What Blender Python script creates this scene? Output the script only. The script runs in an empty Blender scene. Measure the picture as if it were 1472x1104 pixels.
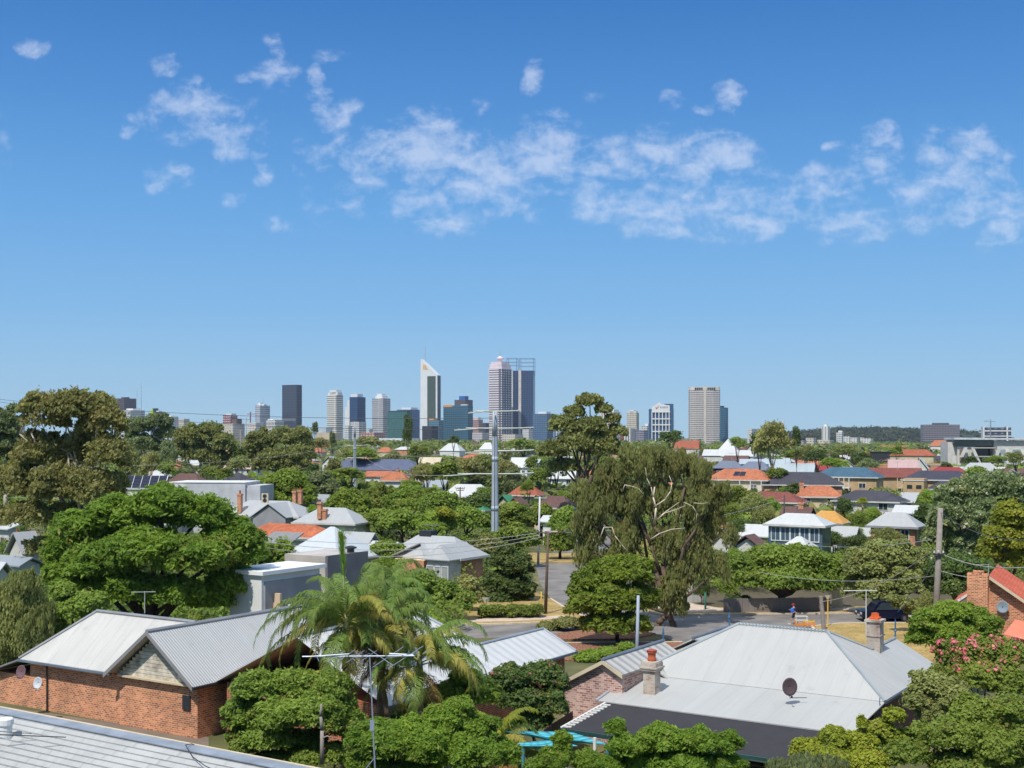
import bpy, math, random
import numpy as np
from mathutils import Vector, Matrix
R = math.radians
scene = bpy.context.scene
# ---------------- camera ----------------
F = 1800.0; H = 16.5; HY = 628.0; CX = 736.0     # focal length in photo pixels, eye height, horizon row, centre column
cam_d = bpy.data.cameras.new('camera'); cam = bpy.data.objects.new('camera', cam_d)
scene.collection.objects.link(cam); scene.camera = cam
cam.location = (0, 0, H); cam.rotation_euler = (R(90), 0, 0)
cam_d.sensor_width = 36; cam_d.lens = F / 1472 * 36
cam_d.shift_y = (HY - 552) / 1472
cam_d.clip_start = 0.5; cam_d.clip_end = 30000
# ---------------- sun, sky, exposure ----------------
SUN_EL = R(57); SX, SY = -0.45, -0.893           # horizontal direction towards the sun (behind the camera, left)
sd = Vector((SX*math.cos(SUN_EL), SY*math.cos(SUN_EL), math.sin(SUN_EL))).normalized()
sl = bpy.data.lights.new('sun', 'SUN'); sl.energy = 3.75; sl.angle = R(0.53); sl.color = (1.0, 0.955, 0.88)
so = bpy.data.objects.new('sun', sl); scene.collection.objects.link(so)
so.rotation_euler = (-sd).to_track_quat('-Z', 'Y').to_euler(); so.location = (0, 0, 80)
scene.view_settings.view_transform = 'Standard'; scene.view_settings.look = 'None'
scene.view_settings.gamma = 1; scene.view_settings.exposure = 0.22
world = bpy.data.worlds.new('World'); scene.world = world; world.use_nodes = True
wn = world.node_tree; wn.nodes.clear()
def nd(nt, t, **kw):
    n = nt.nodes.new(t)
    for k, v in kw.items(): setattr(n, k, v)
    return n
def M_(nt, op, a, b=None, c=None, clamp=False):
    n = nd(nt, 'ShaderNodeMath', operation=op); n.use_clamp = clamp
    for i, v in enumerate((a, b, c)):
        if v is None: continue
        if isinstance(v, (int, float)): n.inputs[i].default_value = v
        else: nt.links.new(v, n.inputs[i])
    return n.outputs[0]
def world_build():
    nt = wn; L = nt.links.new
    out = nd(nt, 'ShaderNodeOutputWorld'); bg = nd(nt, 'ShaderNodeBackground')
    sky = nd(nt, 'ShaderNodeTexSky', sky_type='NISHITA'); sky.sun_disc = False
    sky.sun_elevation = SUN_EL; sky.sun_rotation = math.atan2(SX, SY)
    sky.altitude = 20; sky.air_density = 1.0; sky.dust_density = 0.3; sky.ozone_density = 2.2
    tc = nd(nt, 'ShaderNodeTexCoord'); sp = nd(nt, 'ShaderNodeSeparateXYZ'); L(tc.outputs['Generated'], sp.inputs[0])
    # clear blue air: deep blue high up, paler to the horizon, with brightness added overhead, outside the view, to fill the shadows
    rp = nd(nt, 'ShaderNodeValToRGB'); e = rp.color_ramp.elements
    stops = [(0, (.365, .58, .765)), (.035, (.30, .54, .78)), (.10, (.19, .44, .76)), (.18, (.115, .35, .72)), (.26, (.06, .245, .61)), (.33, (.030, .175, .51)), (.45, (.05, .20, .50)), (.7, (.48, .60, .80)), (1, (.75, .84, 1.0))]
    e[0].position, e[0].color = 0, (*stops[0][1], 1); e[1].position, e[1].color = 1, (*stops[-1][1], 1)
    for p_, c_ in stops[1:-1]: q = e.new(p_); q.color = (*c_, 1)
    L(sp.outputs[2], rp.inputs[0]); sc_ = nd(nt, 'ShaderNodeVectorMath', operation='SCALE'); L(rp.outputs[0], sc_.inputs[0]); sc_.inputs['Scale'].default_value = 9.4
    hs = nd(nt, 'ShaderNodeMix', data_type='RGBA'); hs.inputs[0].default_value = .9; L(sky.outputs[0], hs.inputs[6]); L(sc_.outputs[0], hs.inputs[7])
    y = M_(nt, 'MAXIMUM', sp.outputs[1], 0.05)
    gx = M_(nt, 'MULTIPLY', M_(nt, 'DIVIDE', sp.outputs[0], y), 18.0)      # azimuth-like coordinate of the sky direction
    gz = M_(nt, 'MULTIPLY', M_(nt, 'DIVIDE', sp.outputs[2], y), 18.0)      # elevation-like coordinate
    cb = nd(nt, 'ShaderNodeCombineXYZ'); L(gx, cb.inputs[0]); L(gz, cb.inputs[1])
    w1 = nd(nt, 'ShaderNodeTexNoise'); w1.inputs['Scale'].default_value = 1.6; w1.inputs['Detail'].default_value = 4; L(cb.outputs[0], w1.inputs['Vector'])
    ws = nd(nt, 'ShaderNodeSeparateColor'); L(w1.outputs['Color'], ws.inputs[0])
    gx = M_(nt, 'ADD', gx, M_(nt, 'MULTIPLY', M_(nt, 'SUBTRACT', ws.outputs[0], .5), .7)); gz = M_(nt, 'ADD', gz, M_(nt, 'MULTIPLY', M_(nt, 'SUBTRACT', ws.outputs[1], .5), .6))
    n1 = nd(nt, 'ShaderNodeTexNoise'); n1.inputs['Scale'].default_value = 2.5; n1.inputs['Detail'].default_value = 7
    n1.inputs['Roughness'].default_value = 0.52; n1.inputs['Distortion'].default_value = 0.35
    mp = nd(nt, 'ShaderNodeMapping'); mp.inputs['Rotation'].default_value = (0, 0, R(-28)); mp.inputs['Scale'].default_value = (0.8, 1.5, 1)
    L(cb.outputs[0], mp.inputs[0]); L(mp.outputs[0], n1.inputs['Vector'])
    n2 = nd(nt, 'ShaderNodeTexNoise'); n2.inputs['Scale'].default_value = 8.5; n2.inputs['Detail'].default_value = 6
    n2.inputs['Roughness'].default_value = 0.62; L(cb.outputs[0], n2.inputs['Vector'])
    # soft cloud patches: (column, row, half width, half height, strength) of the sky directions, in hundredths of the focal length
    blobs = [(44,70,22,18,.8),(285,165,75,42,1.0),(330,200,40,40,.9),(250,255,32,24,.8),(235,95,20,18,.6),(392,108,45,22,.75),(461,115,22,22,1.15),
      (395,72,16,18,.6),(483,160,40,28,.9),(375,205,16,32,.7),(450,235,28,38,.65),(488,205,22,20,.7),(383,252,20,20,.6),(186,180,16,20,.7),
      (540,235,42,45,1.1),(615,215,55,62,1.15),(690,250,62,60,1.1),(640,300,75,38,.8),(785,225,50,58,1.15),(740,285,60,30,.75),(405,327,20,12,.6),
      (768,113,18,22,.9),(845,240,40,40,.85),(935,215,70,38,1.1),(1040,222,55,32,1.2),(985,262,45,35,.9),(860,285,50,35,.95),(945,300,75,38,1.05),
      (1065,305,80,45,1.0),(1045,140,22,20,1.0),(1014,158,16,16,.8),(975,140,28,14,.6),(1265,190,30,18,1.05),(1205,215,14,16,.7),(1175,262,50,24,1.0),
      (1255,240,45,40,.85),(1215,310,75,36,.85),(1390,240,75,60,.95),(1330,290,60,40,.8),(1430,310,70,45,.9),(1385,205,26,20,.7),(500,300,60,30,.5),
      (852,135,26,14,.5),(690,155,12,16,.6),(0,200,22,40,.35),(325,290,20,16,.6),(1110,275,40,36,.7),(470,75,28,16,.5)]
    acc = None
    for bx, by, rx, ry, s in blobs:
        cx_ = (bx - CX) / 100.0; cz_ = (HY - by) / 100.0
        dx = M_(nt, 'MULTIPLY', M_(nt, 'SUBTRACT', gx, cx_), 100.0 / (rx * 1.25))
        dz = M_(nt, 'MULTIPLY', M_(nt, 'SUBTRACT', gz, cz_), 100.0 / (ry * 1.25))
        r2 = M_(nt, 'MULTIPLY_ADD', dx, dx, M_(nt, 'MULTIPLY', dz, dz))
        v = M_(nt, 'MULTIPLY', M_(nt, 'SUBTRACT', 1.0, r2, clamp=True), s)
        acc = v if acc is None else M_(nt, 'MAXIMUM', acc, v)
    a = M_(nt, 'MULTIPLY_ADD', acc, 0.62, M_(nt, 'MULTIPLY', M_(nt, 'SUBTRACT', n1.outputs[0], 0.5), 2.0))
    a = M_(nt, 'ADD', a, M_(nt, 'MULTIPLY', M_(nt, 'SUBTRACT', n2.outputs[0], 0.5), .8))
    mr = nd(nt, 'ShaderNodeMapRange', interpolation_type='SMOOTHSTEP'); L(a, mr.inputs[0])
    mr.inputs[1].default_value = 0.06; mr.inputs[2].default_value = 1.05; mr.inputs[3].default_value = 0; mr.inputs[4].default_value = 0.52
    den = M_(nt, 'MULTIPLY', mr.outputs[0], M_(nt, 'MULTIPLY', acc, 3.0, clamp=True))
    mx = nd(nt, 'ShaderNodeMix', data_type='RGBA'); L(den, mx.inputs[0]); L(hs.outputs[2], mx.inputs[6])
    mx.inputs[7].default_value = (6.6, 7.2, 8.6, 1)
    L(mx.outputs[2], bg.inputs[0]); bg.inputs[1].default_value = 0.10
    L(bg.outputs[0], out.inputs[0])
world_build()
cy = scene.cycles
cy.use_denoising = True; cy.max_bounces = 5; cy.diffuse_bounces = 3; cy.glossy_bounces = 2; cy.transmission_bounces = 3
cy.transparent_max_bounces = 6; cy.volume_bounces = 0; cy.use_adaptive_sampling = True; cy.adaptive_threshold = 0.02
cy.caustics_reflective = False; cy.caustics_refractive = False
# ---------------- helpers ----------------
COL = scene.collection
YAW = R(-32.5)                                     # the street grid is turned this much from the view
U = Vector((math.cos(YAW), math.sin(YAW), 0)); V = Vector((-math.sin(YAW), math.cos(YAW), 0))
def G(px, py, z=0.0):                              # ground-up point: seen at this pixel and at height z
    h = H - z; dy = py - HY
    return Vector(((px - CX) * h / dy, F * h / dy, z))
def A(px, py, d):                                  # point at distance d
    return Vector(((px - CX) / F * d, d, H - (py - HY) / F * d))
def lin(c):
    c = c / 255.0
    return c / 12.92 if c <= .04045 else ((c + .055) / 1.055) ** 2.4
def C(r, g, b, k=0.85): return (min(lin(r)*k, .9), min(lin(g)*k, .9), min(lin(b)*k, .9), 1.0)
def tag(o, label=None, cat=None, group=None, kind=None):
    if label: o['label'] = label
    if cat: o['category'] = cat
    if group: o['group'] = group
    if kind: o['kind'] = kind
    return o
def empty(name, loc, rz=0.0):
    o = bpy.data.objects.new(name, None); COL.objects.link(o); o.location = loc; o.rotation_euler = (0, 0, rz)
    o.empty_display_size = 0.5
    return o
class MB:
    def __init__(s): s.v = []; s.f = []; s.m = []; s.mi = 0
    def poly(s, pts):
        n = len(s.v); s.v += [tuple(p) for p in pts]; s.f.append(list(range(n, n+len(pts)))); s.m.append(s.mi)
    def slab(s, pts, t=0.08):                      # a sloping sheet with thickness
        p = [Vector(q) for q in pts]
        nrm = (p[1]-p[0]).cross(p[2]-p[0]).normalized()
        if nrm.z < 0: p.reverse(); nrm = -nrm
        q = [a - Vector((0, 0, t)) for a in p]
        s.poly(p); s.poly(list(reversed(q)))
        for i in range(len(p)):
            j = (i+1) % len(p); s.poly([p[i], q[i], q[j], p[j]])
    def box(s, x0, x1, y0, y1, z0, z1, M=None):
        c = [Vector((x, y, z)) for z in (z0, z1) for y in (y0, y1) for x in (x0, x1)]
        if M is not None: c = [M @ q for q in c]
        n = len(s.v); s.v += [tuple(q) for q in c]
        for a in ((0,2,3,1),(4,5,7,6),(0,1,5,4),(2,6,7,3),(0,4,6,2),(1,3,7,5)): s.f.append([n+i for i in a]); s.m.append(s.mi)
    def tube(s, p0, p1, r0, r1=None, n=8, cap=True):
        p0 = Vector(p0); p1 = Vector(p1); r1 = r0 if r1 is None else r1
        d = (p1-p0)
        if d.length < 1e-6: return
        d.normalize(); a = Vector((0, 0, 1)) if abs(d.z) < .9 else Vector((1, 0, 0))
        e = d.cross(a).normalized(); g = d.cross(e); k = len(s.v)
        for p, r in ((p0, r0), (p1, r1)):
            for i in range(n):
                t = 2*math.pi*i/n; s.v.append(tuple(p + e*(r*math.cos(t)) + g*(r*math.sin(t))))
        for i in range(n):
            j = (i+1) % n; s.f.append([k+i, k+j, k+n+j, k+n+i]); s.m.append(s.mi)
        if cap:
            s.f.append([k+i for i in reversed(range(n))]); s.m.append(s.mi)
            s.f.append([k+n+i for i in range(n)]); s.m.append(s.mi)
    def path(s, pts, r0, r1, n=6):
        pts = [Vector(p) for p in pts]; m = len(pts)-1
        for i in range(m):
            a = r0+(r1-r0)*i/m; b = r0+(r1-r0)*(i+1)/m
            s.tube(pts[i], pts[i+1], a, b, n)
    def prism(s, pts, z0, z1):
        n = len(pts); s.poly([(x, y, z1) for x, y in pts]); s.poly([(x, y, z0) for x, y in reversed(pts)])
        for i in range(n):
            j = (i+1) % n; a, b = pts[i], pts[j]
            s.poly([(a[0], a[1], z0), (b[0], b[1], z0), (b[0], b[1], z1), (a[0], a[1], z1)])
    def lathe(s, prof, c, n=16):                   # profile [(r,z)]
        k = len(s.v); c = Vector(c)
        for r, z in prof:
            for i in range(n):
                t = 2*math.pi*i/n; s.v.append((c.x+r*math.cos(t), c.y+r*math.sin(t), c.z+z))
        for a in range(len(prof)-1):
            for i in range(n):
                j = (i+1) % n; s.f.append([k+a*n+i, k+a*n+j, k+(a+1)*n+j, k+(a+1)*n+i]); s.m.append(s.mi)
        s.f.append([k+(len(prof)-1)*n+i for i in range(n)]); s.m.append(s.mi)
    def build(s, name, mat, parent=None, smooth=False):
        me = bpy.data.meshes.new(name); me.from_pydata(s.v, [], s.f)
        mats = mat if isinstance(mat, (list, tuple)) else [mat]
        for m in mats: me.materials.append(m)
        if len(mats) > 1: me.polygons.foreach_set('material_index', s.m)
        if smooth: me.polygons.foreach_set('use_smooth', [True]*len(me.polygons))
        me.update()
        o = bpy.data.objects.new(name, me); COL.objects.link(o)
        if parent is not None: o.parent = parent
        return o
# ---------------- materials ----------------
MATS = {}
def new_mat(name):
    m = bpy.data.materials.new(name); m.use_nodes = True; nt = m.node_tree
    return m, nt, nt.nodes['Principled BSDF']
def mixc(nt, fac, a, b):
    n = nd(nt, 'ShaderNodeMix', data_type='RGBA')
    for k, v in ((0, fac), (6, a), (7, b)):
        if isinstance(v, (int, float)): n.inputs[k].default_value = v
        elif isinstance(v, tuple): n.inputs[k].default_value = v
        else: nt.links.new(v, n.inputs[k])
    return n.outputs[2]
def noise(nt, scale, detail=4, vec=None, rough=.5):
    n = nd(nt, 'ShaderNodeTexNoise'); n.inputs['Scale'].default_value = scale; n.inputs['Detail'].default_value = detail
    n.inputs['Roughness'].default_value = rough
    if vec is None:
        tc = nd(nt, 'ShaderNodeTexCoord'); vec = tc.outputs['Object']
    nt.links.new(vec, n.inputs['Vector']); return n.outputs[0]
def ramp(nt, v, lo, hi, a=0.0, b=1.0):
    n = nd(nt, 'ShaderNodeMapRange'); nt.links.new(v, n.inputs[0])
    for i, x in enumerate((lo, hi, a, b)): n.inputs[i+1].default_value = x
    return n.outputs[0]
def wall_uv(nt):                                   # (along the wall or eave, height) in the object's own frame
    tc = nd(nt, 'ShaderNodeTexCoord'); p = nd(nt, 'ShaderNodeSeparateXYZ'); n = nd(nt, 'ShaderNodeSeparateXYZ')
    nt.links.new(tc.outputs['Object'], p.inputs[0]); nt.links.new(tc.outputs['Normal'], n.inputs[0])
    g = M_(nt, 'GREATER_THAN', M_(nt, 'ABSOLUTE', n.outputs[0]), M_(nt, 'ABSOLUTE', n.outputs[1]))
    u = M_(nt, 'ADD', M_(nt, 'MULTIPLY', g, p.outputs[1]), M_(nt, 'MULTIPLY', M_(nt, 'SUBTRACT', 1.0, g), p.outputs[0]))
    return u, p.outputs[2], tc.outputs['Object']
def bump(nt, bs, h, strength, dist=0.05):
    b = nd(nt, 'ShaderNodeBump'); b.inputs['Strength'].default_value = strength; b.inputs['Distance'].default_value = dist
    nt.links.new(h, b.inputs['Height']); nt.links.new(b.outputs[0], bs.inputs['Normal'])
def scale_c(c, k): return (min(c[0]*k, .95), min(c[1]*k, .95), min(c[2]*k, .95), 1)
def plain(name, col, rough=.75, metal=0., var=.18, sc=.6):
    if name in MATS: return MATS[name]
    m, nt, bs = new_mat(name); v = ramp(nt, noise(nt, sc, 5), .3, .7)
    nt.links.new(mixc(nt, v, scale_c(col, 1-var), scale_c(col, 1+var*.6)), bs.inputs['Base Color'])
    bs.inputs['Roughness'].default_value = rough; bs.inputs['Metallic'].default_value = metal
    MATS[name] = m; return m
def corr(name, col, pitch=.15, strength=.5, rough=.45, dirt=.22, seam=.76, ribw=0.0):   # corrugated sheet roof
    if name in MATS: return MATS[name]
    m, nt, bs = new_mat(name); u, z, oc = wall_uv(nt)
    w = M_(nt, 'SINE', M_(nt, 'MULTIPLY', u, 2*math.pi/pitch))
    # streaks run down the slope: noise stretched along it
    cb = nd(nt, 'ShaderNodeCombineXYZ'); nt.links.new(M_(nt, 'MULTIPLY', u, 3.0), cb.inputs[0]); nt.links.new(M_(nt, 'MULTIPLY', z, .8), cb.inputs[1])
    st = ramp(nt, noise(nt, 1.0, 5, cb.outputs[0]), .35, .75)
    pt = ramp(nt, noise(nt, .35, 4, oc), .4, .7)
    sh = M_(nt, 'FRACT', M_(nt, 'DIVIDE', u, seam)); sm = M_(nt, 'LESS_THAN', sh, .05)
    # every sheet a touch different
    fl = M_(nt, 'FLOOR', M_(nt, 'DIVIDE', u, seam)); rn = nd(nt, 'ShaderNodeTexWhiteNoise', noise_dimensions='1D'); nt.links.new(fl, rn.inputs['W'])
    d = M_(nt, 'ADD', M_(nt, 'MULTIPLY', st, dirt*.5), M_(nt, 'MULTIPLY', pt, dirt*.35))
    d = M_(nt, 'ADD', d, M_(nt, 'MULTIPLY', sm, dirt*.5)); d = M_(nt, 'ADD', d, M_(nt, 'MULTIPLY', rn.outputs[0], dirt*.3))
    d = M_(nt, 'ADD', d, M_(nt, 'MULTIPLY', M_(nt, 'SUBTRACT', 0.0, w), ribw), clamp=True)
    base = mixc(nt, d, scale_c(col, 1.06), scale_c(col, .35))
    ru = ramp(nt, noise(nt, .9, 7, oc, .65), .60, .78, 0, dirt*1.2)      # rusty and mouldy patches
    nt.links.new(mixc(nt, ru, base, C(128, 104, 84, .7)), bs.inputs['Base Color'])
    bs.inputs['Roughness'].default_value = rough; bs.inputs['Metallic'].default_value = 0.0
    bump(nt, bs, w, strength, pitch*.12); MATS[name] = m; return m
def tile(name, col, col2=None, row=.11):           # clay or cement tile roof: courses and single tiles
    if name in MATS: return MATS[name]
    m, nt, bs = new_mat(name); u, z, oc = wall_uv(nt); col2 = col2 or scale_c(col, .6)
    r = M_(nt, 'DIVIDE', z, row); fr = M_(nt, 'FRACT', r); fl = M_(nt, 'FLOOR', r)
    us = M_(nt, 'DIVIDE', u, .30); wn_ = nd(nt, 'ShaderNodeTexWhiteNoise', noise_dimensions='2D')
    cb = nd(nt, 'ShaderNodeCombineXYZ'); nt.links.new(M_(nt, 'FLOOR', us), cb.inputs[0]); nt.links.new(fl, cb.inputs[1])
    nt.links.new(cb.outputs[0], wn_.inputs['Vector'])
    edge = M_(nt, 'LESS_THAN', fr, .16); pn = ramp(nt, noise(nt, .5, 5, oc), .35, .7)
    d = M_(nt, 'ADD', M_(nt, 'MULTIPLY', wn_.outputs[0], .45), M_(nt, 'MULTIPLY', pn, .35))
    d = M_(nt, 'ADD', d, M_(nt, 'MULTIPLY', edge, .35), clamp=True)
    nt.links.new(mixc(nt, d, col, col2), bs.inputs['Base Color']); bs.inputs['Roughness'].default_value = .8
    hgt = M_(nt, 'ADD', M_(nt, 'SUBTRACT', 1.0, fr), M_(nt, 'MULTIPLY', M_(nt, 'ABSOLUTE', M_(nt, 'SINE', M_(nt, 'MULTIPLY', us, math.pi))), .8))
    bump(nt, bs, hgt, .6, .03); MATS[name] = m; return m
def brick(name, c1, c2, mortar, bw=.27, bh=.115, pale=0.0):
    if name in MATS: return MATS[name]
    m, nt, bs = new_mat(name); u, z, oc = wall_uv(nt)
    cb = nd(nt, 'ShaderNodeCombineXYZ'); nt.links.new(u, cb.inputs[0]); nt.links.new(z, cb.inputs[1])
    b = nd(nt, 'ShaderNodeTexBrick'); nt.links.new(cb.outputs[0], b.inputs['Vector'])
    b.inputs['Scale'].default_value = 1.0; b.inputs['Brick Width'].default_value = bw; b.inputs['Row Height'].default_value = bh
    b.inputs['Mortar Size'].default_value = .013; b.inputs['Color1'].default_value = c1; b.inputs['Color2'].default_value = c2
    b.inputs['Mortar'].default_value = mortar; b.inputs['Bias'].default_value = -.1
    v = ramp(nt, noise(nt, .55, 7, oc, .65), .3, .7, .66, 1.14)
    mu = nd(nt, 'ShaderNodeVectorMath', operation='SCALE'); nt.links.new(b.outputs[0], mu.inputs[0]); nt.links.new(v, mu.inputs['Scale'])
    src = mu.outputs[0]
    if pale > 0:
        p = ramp(nt, noise(nt, 1.6, 6, oc), .5-pale*.3, .62); src = mixc(nt, p, src, C(205, 195, 180))
    nt.links.new(src, bs.inputs['Base Color']); bs.inputs['Roughness'].default_value = .9
    MATS[name] = m; return m
def facade(name, wall, glass, fh, bw, fv=.5, fu=.8, gr=.25, var=.5, off=0.0):   # storeys of windows: pitch fh up, bw along
    m, nt, bs = new_mat(name); u, z, oc = wall_uv(nt)
    a = M_(nt, 'DIVIDE', M_(nt, 'ADD', u, 500.0+off), bw); b = M_(nt, 'DIVIDE', z, fh)
    inw = M_(nt, 'MULTIPLY', M_(nt, 'LESS_THAN', M_(nt, 'FRACT', a), fu), M_(nt, 'LESS_THAN', M_(nt, 'FRACT', b), fv))
    cb = nd(nt, 'ShaderNodeCombineXYZ'); nt.links.new(M_(nt, 'FLOOR', a), cb.inputs[0]); nt.links.new(M_(nt, 'FLOOR', b), cb.inputs[1])
    wn_ = nd(nt, 'ShaderNodeTexWhiteNoise', noise_dimensions='2D'); nt.links.new(cb.outputs[0], wn_.inputs['Vector'])
    nz = nd(nt, 'ShaderNodeSeparateXYZ'); tc = nd(nt, 'ShaderNodeTexCoord'); nt.links.new(tc.outputs['Normal'], nz.inputs[0])
    inw = M_(nt, 'MULTIPLY', inw, M_(nt, 'LESS_THAN', nz.outputs[2], .5))
    g = mixc(nt, M_(nt, 'MULTIPLY', wn_.outputs[0], var), glass, scale_c(wall, .6))
    wv = mixc(nt, ramp(nt, noise(nt, .03, 4, oc), .3, .7), scale_c(wall, .88), wall)
    nt.links.new(mixc(nt, inw, wv, g), bs.inputs['Base Color'])
    nt.links.new(ramp(nt, inw, 0, 1, .8, gr), bs.inputs['Roughness'])
    return m
def leaf(name, ca, cb_, trans=.35, sc=.25):
    if name in MATS: return MATS[name]
    m, nt, bs = new_mat(name); at = nd(nt, 'ShaderNodeAttribute'); at.attribute_name = 'rnd'
    oi = nd(nt, 'ShaderNodeObjectInfo')
    n = ramp(nt, noise(nt, sc, 3), .35, .65)
    f = M_(nt, 'ADD', M_(nt, 'MULTIPLY', at.outputs['Fac'], .6), M_(nt, 'MULTIPLY', n, .4))
    c = mixc(nt, f, ca, cb_)
    c = mixc(nt, M_(nt, 'MULTIPLY', M_(nt, 'GREATER_THAN', at.outputs['Fac'], .86), .45), c, C(196, 172, 96, .9))   # a few dry leaves
    v = nd(nt, 'ShaderNodeHueSaturation'); nt.links.new(c, v.inputs['Color'])
    nt.links.new(ramp(nt, oi.outputs['Random'], 0, 1, .86, 1.15), v.inputs['Value'])
    nt.links.new(ramp(nt, oi.outputs['Random'], 0, 1, .488, .508), v.inputs['Hue'])
    nt.links.new(v.outputs[0], bs.inputs['Base Color']); bs.inputs['Roughness'].default_value = .6
    bs.inputs['Specular IOR Level'].default_value = .25
    tr = nd(nt, 'ShaderNodeBsdfTranslucent'); hs = nd(nt, 'ShaderNodeHueSaturation'); hs.inputs['Value'].default_value = 1.3
    hs.inputs['Hue'].default_value = .49
    nt.links.new(v.outputs[0], hs.inputs['Color']); nt.links.new(hs.outputs[0], tr.inputs[0])
    mx = nd(nt, 'ShaderNodeMixShader'); mx.inputs[0].default_value = trans
    nt.links.new(bs.outputs[0], mx.inputs[1]); nt.links.new(tr.outputs[0], mx.inputs[2])
    nt.links.new(mx.outputs[0], nt.nodes['Material Output'].inputs[0]); MATS[name] = m; return m
white_corr = lambda: corr('white_sheet_roof', C(228, 230, 230, .86), .2, .35)
m_white = plain('white_paint', C(235, 235, 230, .85), .6, var=.08)
m_cream = plain('cream_render', C(225, 208, 175, .8), .8)
m_tan = plain('tan_render', C(212, 180, 135, .75), .85)
m_greyw = plain('grey_render', C(165, 165, 168, .8), .85)
m_offw = plain('off_white_render', C(225, 222, 214, .8), .85)
m_pink = plain('peach_render', C(225, 165, 120, .7), .85)
m_steel = plain('galvanised_steel', C(185, 195, 205, .85), .55, .1)
m_wood = plain('weathered_timber', C(165, 155, 145, .75), .9, sc=3)
m_darkwood = plain('brown_timber_pole', C(120, 100, 85, .7), .9, sc=3)
m_dark = plain('dark_metal', C(50, 52, 56, .8), .5)
m_glass = plain('window_glass', (.035, .05, .06, 1), .08, var=.3)
m_glassb = plain('blue_window_glass', (.08, .13, .17, 1), .1, var=.3)
m_concrete = plain('concrete', C(200, 195, 185, .8), .9)
m_wire = plain('wire_metal', C(90, 92, 95, .8), .5)
m_wirel = plain('pale_wire', C(190, 190, 185, .8), .5)
b_red = brick('red_brick', C(206, 112, 70, .85), C(150, 66, 40, .8), C(215, 190, 160, .7))
b_orange = brick('orange_brick', C(230, 142, 90, .92), C(158, 86, 54, .8), C(228, 205, 175, .85))
b_pink = brick('mottled_pink_brick', C(222, 178, 160, .85), C(150, 82, 70, .8), C(225, 215, 205, .8), .27, .12)
b_old = brick('weathered_chimney_brick', C(205, 170, 150, .8), C(140, 110, 95, .8), C(205, 195, 180, .8), .26, .1, pale=.5)
b_dark = brick('dark_brick', C(120, 60, 42, .8), C(80, 42, 32, .8), C(130, 110, 95, .7))
r_white = corr('white_sheet', C(222, 224, 222, .70), .2, .3)
r_pale = corr('pale_grey_sheet', C(198, 200, 200, .68), .2, .3)
r_grey = corr('grey_sheet', C(165, 172, 178, .8), .2, .35)
r_green = corr('green_sheet', C(70, 150, 110, .7), .2, .3)
r_blue = corr('blue_grey_sheet', C(120, 130, 150, .72), .2, .3)
r_paleblue = corr('pale_blue_sheet', C(188, 200, 206, .76), .2, .3)
r_pinks = corr('pink_sheet', C(205, 172, 170, .74), .2, .3)
t_orange = tile('orange_tiles', C(214, 134, 92, .8), C(156, 88, 62, .7))
t_terra = tile('terracotta_tiles', C(190, 112, 80, .76), C(140, 62, 42, .75))
t_old = tile('mottled_terracotta_tiles', C(222, 128, 82, .8), C(140, 66, 45, .75), .13)
t_dark = tile('charcoal_tiles', C(82, 80, 90, .75), C(52, 52, 60, .75))
t_navy = tile('navy_tiles', C(76, 76, 92, .75), C(52, 52, 64, .75))
t_brown = tile('brown_tiles', C(125, 92, 85, .75), C(88, 62, 58, .75))
t_redb = tile('red_brown_tiles', C(155, 90, 78, .72), C(115, 56, 48, .75))
t_teal = tile('teal_tiles', C(78, 118, 140, .75), C(52, 86, 108, .7))
t_yellow = tile('yellow_tiles', C(222, 172, 96, .78), C(200, 140, 60, .8))
t_crim = tile('crimson_tiles', C(170, 68, 68, .75), C(140, 40, 45, .75))
t_slate = tile('blue_slate_tiles', C(108, 118, 145, .75), C(82, 90, 115, .75))
# ---------------- foliage ----------------
RNG = np.random.default_rng(7); random.seed(7)
def quads_mesh(name, P, T, B, ln, wd, rnd, mat, tri=False):
    """diamond leaves: centres P, long axis T, short axis B, half length ln, half width wd"""
    n = len(P); co = np.empty((n, 4, 3), np.float32)
    co[:, 0] = P - T*ln[:, None]; co[:, 1] = P + B*wd[:, None]; co[:, 2] = P + T*ln[:, None]; co[:, 3] = P - B*wd[:, None]
    me = bpy.data.meshes.new(name); me.vertices.add(4*n); me.vertices.foreach_set('co', co.ravel())
    me.loops.add(4*n); me.loops.foreach_set('vertex_index', np.arange(4*n, dtype=np.int32))
    me.polygons.add(n); me.polygons.foreach_set('loop_start', np.arange(0, 4*n, 4, dtype=np.int32))
    me.update(calc_edges=True)
    a = me.attributes.new('rnd', 'FLOAT', 'POINT'); a.data.foreach_set('value', np.repeat(rnd, 4).astype(np.float32))
    me.materials.append(mat); return me
def norm(a): return a / np.maximum(np.linalg.norm(a, axis=1, keepdims=True), 1e-6)
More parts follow.
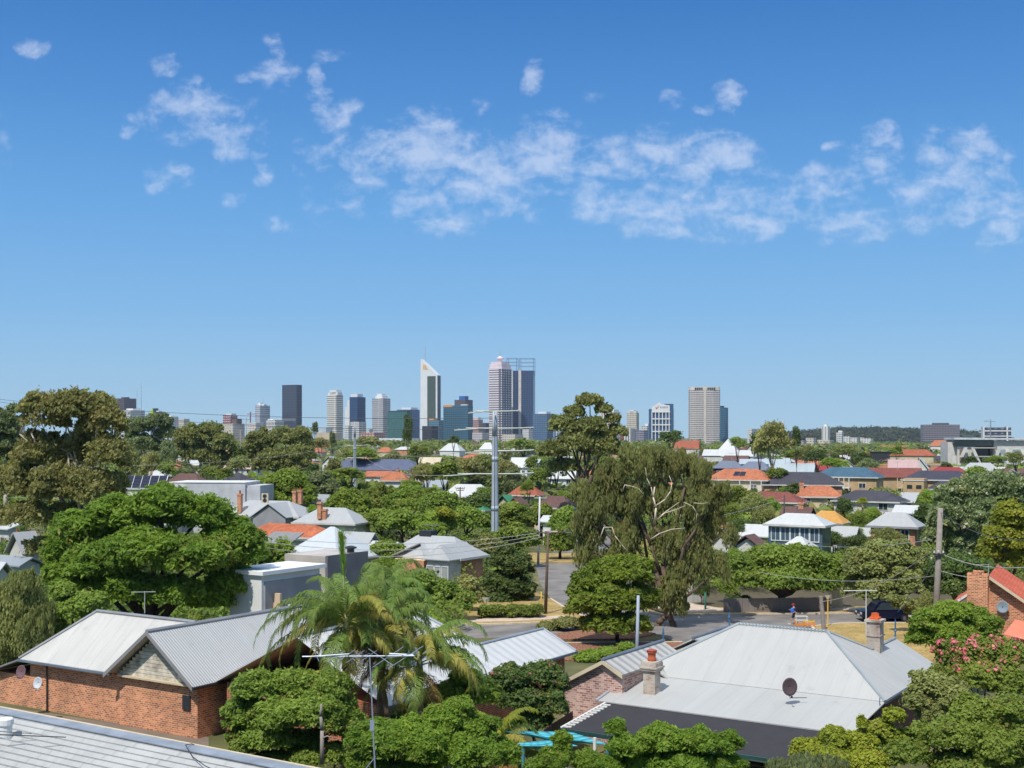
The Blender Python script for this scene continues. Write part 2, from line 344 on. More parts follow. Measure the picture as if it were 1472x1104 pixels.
def leaves(clumps, n, size, style, rng):
    """clumps: (k,6) centre + radii. Leaves sit on and just inside each clump's shell."""
    cl = np.asarray(clumps, float); w = (cl[:, 3]*cl[:, 4]+cl[:, 3]*cl[:, 5])**.9; w /= w.sum()
    k = rng.choice(len(cl), n, p=w); d = norm(rng.normal(size=(n, 3)))
    if style != 'weep': d[:, 2] = np.where(d[:, 2] < -.35, -d[:, 2], d[:, 2])
    rr = 1.04 - np.abs(rng.normal(size=n))*.26 + (rng.random(n) < .18)*rng.random(n)*.32
    P = cl[k, :3] + d*cl[k, 3:6]*rr[:, None]
    up = np.array([0, 0, 1.0]); nr = rng.normal(size=(n, 3))
    if style == 'round': N = norm(d*.7 + up*.45 + nr*.5); el = 1.5
    elif style == 'feather': N = norm(d*.45 + up*.6 + nr*.6); el = 2.8
    elif style == 'gum': N = norm(d*.6 + up*.3 + nr*.75); el = 2.2
    elif style == 'weep': N = norm(d*np.array([1, 1, .2]) + nr*.5); el = 3.4
    else: N = norm(d + nr*.4); el = 1.6
    if style == 'weep':
        T = norm(np.stack([nr[:, 1]*.25, nr[:, 2]*.25, -np.ones(n)], 1)); B = norm(np.cross(N, T))
        P[:, 2] -= rng.random(n)*cl[k, 5]*.7
    elif style == 'gum':
        T = norm(np.stack([nr[:, 1]*.8, nr[:, 2]*.8, -np.ones(n)*.8], 1)); B = norm(np.cross(N, T))
    else:
        T = norm(np.cross(N, rng.normal(size=(n, 3)))); B = np.cross(N, T)
    s = size*(.5+1.0*rng.random(n)**1.6); rnd = np.clip(rng.random(n)*.45 + rng.random(len(cl))[k]*.55, 0, 1)
    return P, T, B, s*.5*math.sqrt(el), s*.5/math.sqrt(el)*1.1, rnd
def sub_clumps(c, r, m, frac, flat, rng, low=-.45):
    """m small clumps spread over the shell and inside of a crown at c with radii r"""
    d = norm(rng.normal(size=(m, 3))); d[:, 2] = np.where(d[:, 2] < low, -d[:, 2]*.6, d[:, 2])
    t = .45 + .5*rng.random(m)**.6; P = np.asarray(c) + d*np.asarray(r)*t[:, None]
    q = (frac*(.6+.8*rng.random(m)))[:, None]*np.min(np.asarray(r))*np.array([1, 1, flat])
    return np.hstack([P, q])
STY = {'round': (.27, .8), 'feather': (.28, .82), 'gum': (.25, .85), 'weep': (.20, 1.6), 'shrub': (.28, .8)}
lf_green = leaf('bright_green_leaves', C(140, 160, 62, 1.22), C(92, 120, 46, 1.1), .44)
lf_jac = leaf('feathery_green_leaves', C(130, 158, 58, 1.24), C(84, 120, 44, 1.1), .45)
lf_mid = leaf('mid_green_leaves', C(130, 146, 62, 1.32), C(88, 110, 46, 1.15), .42)
lf_dark = leaf('dark_green_leaves', C(98, 116, 58, 1.15), C(64, 84, 42, 1.0), .35)
lf_olive = leaf('olive_gum_leaves', C(146, 150, 88, 1.25), C(102, 112, 62, 1.1), .38)
lf_brown = leaf('bronze_gum_leaves', C(152, 152, 90, 1.35), C(112, 114, 66, 1.2), .4)
lf_grey = leaf('grey_green_leaves', C(138, 148, 100, 1.15), C(94, 110, 68, 1.05), .36)
lf_yel = leaf('yellow_green_leaves', C(172, 172, 60, 1.0), C(110, 132, 44, .9), .4)
lf_palm = leaf('palm_leaves', C(122, 144, 70, 1.3), C(84, 110, 48, 1.15), .4)
lf_palmy = leaf('yellowing_palm_leaves', C(182, 170, 84, 1.1), C(132, 138, 62, 1.0), .35)
lf_palmb = leaf('dry_brown_fronds', C(190, 140, 95, .65), C(130, 88, 58, .6), .2)
lf_flow = leaf('pink_flowers', C(232, 138, 150, .9), C(205, 92, 110, .85), .2)
lf_white = leaf('cream_flowers', C(235, 225, 190, .85), C(200, 185, 140, .8), .2)
bark_p = plain('pale_bark', C(208, 190, 170, .75), .85, sc=1.5)
bark_b = plain('brown_bark', C(125, 105, 88, .65), .9, sc=2)
bark_d = plain('dark_bark', C(80, 66, 56, .6), .9, sc=2)
bark_palm = plain('palm_trunk_bark', C(170, 145, 118, .7), .9, sc=4)
BARK = {'olive': bark_p}
def limb_path(p0, p1, rng, sag=.15, n=4):
    p0 = np.asarray(p0, float); p1 = np.asarray(p1, float); L = np.linalg.norm(p1-p0); pts = []
    for i in range(n+1):
        t = i/n; p = p0*(1-t)+p1*t + rng.normal(size=3)*L*.05*(0 < i < n); p[2] += L*sag*math.sin(t*math.pi)*(1 if i else 0)*.5
        pts.append(tuple(p))
    return pts
def auto(o, look, px, py): AUTO.append((o, look, px, py))
AUTO = []; KEEP = []       # KEEP: screen boxes that filler trees must not cover (x0,x1,y0,y1,distance)
def hero(name, label, cat, bx, d, subs, mat, bark=None, n=20000, size=.22, style='round', m=14, limbs=None, seed=1, by=None,
         trunk_r=.3, flowers=None, group=None, frac=None, stems=None, fill=.32):
    """a near tree or shrub; subs: sub-crowns (px, py, rx, ry[, dd]) in photo pixels at distance d"""
    rng = np.random.default_rng(seed); d0 = d
    base = Vector(((bx-CX)/F*d, d, 0)); root = empty(name, base); tag(root, label, cat, group)
    fr, fl = STY[style]; fr = (frac or fr/.8)*.8; m = int(m*1.6); n = int(n*1.35); size *= .9; cl = []; cen = []
    for s in subs:
        px, py, rx, ry = s[:4]; dd = s[4] if len(s) > 4 else rng.uniform(-.35, .35)*rx*d/F
        c = A(px, py, d+dd) - base; wx, wz = rx*d/F, ry*d/F; r = (wx, (wx+wz)*.5 if style != 'feather' else wx, wz)
        mm = max(4, int(m*(rx*ry)/(np.mean([q[2]*q[3] for q in subs])))); cl.append(sub_clumps(c, r, mm, fr, fl, rng)); cen.append(c)
    cl = np.vstack(cl)
    base_cl = np.array([[c.x, c.y, c.z, s[2]*d0/F*.86, s[2]*d0/F*.8, s[3]*d0/F*.86] for c, s in zip(cen, subs)])
    cl[:, 2] = np.maximum(cl[:, 2], cl[:, 5]*.6+.1)
    n1 = int(n*1.25*(1-fill)); n2 = int(n*1.25*fill); L1 = leaves(cl, n1, size, style, rng); L2 = leaves(base_cl, n2, size, style, rng)
    me = quads_mesh('crown', *[np.concatenate([a, b]) for a, b in zip(L1, L2)], mat)
    o = bpy.data.objects.new('crown', me); COL.objects.link(o); o.parent = root
    if flowers:
        fm, fn, fs, sel = flowers; P, T, B, a, b, q = leaves(cl[sel(cl)] if sel else cl, fn, fs, 'round', rng)
        P = P + norm(P - cl[:, :3].mean(0))*.12
        o = bpy.data.objects.new('blossom', quads_mesh('blossom', P, T, B, a, b, q, fm)); COL.objects.link(o); o.parent = root
    tb = MB(); bark = bark or bark_b; cen_z = np.mean([c.z for c in cen]); cxy = np.mean(np.array([[c.x, c.y] for c in cen]), 0)
    fork = (cxy[0]*.3, cxy[1]*.3, max(.3, min(c.z for c in cen)*.55))
    for st in (stems or [(0, 0)]):
        pts = [(st[0], st[1], -.15)] + limb_path((st[0]*.9, st[1]*.9, .2), fork, rng, .05, 3); tb.path(pts, trunk_r, trunk_r*.7, 8)
    for c in cen: tb.path(limb_path(fork, (c.x, c.y, c.z), rng), trunk_r*.55, trunk_r*.16, 6)
    pick = rng.choice(len(cl), min(len(cl), 26), replace=False)
    for i in pick:
        j = int(np.argmin([np.linalg.norm(np.array(c)-cl[i, :3]) for c in cen])); tb.path(limb_path(tuple(cen[j]), cl[i, :3], rng, .1, 3), trunk_r*.16, .02, 5)
    tb.build('trunk', bark, root, True)
    if limbs:
        lb_mat, polys = limbs
        for pl in polys:
            r0, r1 = pl[0]; pts = [A(q[0], q[1], d+(q[2] if len(q) > 2 else 0)) - base for q in pl[1:]]
            b = MB(); b.path(pts, r0, r1, 6); b.build('limb', lb_mat, root, True)
    return root
TPL = {}
def tpl(kind):
    if kind in TPL: return TPL[kind]
    out = []
    spec = {'olive': (lf_olive, 'gum', 16, .42), 'brown': (lf_brown, 'gum', 16, .42), 'mid': (lf_mid, 'round', 16, .42), 'green': (lf_green, 'round', 18, .42),
            'dark': (lf_dark, 'round', 16, .42), 'grey': (lf_grey, 'gum', 14, .42), 'yel': (lf_yel, 'round', 12, .45)}[kind]
    for v in range(3):
        rng = np.random.default_rng(hash(kind) % 1000 if False else sum(map(ord, kind))*10+v)
        c1 = sub_clumps((0, 0, 0), (1, 1, 1), spec[2], spec[3], .85, rng, -.6)
        for lod, (n, s) in enumerate(((7000, .085), (2600, .14), (700, .25))):
            L1 = leaves(c1, int(n*.75), s, spec[1], rng); L2 = leaves([(0, 0, 0, .8, .8, .8)], int(n*.45), s, spec[1], rng)
            P, T, B, a, b, q = [np.concatenate([i, j]) for i, j in zip(L1, L2)]
            out.append(quads_mesh('crown', P, T, B, a, b, q, spec[0]))
    TPL[kind] = out; return out
TRK = {}
def trunk_mesh(bark):
    if bark.name in TRK: return TRK[bark.name]
    b = MB(); rng = np.random.default_rng(3)
    b.tube((0, 0, 0), (0.02, 0, .55), .06, .045, 7)
    for k in range(6):
        t = k*1.05; b.path(limb_path((0.02, 0, .5), (math.cos(t)*.45, math.sin(t)*.45, .95+.1*(k % 2)), rng, .1, 3), .035, .008, 5)
    o = b.build('trunk', bark, None, True); me = o.data; bpy.data.objects.remove(o); TRK[bark.name] = me; return me
def tree(kind, px, ytop, ybot, w, d=None, look=None, name='tree', trunk=True, label=None, group=None, ry=1.0):
    """a farther tree: crown centred at px, from row ytop to ybot (crown), w pixels wide; stands at distance d"""
    if d is None: d = F*H/max(ybot-HY+4, 8)
    if d > 2300: d = 2300
    x = (px-CX)/F*d; zt = H-(ytop-HY)/F*d; zb = max(H-(ybot-HY)/F*d, .1); rz = max((zt-zb)/2, .8); zc = (zt+zb)/2; r = w*d/F/2
    root = empty(name, (x, d, 0)); v = random.randrange(3); lod = 0 if d < 260 else 1 if d < 600 else 2
    o = bpy.data.objects.new('crown', tpl(kind)[v*3+lod]); COL.objects.link(o); o.parent = root
    o.location = (0, 0, zc); o.scale = (r, r*ry, rz); o.rotation_euler = (0, 0, random.uniform(0, 6.28))
    if ry != 1: o.rotation_euler = (0, 0, 0)
    if trunk:
        t = bpy.data.objects.new('trunk', trunk_mesh(bark_p if kind in ('olive', 'brown', 'grey') and v != 1 else bark_d)); COL.objects.link(t); t.parent = root
        t.scale = (r, r, max(zc, .5))
    cat = 'shrub' if name == 'shrub' else 'tree'; tag(root, label, cat, group)
    if label is None: auto(root, look or {'olive': 'olive green gum tree', 'brown': 'bronze green gum tree', 'mid': 'mid green round tree', 'green': 'bright green leafy tree',
        'dark': 'dark green tree', 'grey': 'grey green gum tree', 'yel': 'yellow green tree'}[kind], px, (ytop+ybot)/2)
    return root
def frond(root, mat, base, az, el, L, droop, lf=.7, n=46, seed=0, name='frond', wid=.06, hang=.9, rach=None):
    """a feather palm frond: arched rachis with two rows of leaflets"""
    rng = np.random.default_rng(seed); b = np.array(base, float); h = np.array([math.cos(az), math.sin(az), 0]); side = np.array([-h[1], h[0], 0])
    pts = []; p = b.copy(); a = el; st = L/14
    for i in range(15):
        pts.append(p.copy()); p = p + (h*math.cos(a)+np.array([0, 0, math.sin(a)]))*st; a -= droop/14*(.5+i/9)
    pts = np.array(pts); mb = MB()
    for i in range(14): mb.tube(pts[i], pts[i+1], .035*(1-i/16), .035*(1-(i+1)/16), 4, False)
    for i in range(n):
        t = .14+.86*i/n; f = t*14; k = min(int(f), 13); q = pts[k]+(pts[k+1]-pts[k])*(f-k); tan = (pts[k+1]-pts[k]); tan /= np.linalg.norm(tan)
        ll = lf*math.sin(min(1, .25+t*1.1)*math.pi*.86+.15)*(.85+.3*rng.random()) + .12
        for s in (-1, 1):
            dr = side*s*(.8)+tan*.55+np.array([0, 0, .15+rng.normal()*.18]); dr /= np.linalg.norm(dr)
            m_ = q+dr*ll*.5+np.array([0, 0, -hang*.12*ll]); e = q+dr*ll*.85+np.array([0, 0, -hang*ll*.75]); w = tan*wid*.5
            mb.poly([q-w*.5, q+w*.5, m_+w, m_-w]); mb.poly([m_-w, m_+w, e])
    o = mb.build(name, mat, root)
    at = o.data.attributes.new('rnd', 'FLOAT', 'POINT'); at.data.foreach_set('value', np.random.default_rng(seed).random(len(o.data.vertices)).astype(np.float32))
    return o
def palm(name, label, bx, d, ztop, fronds, tr=.22, n_f=24, L=4.2, mats=(lf_palm,), seed=0, skirt=8, lf=.8, lean=(0, 0), group=None, zb=0):
    rng = random.Random(seed); base = Vector(((bx-CX)/F*d, d, 0)); root = empty(name, base); tag(root, label, 'palm tree', group)
    b = MB(); top = (lean[0], lean[1], ztop)
    prof = 9
    for i in range(prof):
        t0, t1 = i/prof, (i+1)/prof; b.tube((lean[0]*t0, lean[1]*t0, ztop*t0), (lean[0]*t1, lean[1]*t1, ztop*t1), tr*(1.12-.3*t0), tr*(1.0-.3*t1), 10)
    b.build('trunk', bark_palm, root, True)
    b = MB(); b.tube((lean[0], lean[1], ztop-.1), (lean[0], lean[1], ztop+.9), tr*.85, tr*.35, 8); b.build('crownshaft', plain('palm_crownshaft', C(150, 150, 95, .7), .7), root, True)
    z = ztop+.7
    for k in range(n_f):
        az = 2*math.pi*k*.381966*1.0+rng.uniform(-.2, .2); el = rng.uniform(-.1, 1.15) if k > 3 else rng.uniform(.9, 1.35)
        frond(root, rng.choice(mats), (lean[0], lean[1], z-.03*k), az, el, L*rng.uniform(.8, 1.1), rng.uniform(1.5, 2.4), lf, 72, seed*100+k)
    for k in range(skirt):                          # old fronds hanging down against the trunk
        az = rng.uniform(0, 6.28); frond(root, rng.choice((lf_palmb, lf_palmy, lf_palmb)), (lean[0], lean[1], z-.7), az, rng.uniform(-.9, -.2), L*rng.uniform(.5, .75), rng.uniform(.9, 1.5), lf*.7, 30, seed*100+60+k, 'dry_frond', .05, .9)
    for (az, el, l, dr, mt) in fronds: frond(root, mt, (lean[0], lean[1], z), az, el, l, dr, lf*1.05, 60, seed*77+int(az*10))
    return root
# ---------------- ground and roads ----------------
def ground_mat():
    m, nt, bs = new_mat('ground_soil'); a = noise(nt, .012, 6); b = noise(nt, .25, 5)
    c1 = mixc(nt, ramp(nt, a, .4, .6), C(112, 118, 62, .55), C(165, 148, 105, .6)); c2 = mixc(nt, ramp(nt, b, .35, .7), c1, C(85, 98, 50, .5))
    nt.links.new(c2, bs.inputs['Base Color']); bs.inputs['Roughness'].default_value = .95; return m
b = MB(); b.poly([(-9000, -60, 0), (9000, -60, 0), (9000, 14000, 0), (-9000, 14000, 0)]); o = b.build('ground', ground_mat()); tag(o, kind='structure')
def asphalt_mat():
    m, nt, bs = new_mat('asphalt'); a = ramp(nt, noise(nt, .4, 6), .3, .7); b = ramp(nt, noise(nt, 25, 3), .3, .7)
    c1 = mixc(nt, a, C(172, 164, 156, .7), C(132, 128, 124, .62)); nt.links.new(mixc(nt, M_(nt, 'MULTIPLY', b, .35), c1, C(90, 88, 88, .6)), bs.inputs['Base Color'])
    bs.inputs['Roughness'].default_value = .9; bump(nt, bs, b, .3, .01); return m
def drygrass_mat():
    m, nt, bs = new_mat('dry_grass'); a = ramp(nt, noise(nt, .5, 6), .35, .65); b = ramp(nt, noise(nt, 6, 6), .3, .7)
    c1 = mixc(nt, a, C(226, 188, 118, .78), C(190, 158, 92, .7)); c2 = mixc(nt, M_(nt, 'MULTIPLY', b, .75), c1, C(134, 128, 76, .62))
    nt.links.new(c2, bs.inputs['Base Color']); bs.inputs['Roughness'].default_value = .95; bump(nt, bs, b, .5, .05); return m
def mulch_mat():
    m, nt, bs = new_mat('bark_mulch'); a = ramp(nt, noise(nt, 9, 6), .35, .65)
    nt.links.new(mixc(nt, a, C(196, 140, 108, .7), C(128, 82, 62, .65)), bs.inputs['Base Color']); bs.inputs['Roughness'].default_value = .95; bump(nt, bs, a, .6, .05); return m
m_asph, m_dry, m_mulch = asphalt_mat(), drygrass_mat(), mulch_mat()
m_path = plain('pale_concrete_path', C(222, 200, 178, .76), .9, sc=1.2); m_kerb = plain('kerb_concrete', C(225, 205, 180, .8), .85, sc=2)
def sheet(name, pts, z, mat, kind='structure', th=0.0):
    b = MB(); p = [(x, y) for x, y in pts]
    if th: b.prism(p, z-th, z)
    else: b.poly([(x, y, z) for x, y in p])
    return tag(b.build(name, mat), kind=kind)
# main street runs almost straight across the view; the side street runs away from it
sheet('road', [(-60, 94), (0, 103), (12, 105), (14, 98), (30, 98), (60, 105), (60, 118), (20, 116), (12, 115), (6, 111.5), (0, 110), (-60, 101)], .008, m_asph)
sheet('road', [(7.5, 113), (13.5, 115.3), (11.9, 120), (11.6, 125), (12.2, 140), (13.5, 162), (3.0, 162), (3.2, 140), (4.0, 127), (5.6, 118)], .008, m_asph)
sheet('road', [(3.0, 162), (13.5, 162), (17, 200), (60, 330), (52, 332), (10, 205)], .008, m_asph)
sheet('verge', [(-5, 109.6), (0, 110.3), (6.0, 111.8), (7.0, 113.2), (5.4, 117.8), (3.9, 126), (2.6, 132), (-5, 127)], .12, m_dry, th=.12)
sheet('verge', [(14.0, 115.8), (20, 116.3), (60, 118.3), (60, 122.2), (20, 120.4), (12.2, 122.5), (12.4, 120)], .12, m_dry, th=.12)
sheet('garden_bed', [(12.2, 122.6), (20, 120.5), (60, 122.3), (60, 140), (12.3, 138)], .1, plain('shaded_garden_soil', C(120, 108, 80, .5), .95, sc=1.5), th=.1)  # soil colour darkened to stand in for the fig canopy's shade
sheet('verge', [(13.8, 160), (30, 160), (34, 200), (17.5, 200)], .12, m_dry, th=.12)
sheet('verge', [(2.5, 163.5), (10, 163.5), (12, 175), (1, 178)], .12, m_dry, th=.12)
sheet('verge', [(25, 92), (60, 92), (60, 111.2), (29, 110.1), (26, 108.4)], .12, m_dry, th=.12)
sheet('footpath', [(14.2, 117), (20, 117.6), (60, 119.8), (60, 121.6), (20, 119.6), (17, 124.5), (13.2, 124.5)], .128, m_path)
sheet('footpath', [(-5, 110.6), (0, 111.3), (5.2, 113.2), (4.7, 115.0), (0, 113.2), (-5, 112.4)], .128, m_path)
sheet('garden_bed', [(3.4, 101.2), (9.8, 101.6), (12.0, 104.5), (10.5, 106.0), (6.0, 106.2), (2.8, 103.6)], .14, m_mulch, th=.14)
sheet('verge', [(-10, 92), (13.6, 92), (13.6, 100), (3, 99.5), (-10, 97)], .12, m_mulch, th=.12)
for pts in ([(-60, 101.15), (0, 110.15), (6.0, 111.7), (7.1, 113.2), (5.5, 117.8), (3.9, 127)], [(12.0, 125), (12.2, 119), (14.0, 115.7), (20, 116.15), (60, 118.15)], [(25.6, 106), (26, 108.5), (29, 110.2), (60, 111.35)], [(-10, 97.1), (3, 99.6), (13.6, 100.1)]):
    b = MB()
    for p, q in zip(pts, pts[1:]):
        p, q = Vector((*p, 0)), Vector((*q, 0)); n_ = (q-p).normalized().cross(Vector((0, 0, 1)))*.12; b.prism([tuple((p-n_).xy), tuple((q-n_).xy), tuple((q+n_).xy), tuple((p+n_).xy)][::-1], 0, .145)
    tag(b.build('kerb', m_kerb), kind='structure')
q_ = [G(0, 1045), G(300, 1085), G(300, 1060), G(0, 1015)]; sheet('side_path', [(p.x, p.y) for p in q_], .02, plain('side_path_concrete', C(150, 135, 118, .6), .9))
# ---------------- the skyline ----------------
BASE_D = 3300
def block(b, c, w, dp, z0, z1, yaw=0.0): b.box(-w/2+c[0], w/2+c[0], -dp/2+c[1], dp/2+c[1], z0, z1)
def tower(name, label, x0, x1, yt, mat, d=BASE_D, dep=1.0, yaw=YAW, cat='building', crown=None, parts=None, xsplit=None, yb=None):
    """an office or apartment tower seen between x0 and x1 with its top at row yt; crown: [(x0,x1,yt,mat,name)] stepped boxes on top"""
    wa = (x1-x0)*d/F; c, s = abs(math.cos(yaw)), abs(math.sin(yaw))
    if xsplit is not None:                          # the column where the two visible faces meet decides their sizes
        w = (xsplit-x0)*d/F/max(c, .05); dp = (x1-xsplit)*d/F/max(s, .05)
    else: w = wa/(c+dep*s); dp = w*dep
    x = ((x0+x1)/2-CX)/F*d; zt = H-(yt-HY)/F*d
    root = empty(name, (x, d, 0), yaw); tag(root, label, cat)
    b = MB(); b.box(-w/2, w/2, -dp/2, dp/2, 0, zt); b.build('walls', mat, root)
    for cr in (crown or []):
        a0, a1, ct, cm, cn = cr[:5]; cb = cr[5] if len(cr) > 5 else yt
        cx_ = (((a0+a1)/2-CX)/F*d-x)/c; cw = (a1-a0)*d/F; cdp = min(dp*.7, cw/(c+s)); cwid = cw/(c+s) if cdp >= cw/(c+s)*.99 else (cw-cdp*s)/c
        q = MB(); q.box(cx_*.8-cwid/2, cx_*.8+cwid/2, -cdp/2, cdp/2, H-(cb-HY)/F*d, H-(ct-HY)/F*d); q.build(cn, cm, root)
    KEEP.append((x0, x1, yt, 640, d)); root['_w'] = w; root['_d'] = dp; root['_z'] = zt
    return root
def mast(root_label, px, ytop, ybot, d, r=1.0, name='radio_mast', mat=None, top=True):
    p = A(px, ytop, d); z0 = H-(ybot-HY)/F*d
    if top:
        root = empty(name, (p.x, d, z0)); tag(root, root_label, 'mast')
        b = MB(); b.tube((0, 0, -.5), (0, 0, p.z-z0), r, r*.5, 6); b.build('pole', mat or m_steel, root)
        b = MB()
        for k in range(4): b.box(-r*2.2, r*2.2, -.4, .4, (p.z-z0)*(.45+.13*k), (p.z-z0)*(.45+.13*k)+1.2)
        b.build('antenna', mat or m_steel, root); return root
def spire(root, px, yt, yb, d, r=.8, name='mast', mat=None):
    w = Vector(root.location); p = A(px, yt, d); q = root.matrix_basis.inverted() @ Vector((p.x, d, 0)); b = MB()
    b.tube((q.x, q.y, H-(yb-HY)/F*d-1), (q.x, q.y, p.z), r, r*.4, 6); return b.build(name, mat or m_steel, root)
fw = lambda *a: C(*a)
gl_dark = (.03, .035, .045, 1); gl_blue = (.05, .10, .17, 1); gl_teal = (.05, .15, .19, 1); gl_mid = (.10, .13, .17, 1)
W_ = C(238, 236, 228, .8); Cr_ = C(228, 218, 200, .8); Pk_ = C(222, 205, 205, .8); Gy_ = C(165, 170, 180, .75); Br_ = C(98, 82, 86, .8)
cw_white = plain('tower_white_cladding', C(240, 240, 238, .85), .6, sc=.05, var=.06); cw_grey = plain('tower_grey_plant', C(150, 155, 165, .8), .7, sc=.05)
cw_pink = plain('tower_pink_crown', C(238, 218, 222, .9), .7, sc=.05); cw_blue = plain('tower_blue_sign', C(55, 110, 180, .8), .5, sc=.05)
cw_or = plain('tower_orange_sign', C(235, 165, 90, .85), .6, sc=.05); cw_brown = plain('tower_brown_stone', Br_, .8, sc=.05); cw_dark = plain('tower_dark_cladding', C(42, 50, 62, .8), .4, sc=.05)
cw_cream = plain('tower_cream_stone', Cr_, .8, sc=.05)
PXM = BASE_D/F                                     # metres per photo pixel in the city
tower('tower', 'brown stone office tower at the left of the skyline behind blue-white flats', 165, 195, 573, facade('f_brown', Br_, C(60, 52, 60, .7), 5.5, 3.2, .45, .7), crown=[(175, 186, 571, cw_brown, 'plant_room')], d=3500)
t = tower('apartment_building', 'blue and white apartment block with balconies in front of the brown tower', 171, 207, 590, facade('f_bw', W_, gl_blue, 5.2, 5, .55, .7, var=.3), d=3200, crown=[(184, 203, 587.5, cw_white, 'roof_level')])
mast('tall thin guyed radio mast nearest the brown stone tower', 197, 558, 590, 3300, .5); mast('thin radio mast with thick top section, right of its twin', 203, 551, 590, 3300, .9)
t = tower('office_building', 'dark building with a lime green sign panel on its roof', 217, 236, 592, facade('f_dk1', C(90, 95, 100, .8), gl_dark, 5, 4), d=3200, crown=[(218, 226, 587, cw_dark, 'roof_box'), (226, 234, 590.5, cw_white, 'roof_box')])
b = MB(); w_, dp_, z_ = t['_w'], t['_d'], t['_z']; b.box(-w_/2, -w_/2+10, -dp_/2-1, -dp_/2-.3, z_-8, z_+6); b.build('sign_panel', plain('lime_green_panel', C(190, 225, 40, .9), .6, sc=.1), t)
tower('office_building', 'small white office block right of the lime green sign', 238, 256, 599, facade('f_w1', W_, gl_mid, 5, 5, .4, .7), d=3100, crown=[(240, 252, 597.5, cw_white, 'roof_level')])
tower('office_building', 'small beige block between two gum trees right of the lime green sign', 257, 272, 602, facade('f_b1', Cr_, gl_mid, 5, 5, .35, .6), d=3000)
tower('office_building', 'small white block glimpsed left of the big bronze gum tree', 24, 36, 598, facade('f_w2', W_, gl_mid, 5, 5, .4, .7), d=3000)
tower('apartment_building', 'maroon and white flats left of the slim white spired tower', 321, 341, 597, facade('f_mar', C(150, 70, 80, .8), W_, 6, 6, .45, .6, var=.2), d=3200, crown=[(326, 340, 594.5, cw_white, 'roof_level')])
tower('building', 'cream low building under the maroon and white flats', 319, 351, 609, facade('f_cr', Cr_, gl_mid, 6, 6, .3, .5), d=3000, crown=[(336, 350, 602, plain('gable_brown', C(110, 85, 75, .8), sc=.1), 'brown_gable', 609)])
tower('apartment_building', 'low pinkish white flats below the slim spired tower', 356, 379, 607.5, facade('f_w3', W_, C(150, 90, 95, .7), 5, 5, .4, .6), d=2900)
t = tower('tower', 'slim white apartment tower with a thin spire left of the black glass tower', 368, 387, 583, facade('f_w4', C(215, 220, 228, .8), gl_mid, 5, 4, .55, .7), d=3200, crown=[(369, 377, 579, cw_white, 'lift_core'), (377, 384, 581, cw_white, 'roof_level')], xsplit=376)
spire(t, 378, 571, 579, 3200)
t = empty('tower_crane', (A(360, 600, 3000).x, 3000, 0)); tag(t, 'thin red tower crane left of the slim white spired tower', 'crane')
b = MB(); z = A(360, 592, 3000).z; b.tube((0, 0, 0), (0, 0, z), 1.4, 1.4, 4); b.build('crane_mast', plain('crane_red', C(170, 70, 75, .8), sc=.1), t); b = MB(); b.box(-8, 14, -.8, .8, z-6, z-4.6); b.build('jib', MATS['crane_red'], t)
tower('office_building', 'white block with dark upright windows just left of the black glass tower', 383, 408, 604, facade('f_w5', W_, gl_dark, 9, 4.5, .7, .5, var=.2), d=3000, crown=[(384, 399, 602.5, cw_white, 'roof_level')])
t = tower('tower', 'black glass slab tower left of the white city towers', 405, 434.5, 554.5, facade('f_blk', C(68, 76, 92, .8), C(66, 72, 88, .75), 7, 5, .8, .85, .1, .12), xsplit=428.5, d=3300)
b = MB(); w_, dp_, z_ = t['_w'], t['_d'], t['_z']; b.box(-w_/2+1, w_/2-3, -dp_/2-.6, -dp_/2+1, z_*.385, z_*.43); b.build('louvre_band', plain('louvre_grey', C(120, 125, 135, .8), .6, sc=.1), t); b = MB(); b.box(-w_/2, w_/2, -dp_/2, dp_/2, z_, z_+1.8); b.build('parapet', cw_dark, t)
tower('theatre', 'low beige hall with a pale roof left of the white ribbed tower', 455, 491, 622, plain('theatre_beige', C(215, 195, 165, .8), sc=.05), d=2700, crown=[(456, 476, 614.5, plain('theatre_roof', C(190, 205, 215, .8), sc=.05), 'fly_tower', 622)])
t = tower('tower', 'white ribbed tower with a chamfered crown, tallest white tower left of centre', 470.5, 493, 568, facade('f_wA', C(244, 240, 228, .84), C(92, 90, 88, .7), 5.0, 30, .42, .96, var=.2), xsplit=485, d=3250, crown=[(472, 492, 564, cw_white, 'crown'), (474, 490.5, 561, cw_white, 'crown_top')])
t = tower('tower', 'stepped dark blue glass tower with a white roof level', 503, 525, 571, facade('f_blu', C(58, 92, 135, .8), C(40, 72, 110, .75), 5, 4, .75, .85, .1, .2), xsplit=515, d=3350, crown=[(504, 521, 566.5, cw_white, 'roof_sign_level')])
b = MB(); w_, dp_, z_ = t['_w'], t['_d'], t['_z']
b.box(-w_/2-9, -w_/2-.2, -dp_/2+1, dp_/2-1, 0, z_-8); b.box(-w_/2-17, -w_/2-9.2, -dp_/2+2, dp_/2-2, 0, z_-26); b.build('stepped_wing', t.children[0].data.materials[0], t)
tower('office_building', 'small white block before the stepped blue tower, left one of two', 495, 506, 612, facade('f_w6', W_, gl_mid, 5, 4, .45, .7), d=2850)
tower('office_building', 'white block with window bands before the stepped blue tower, right one of two', 504, 526, 606, facade('f_w7', W_, C(120, 120, 125, .7), 5, 20, .45, .9), d=2900)
t = tower('tower', 'pale grey ribbed tower between the stepped blue tower and green glass block', 535, 561, 573, facade('f_gA', C(222, 222, 224, .82), C(96, 98, 106, .75), 5.2, 24, .48, .95, var=.2), xsplit=552, d=3300, crown=[(540, 557, 569, cw_white, 'crown'), (542, 554, 566, cw_white, 'crown_top')])
tower('office_building', 'low red brick and white block at the foot of the pale grey tower', 519, 553, 622, facade('f_red', C(185, 110, 95, .8), W_, 6, 8, .5, .6), d=2700)
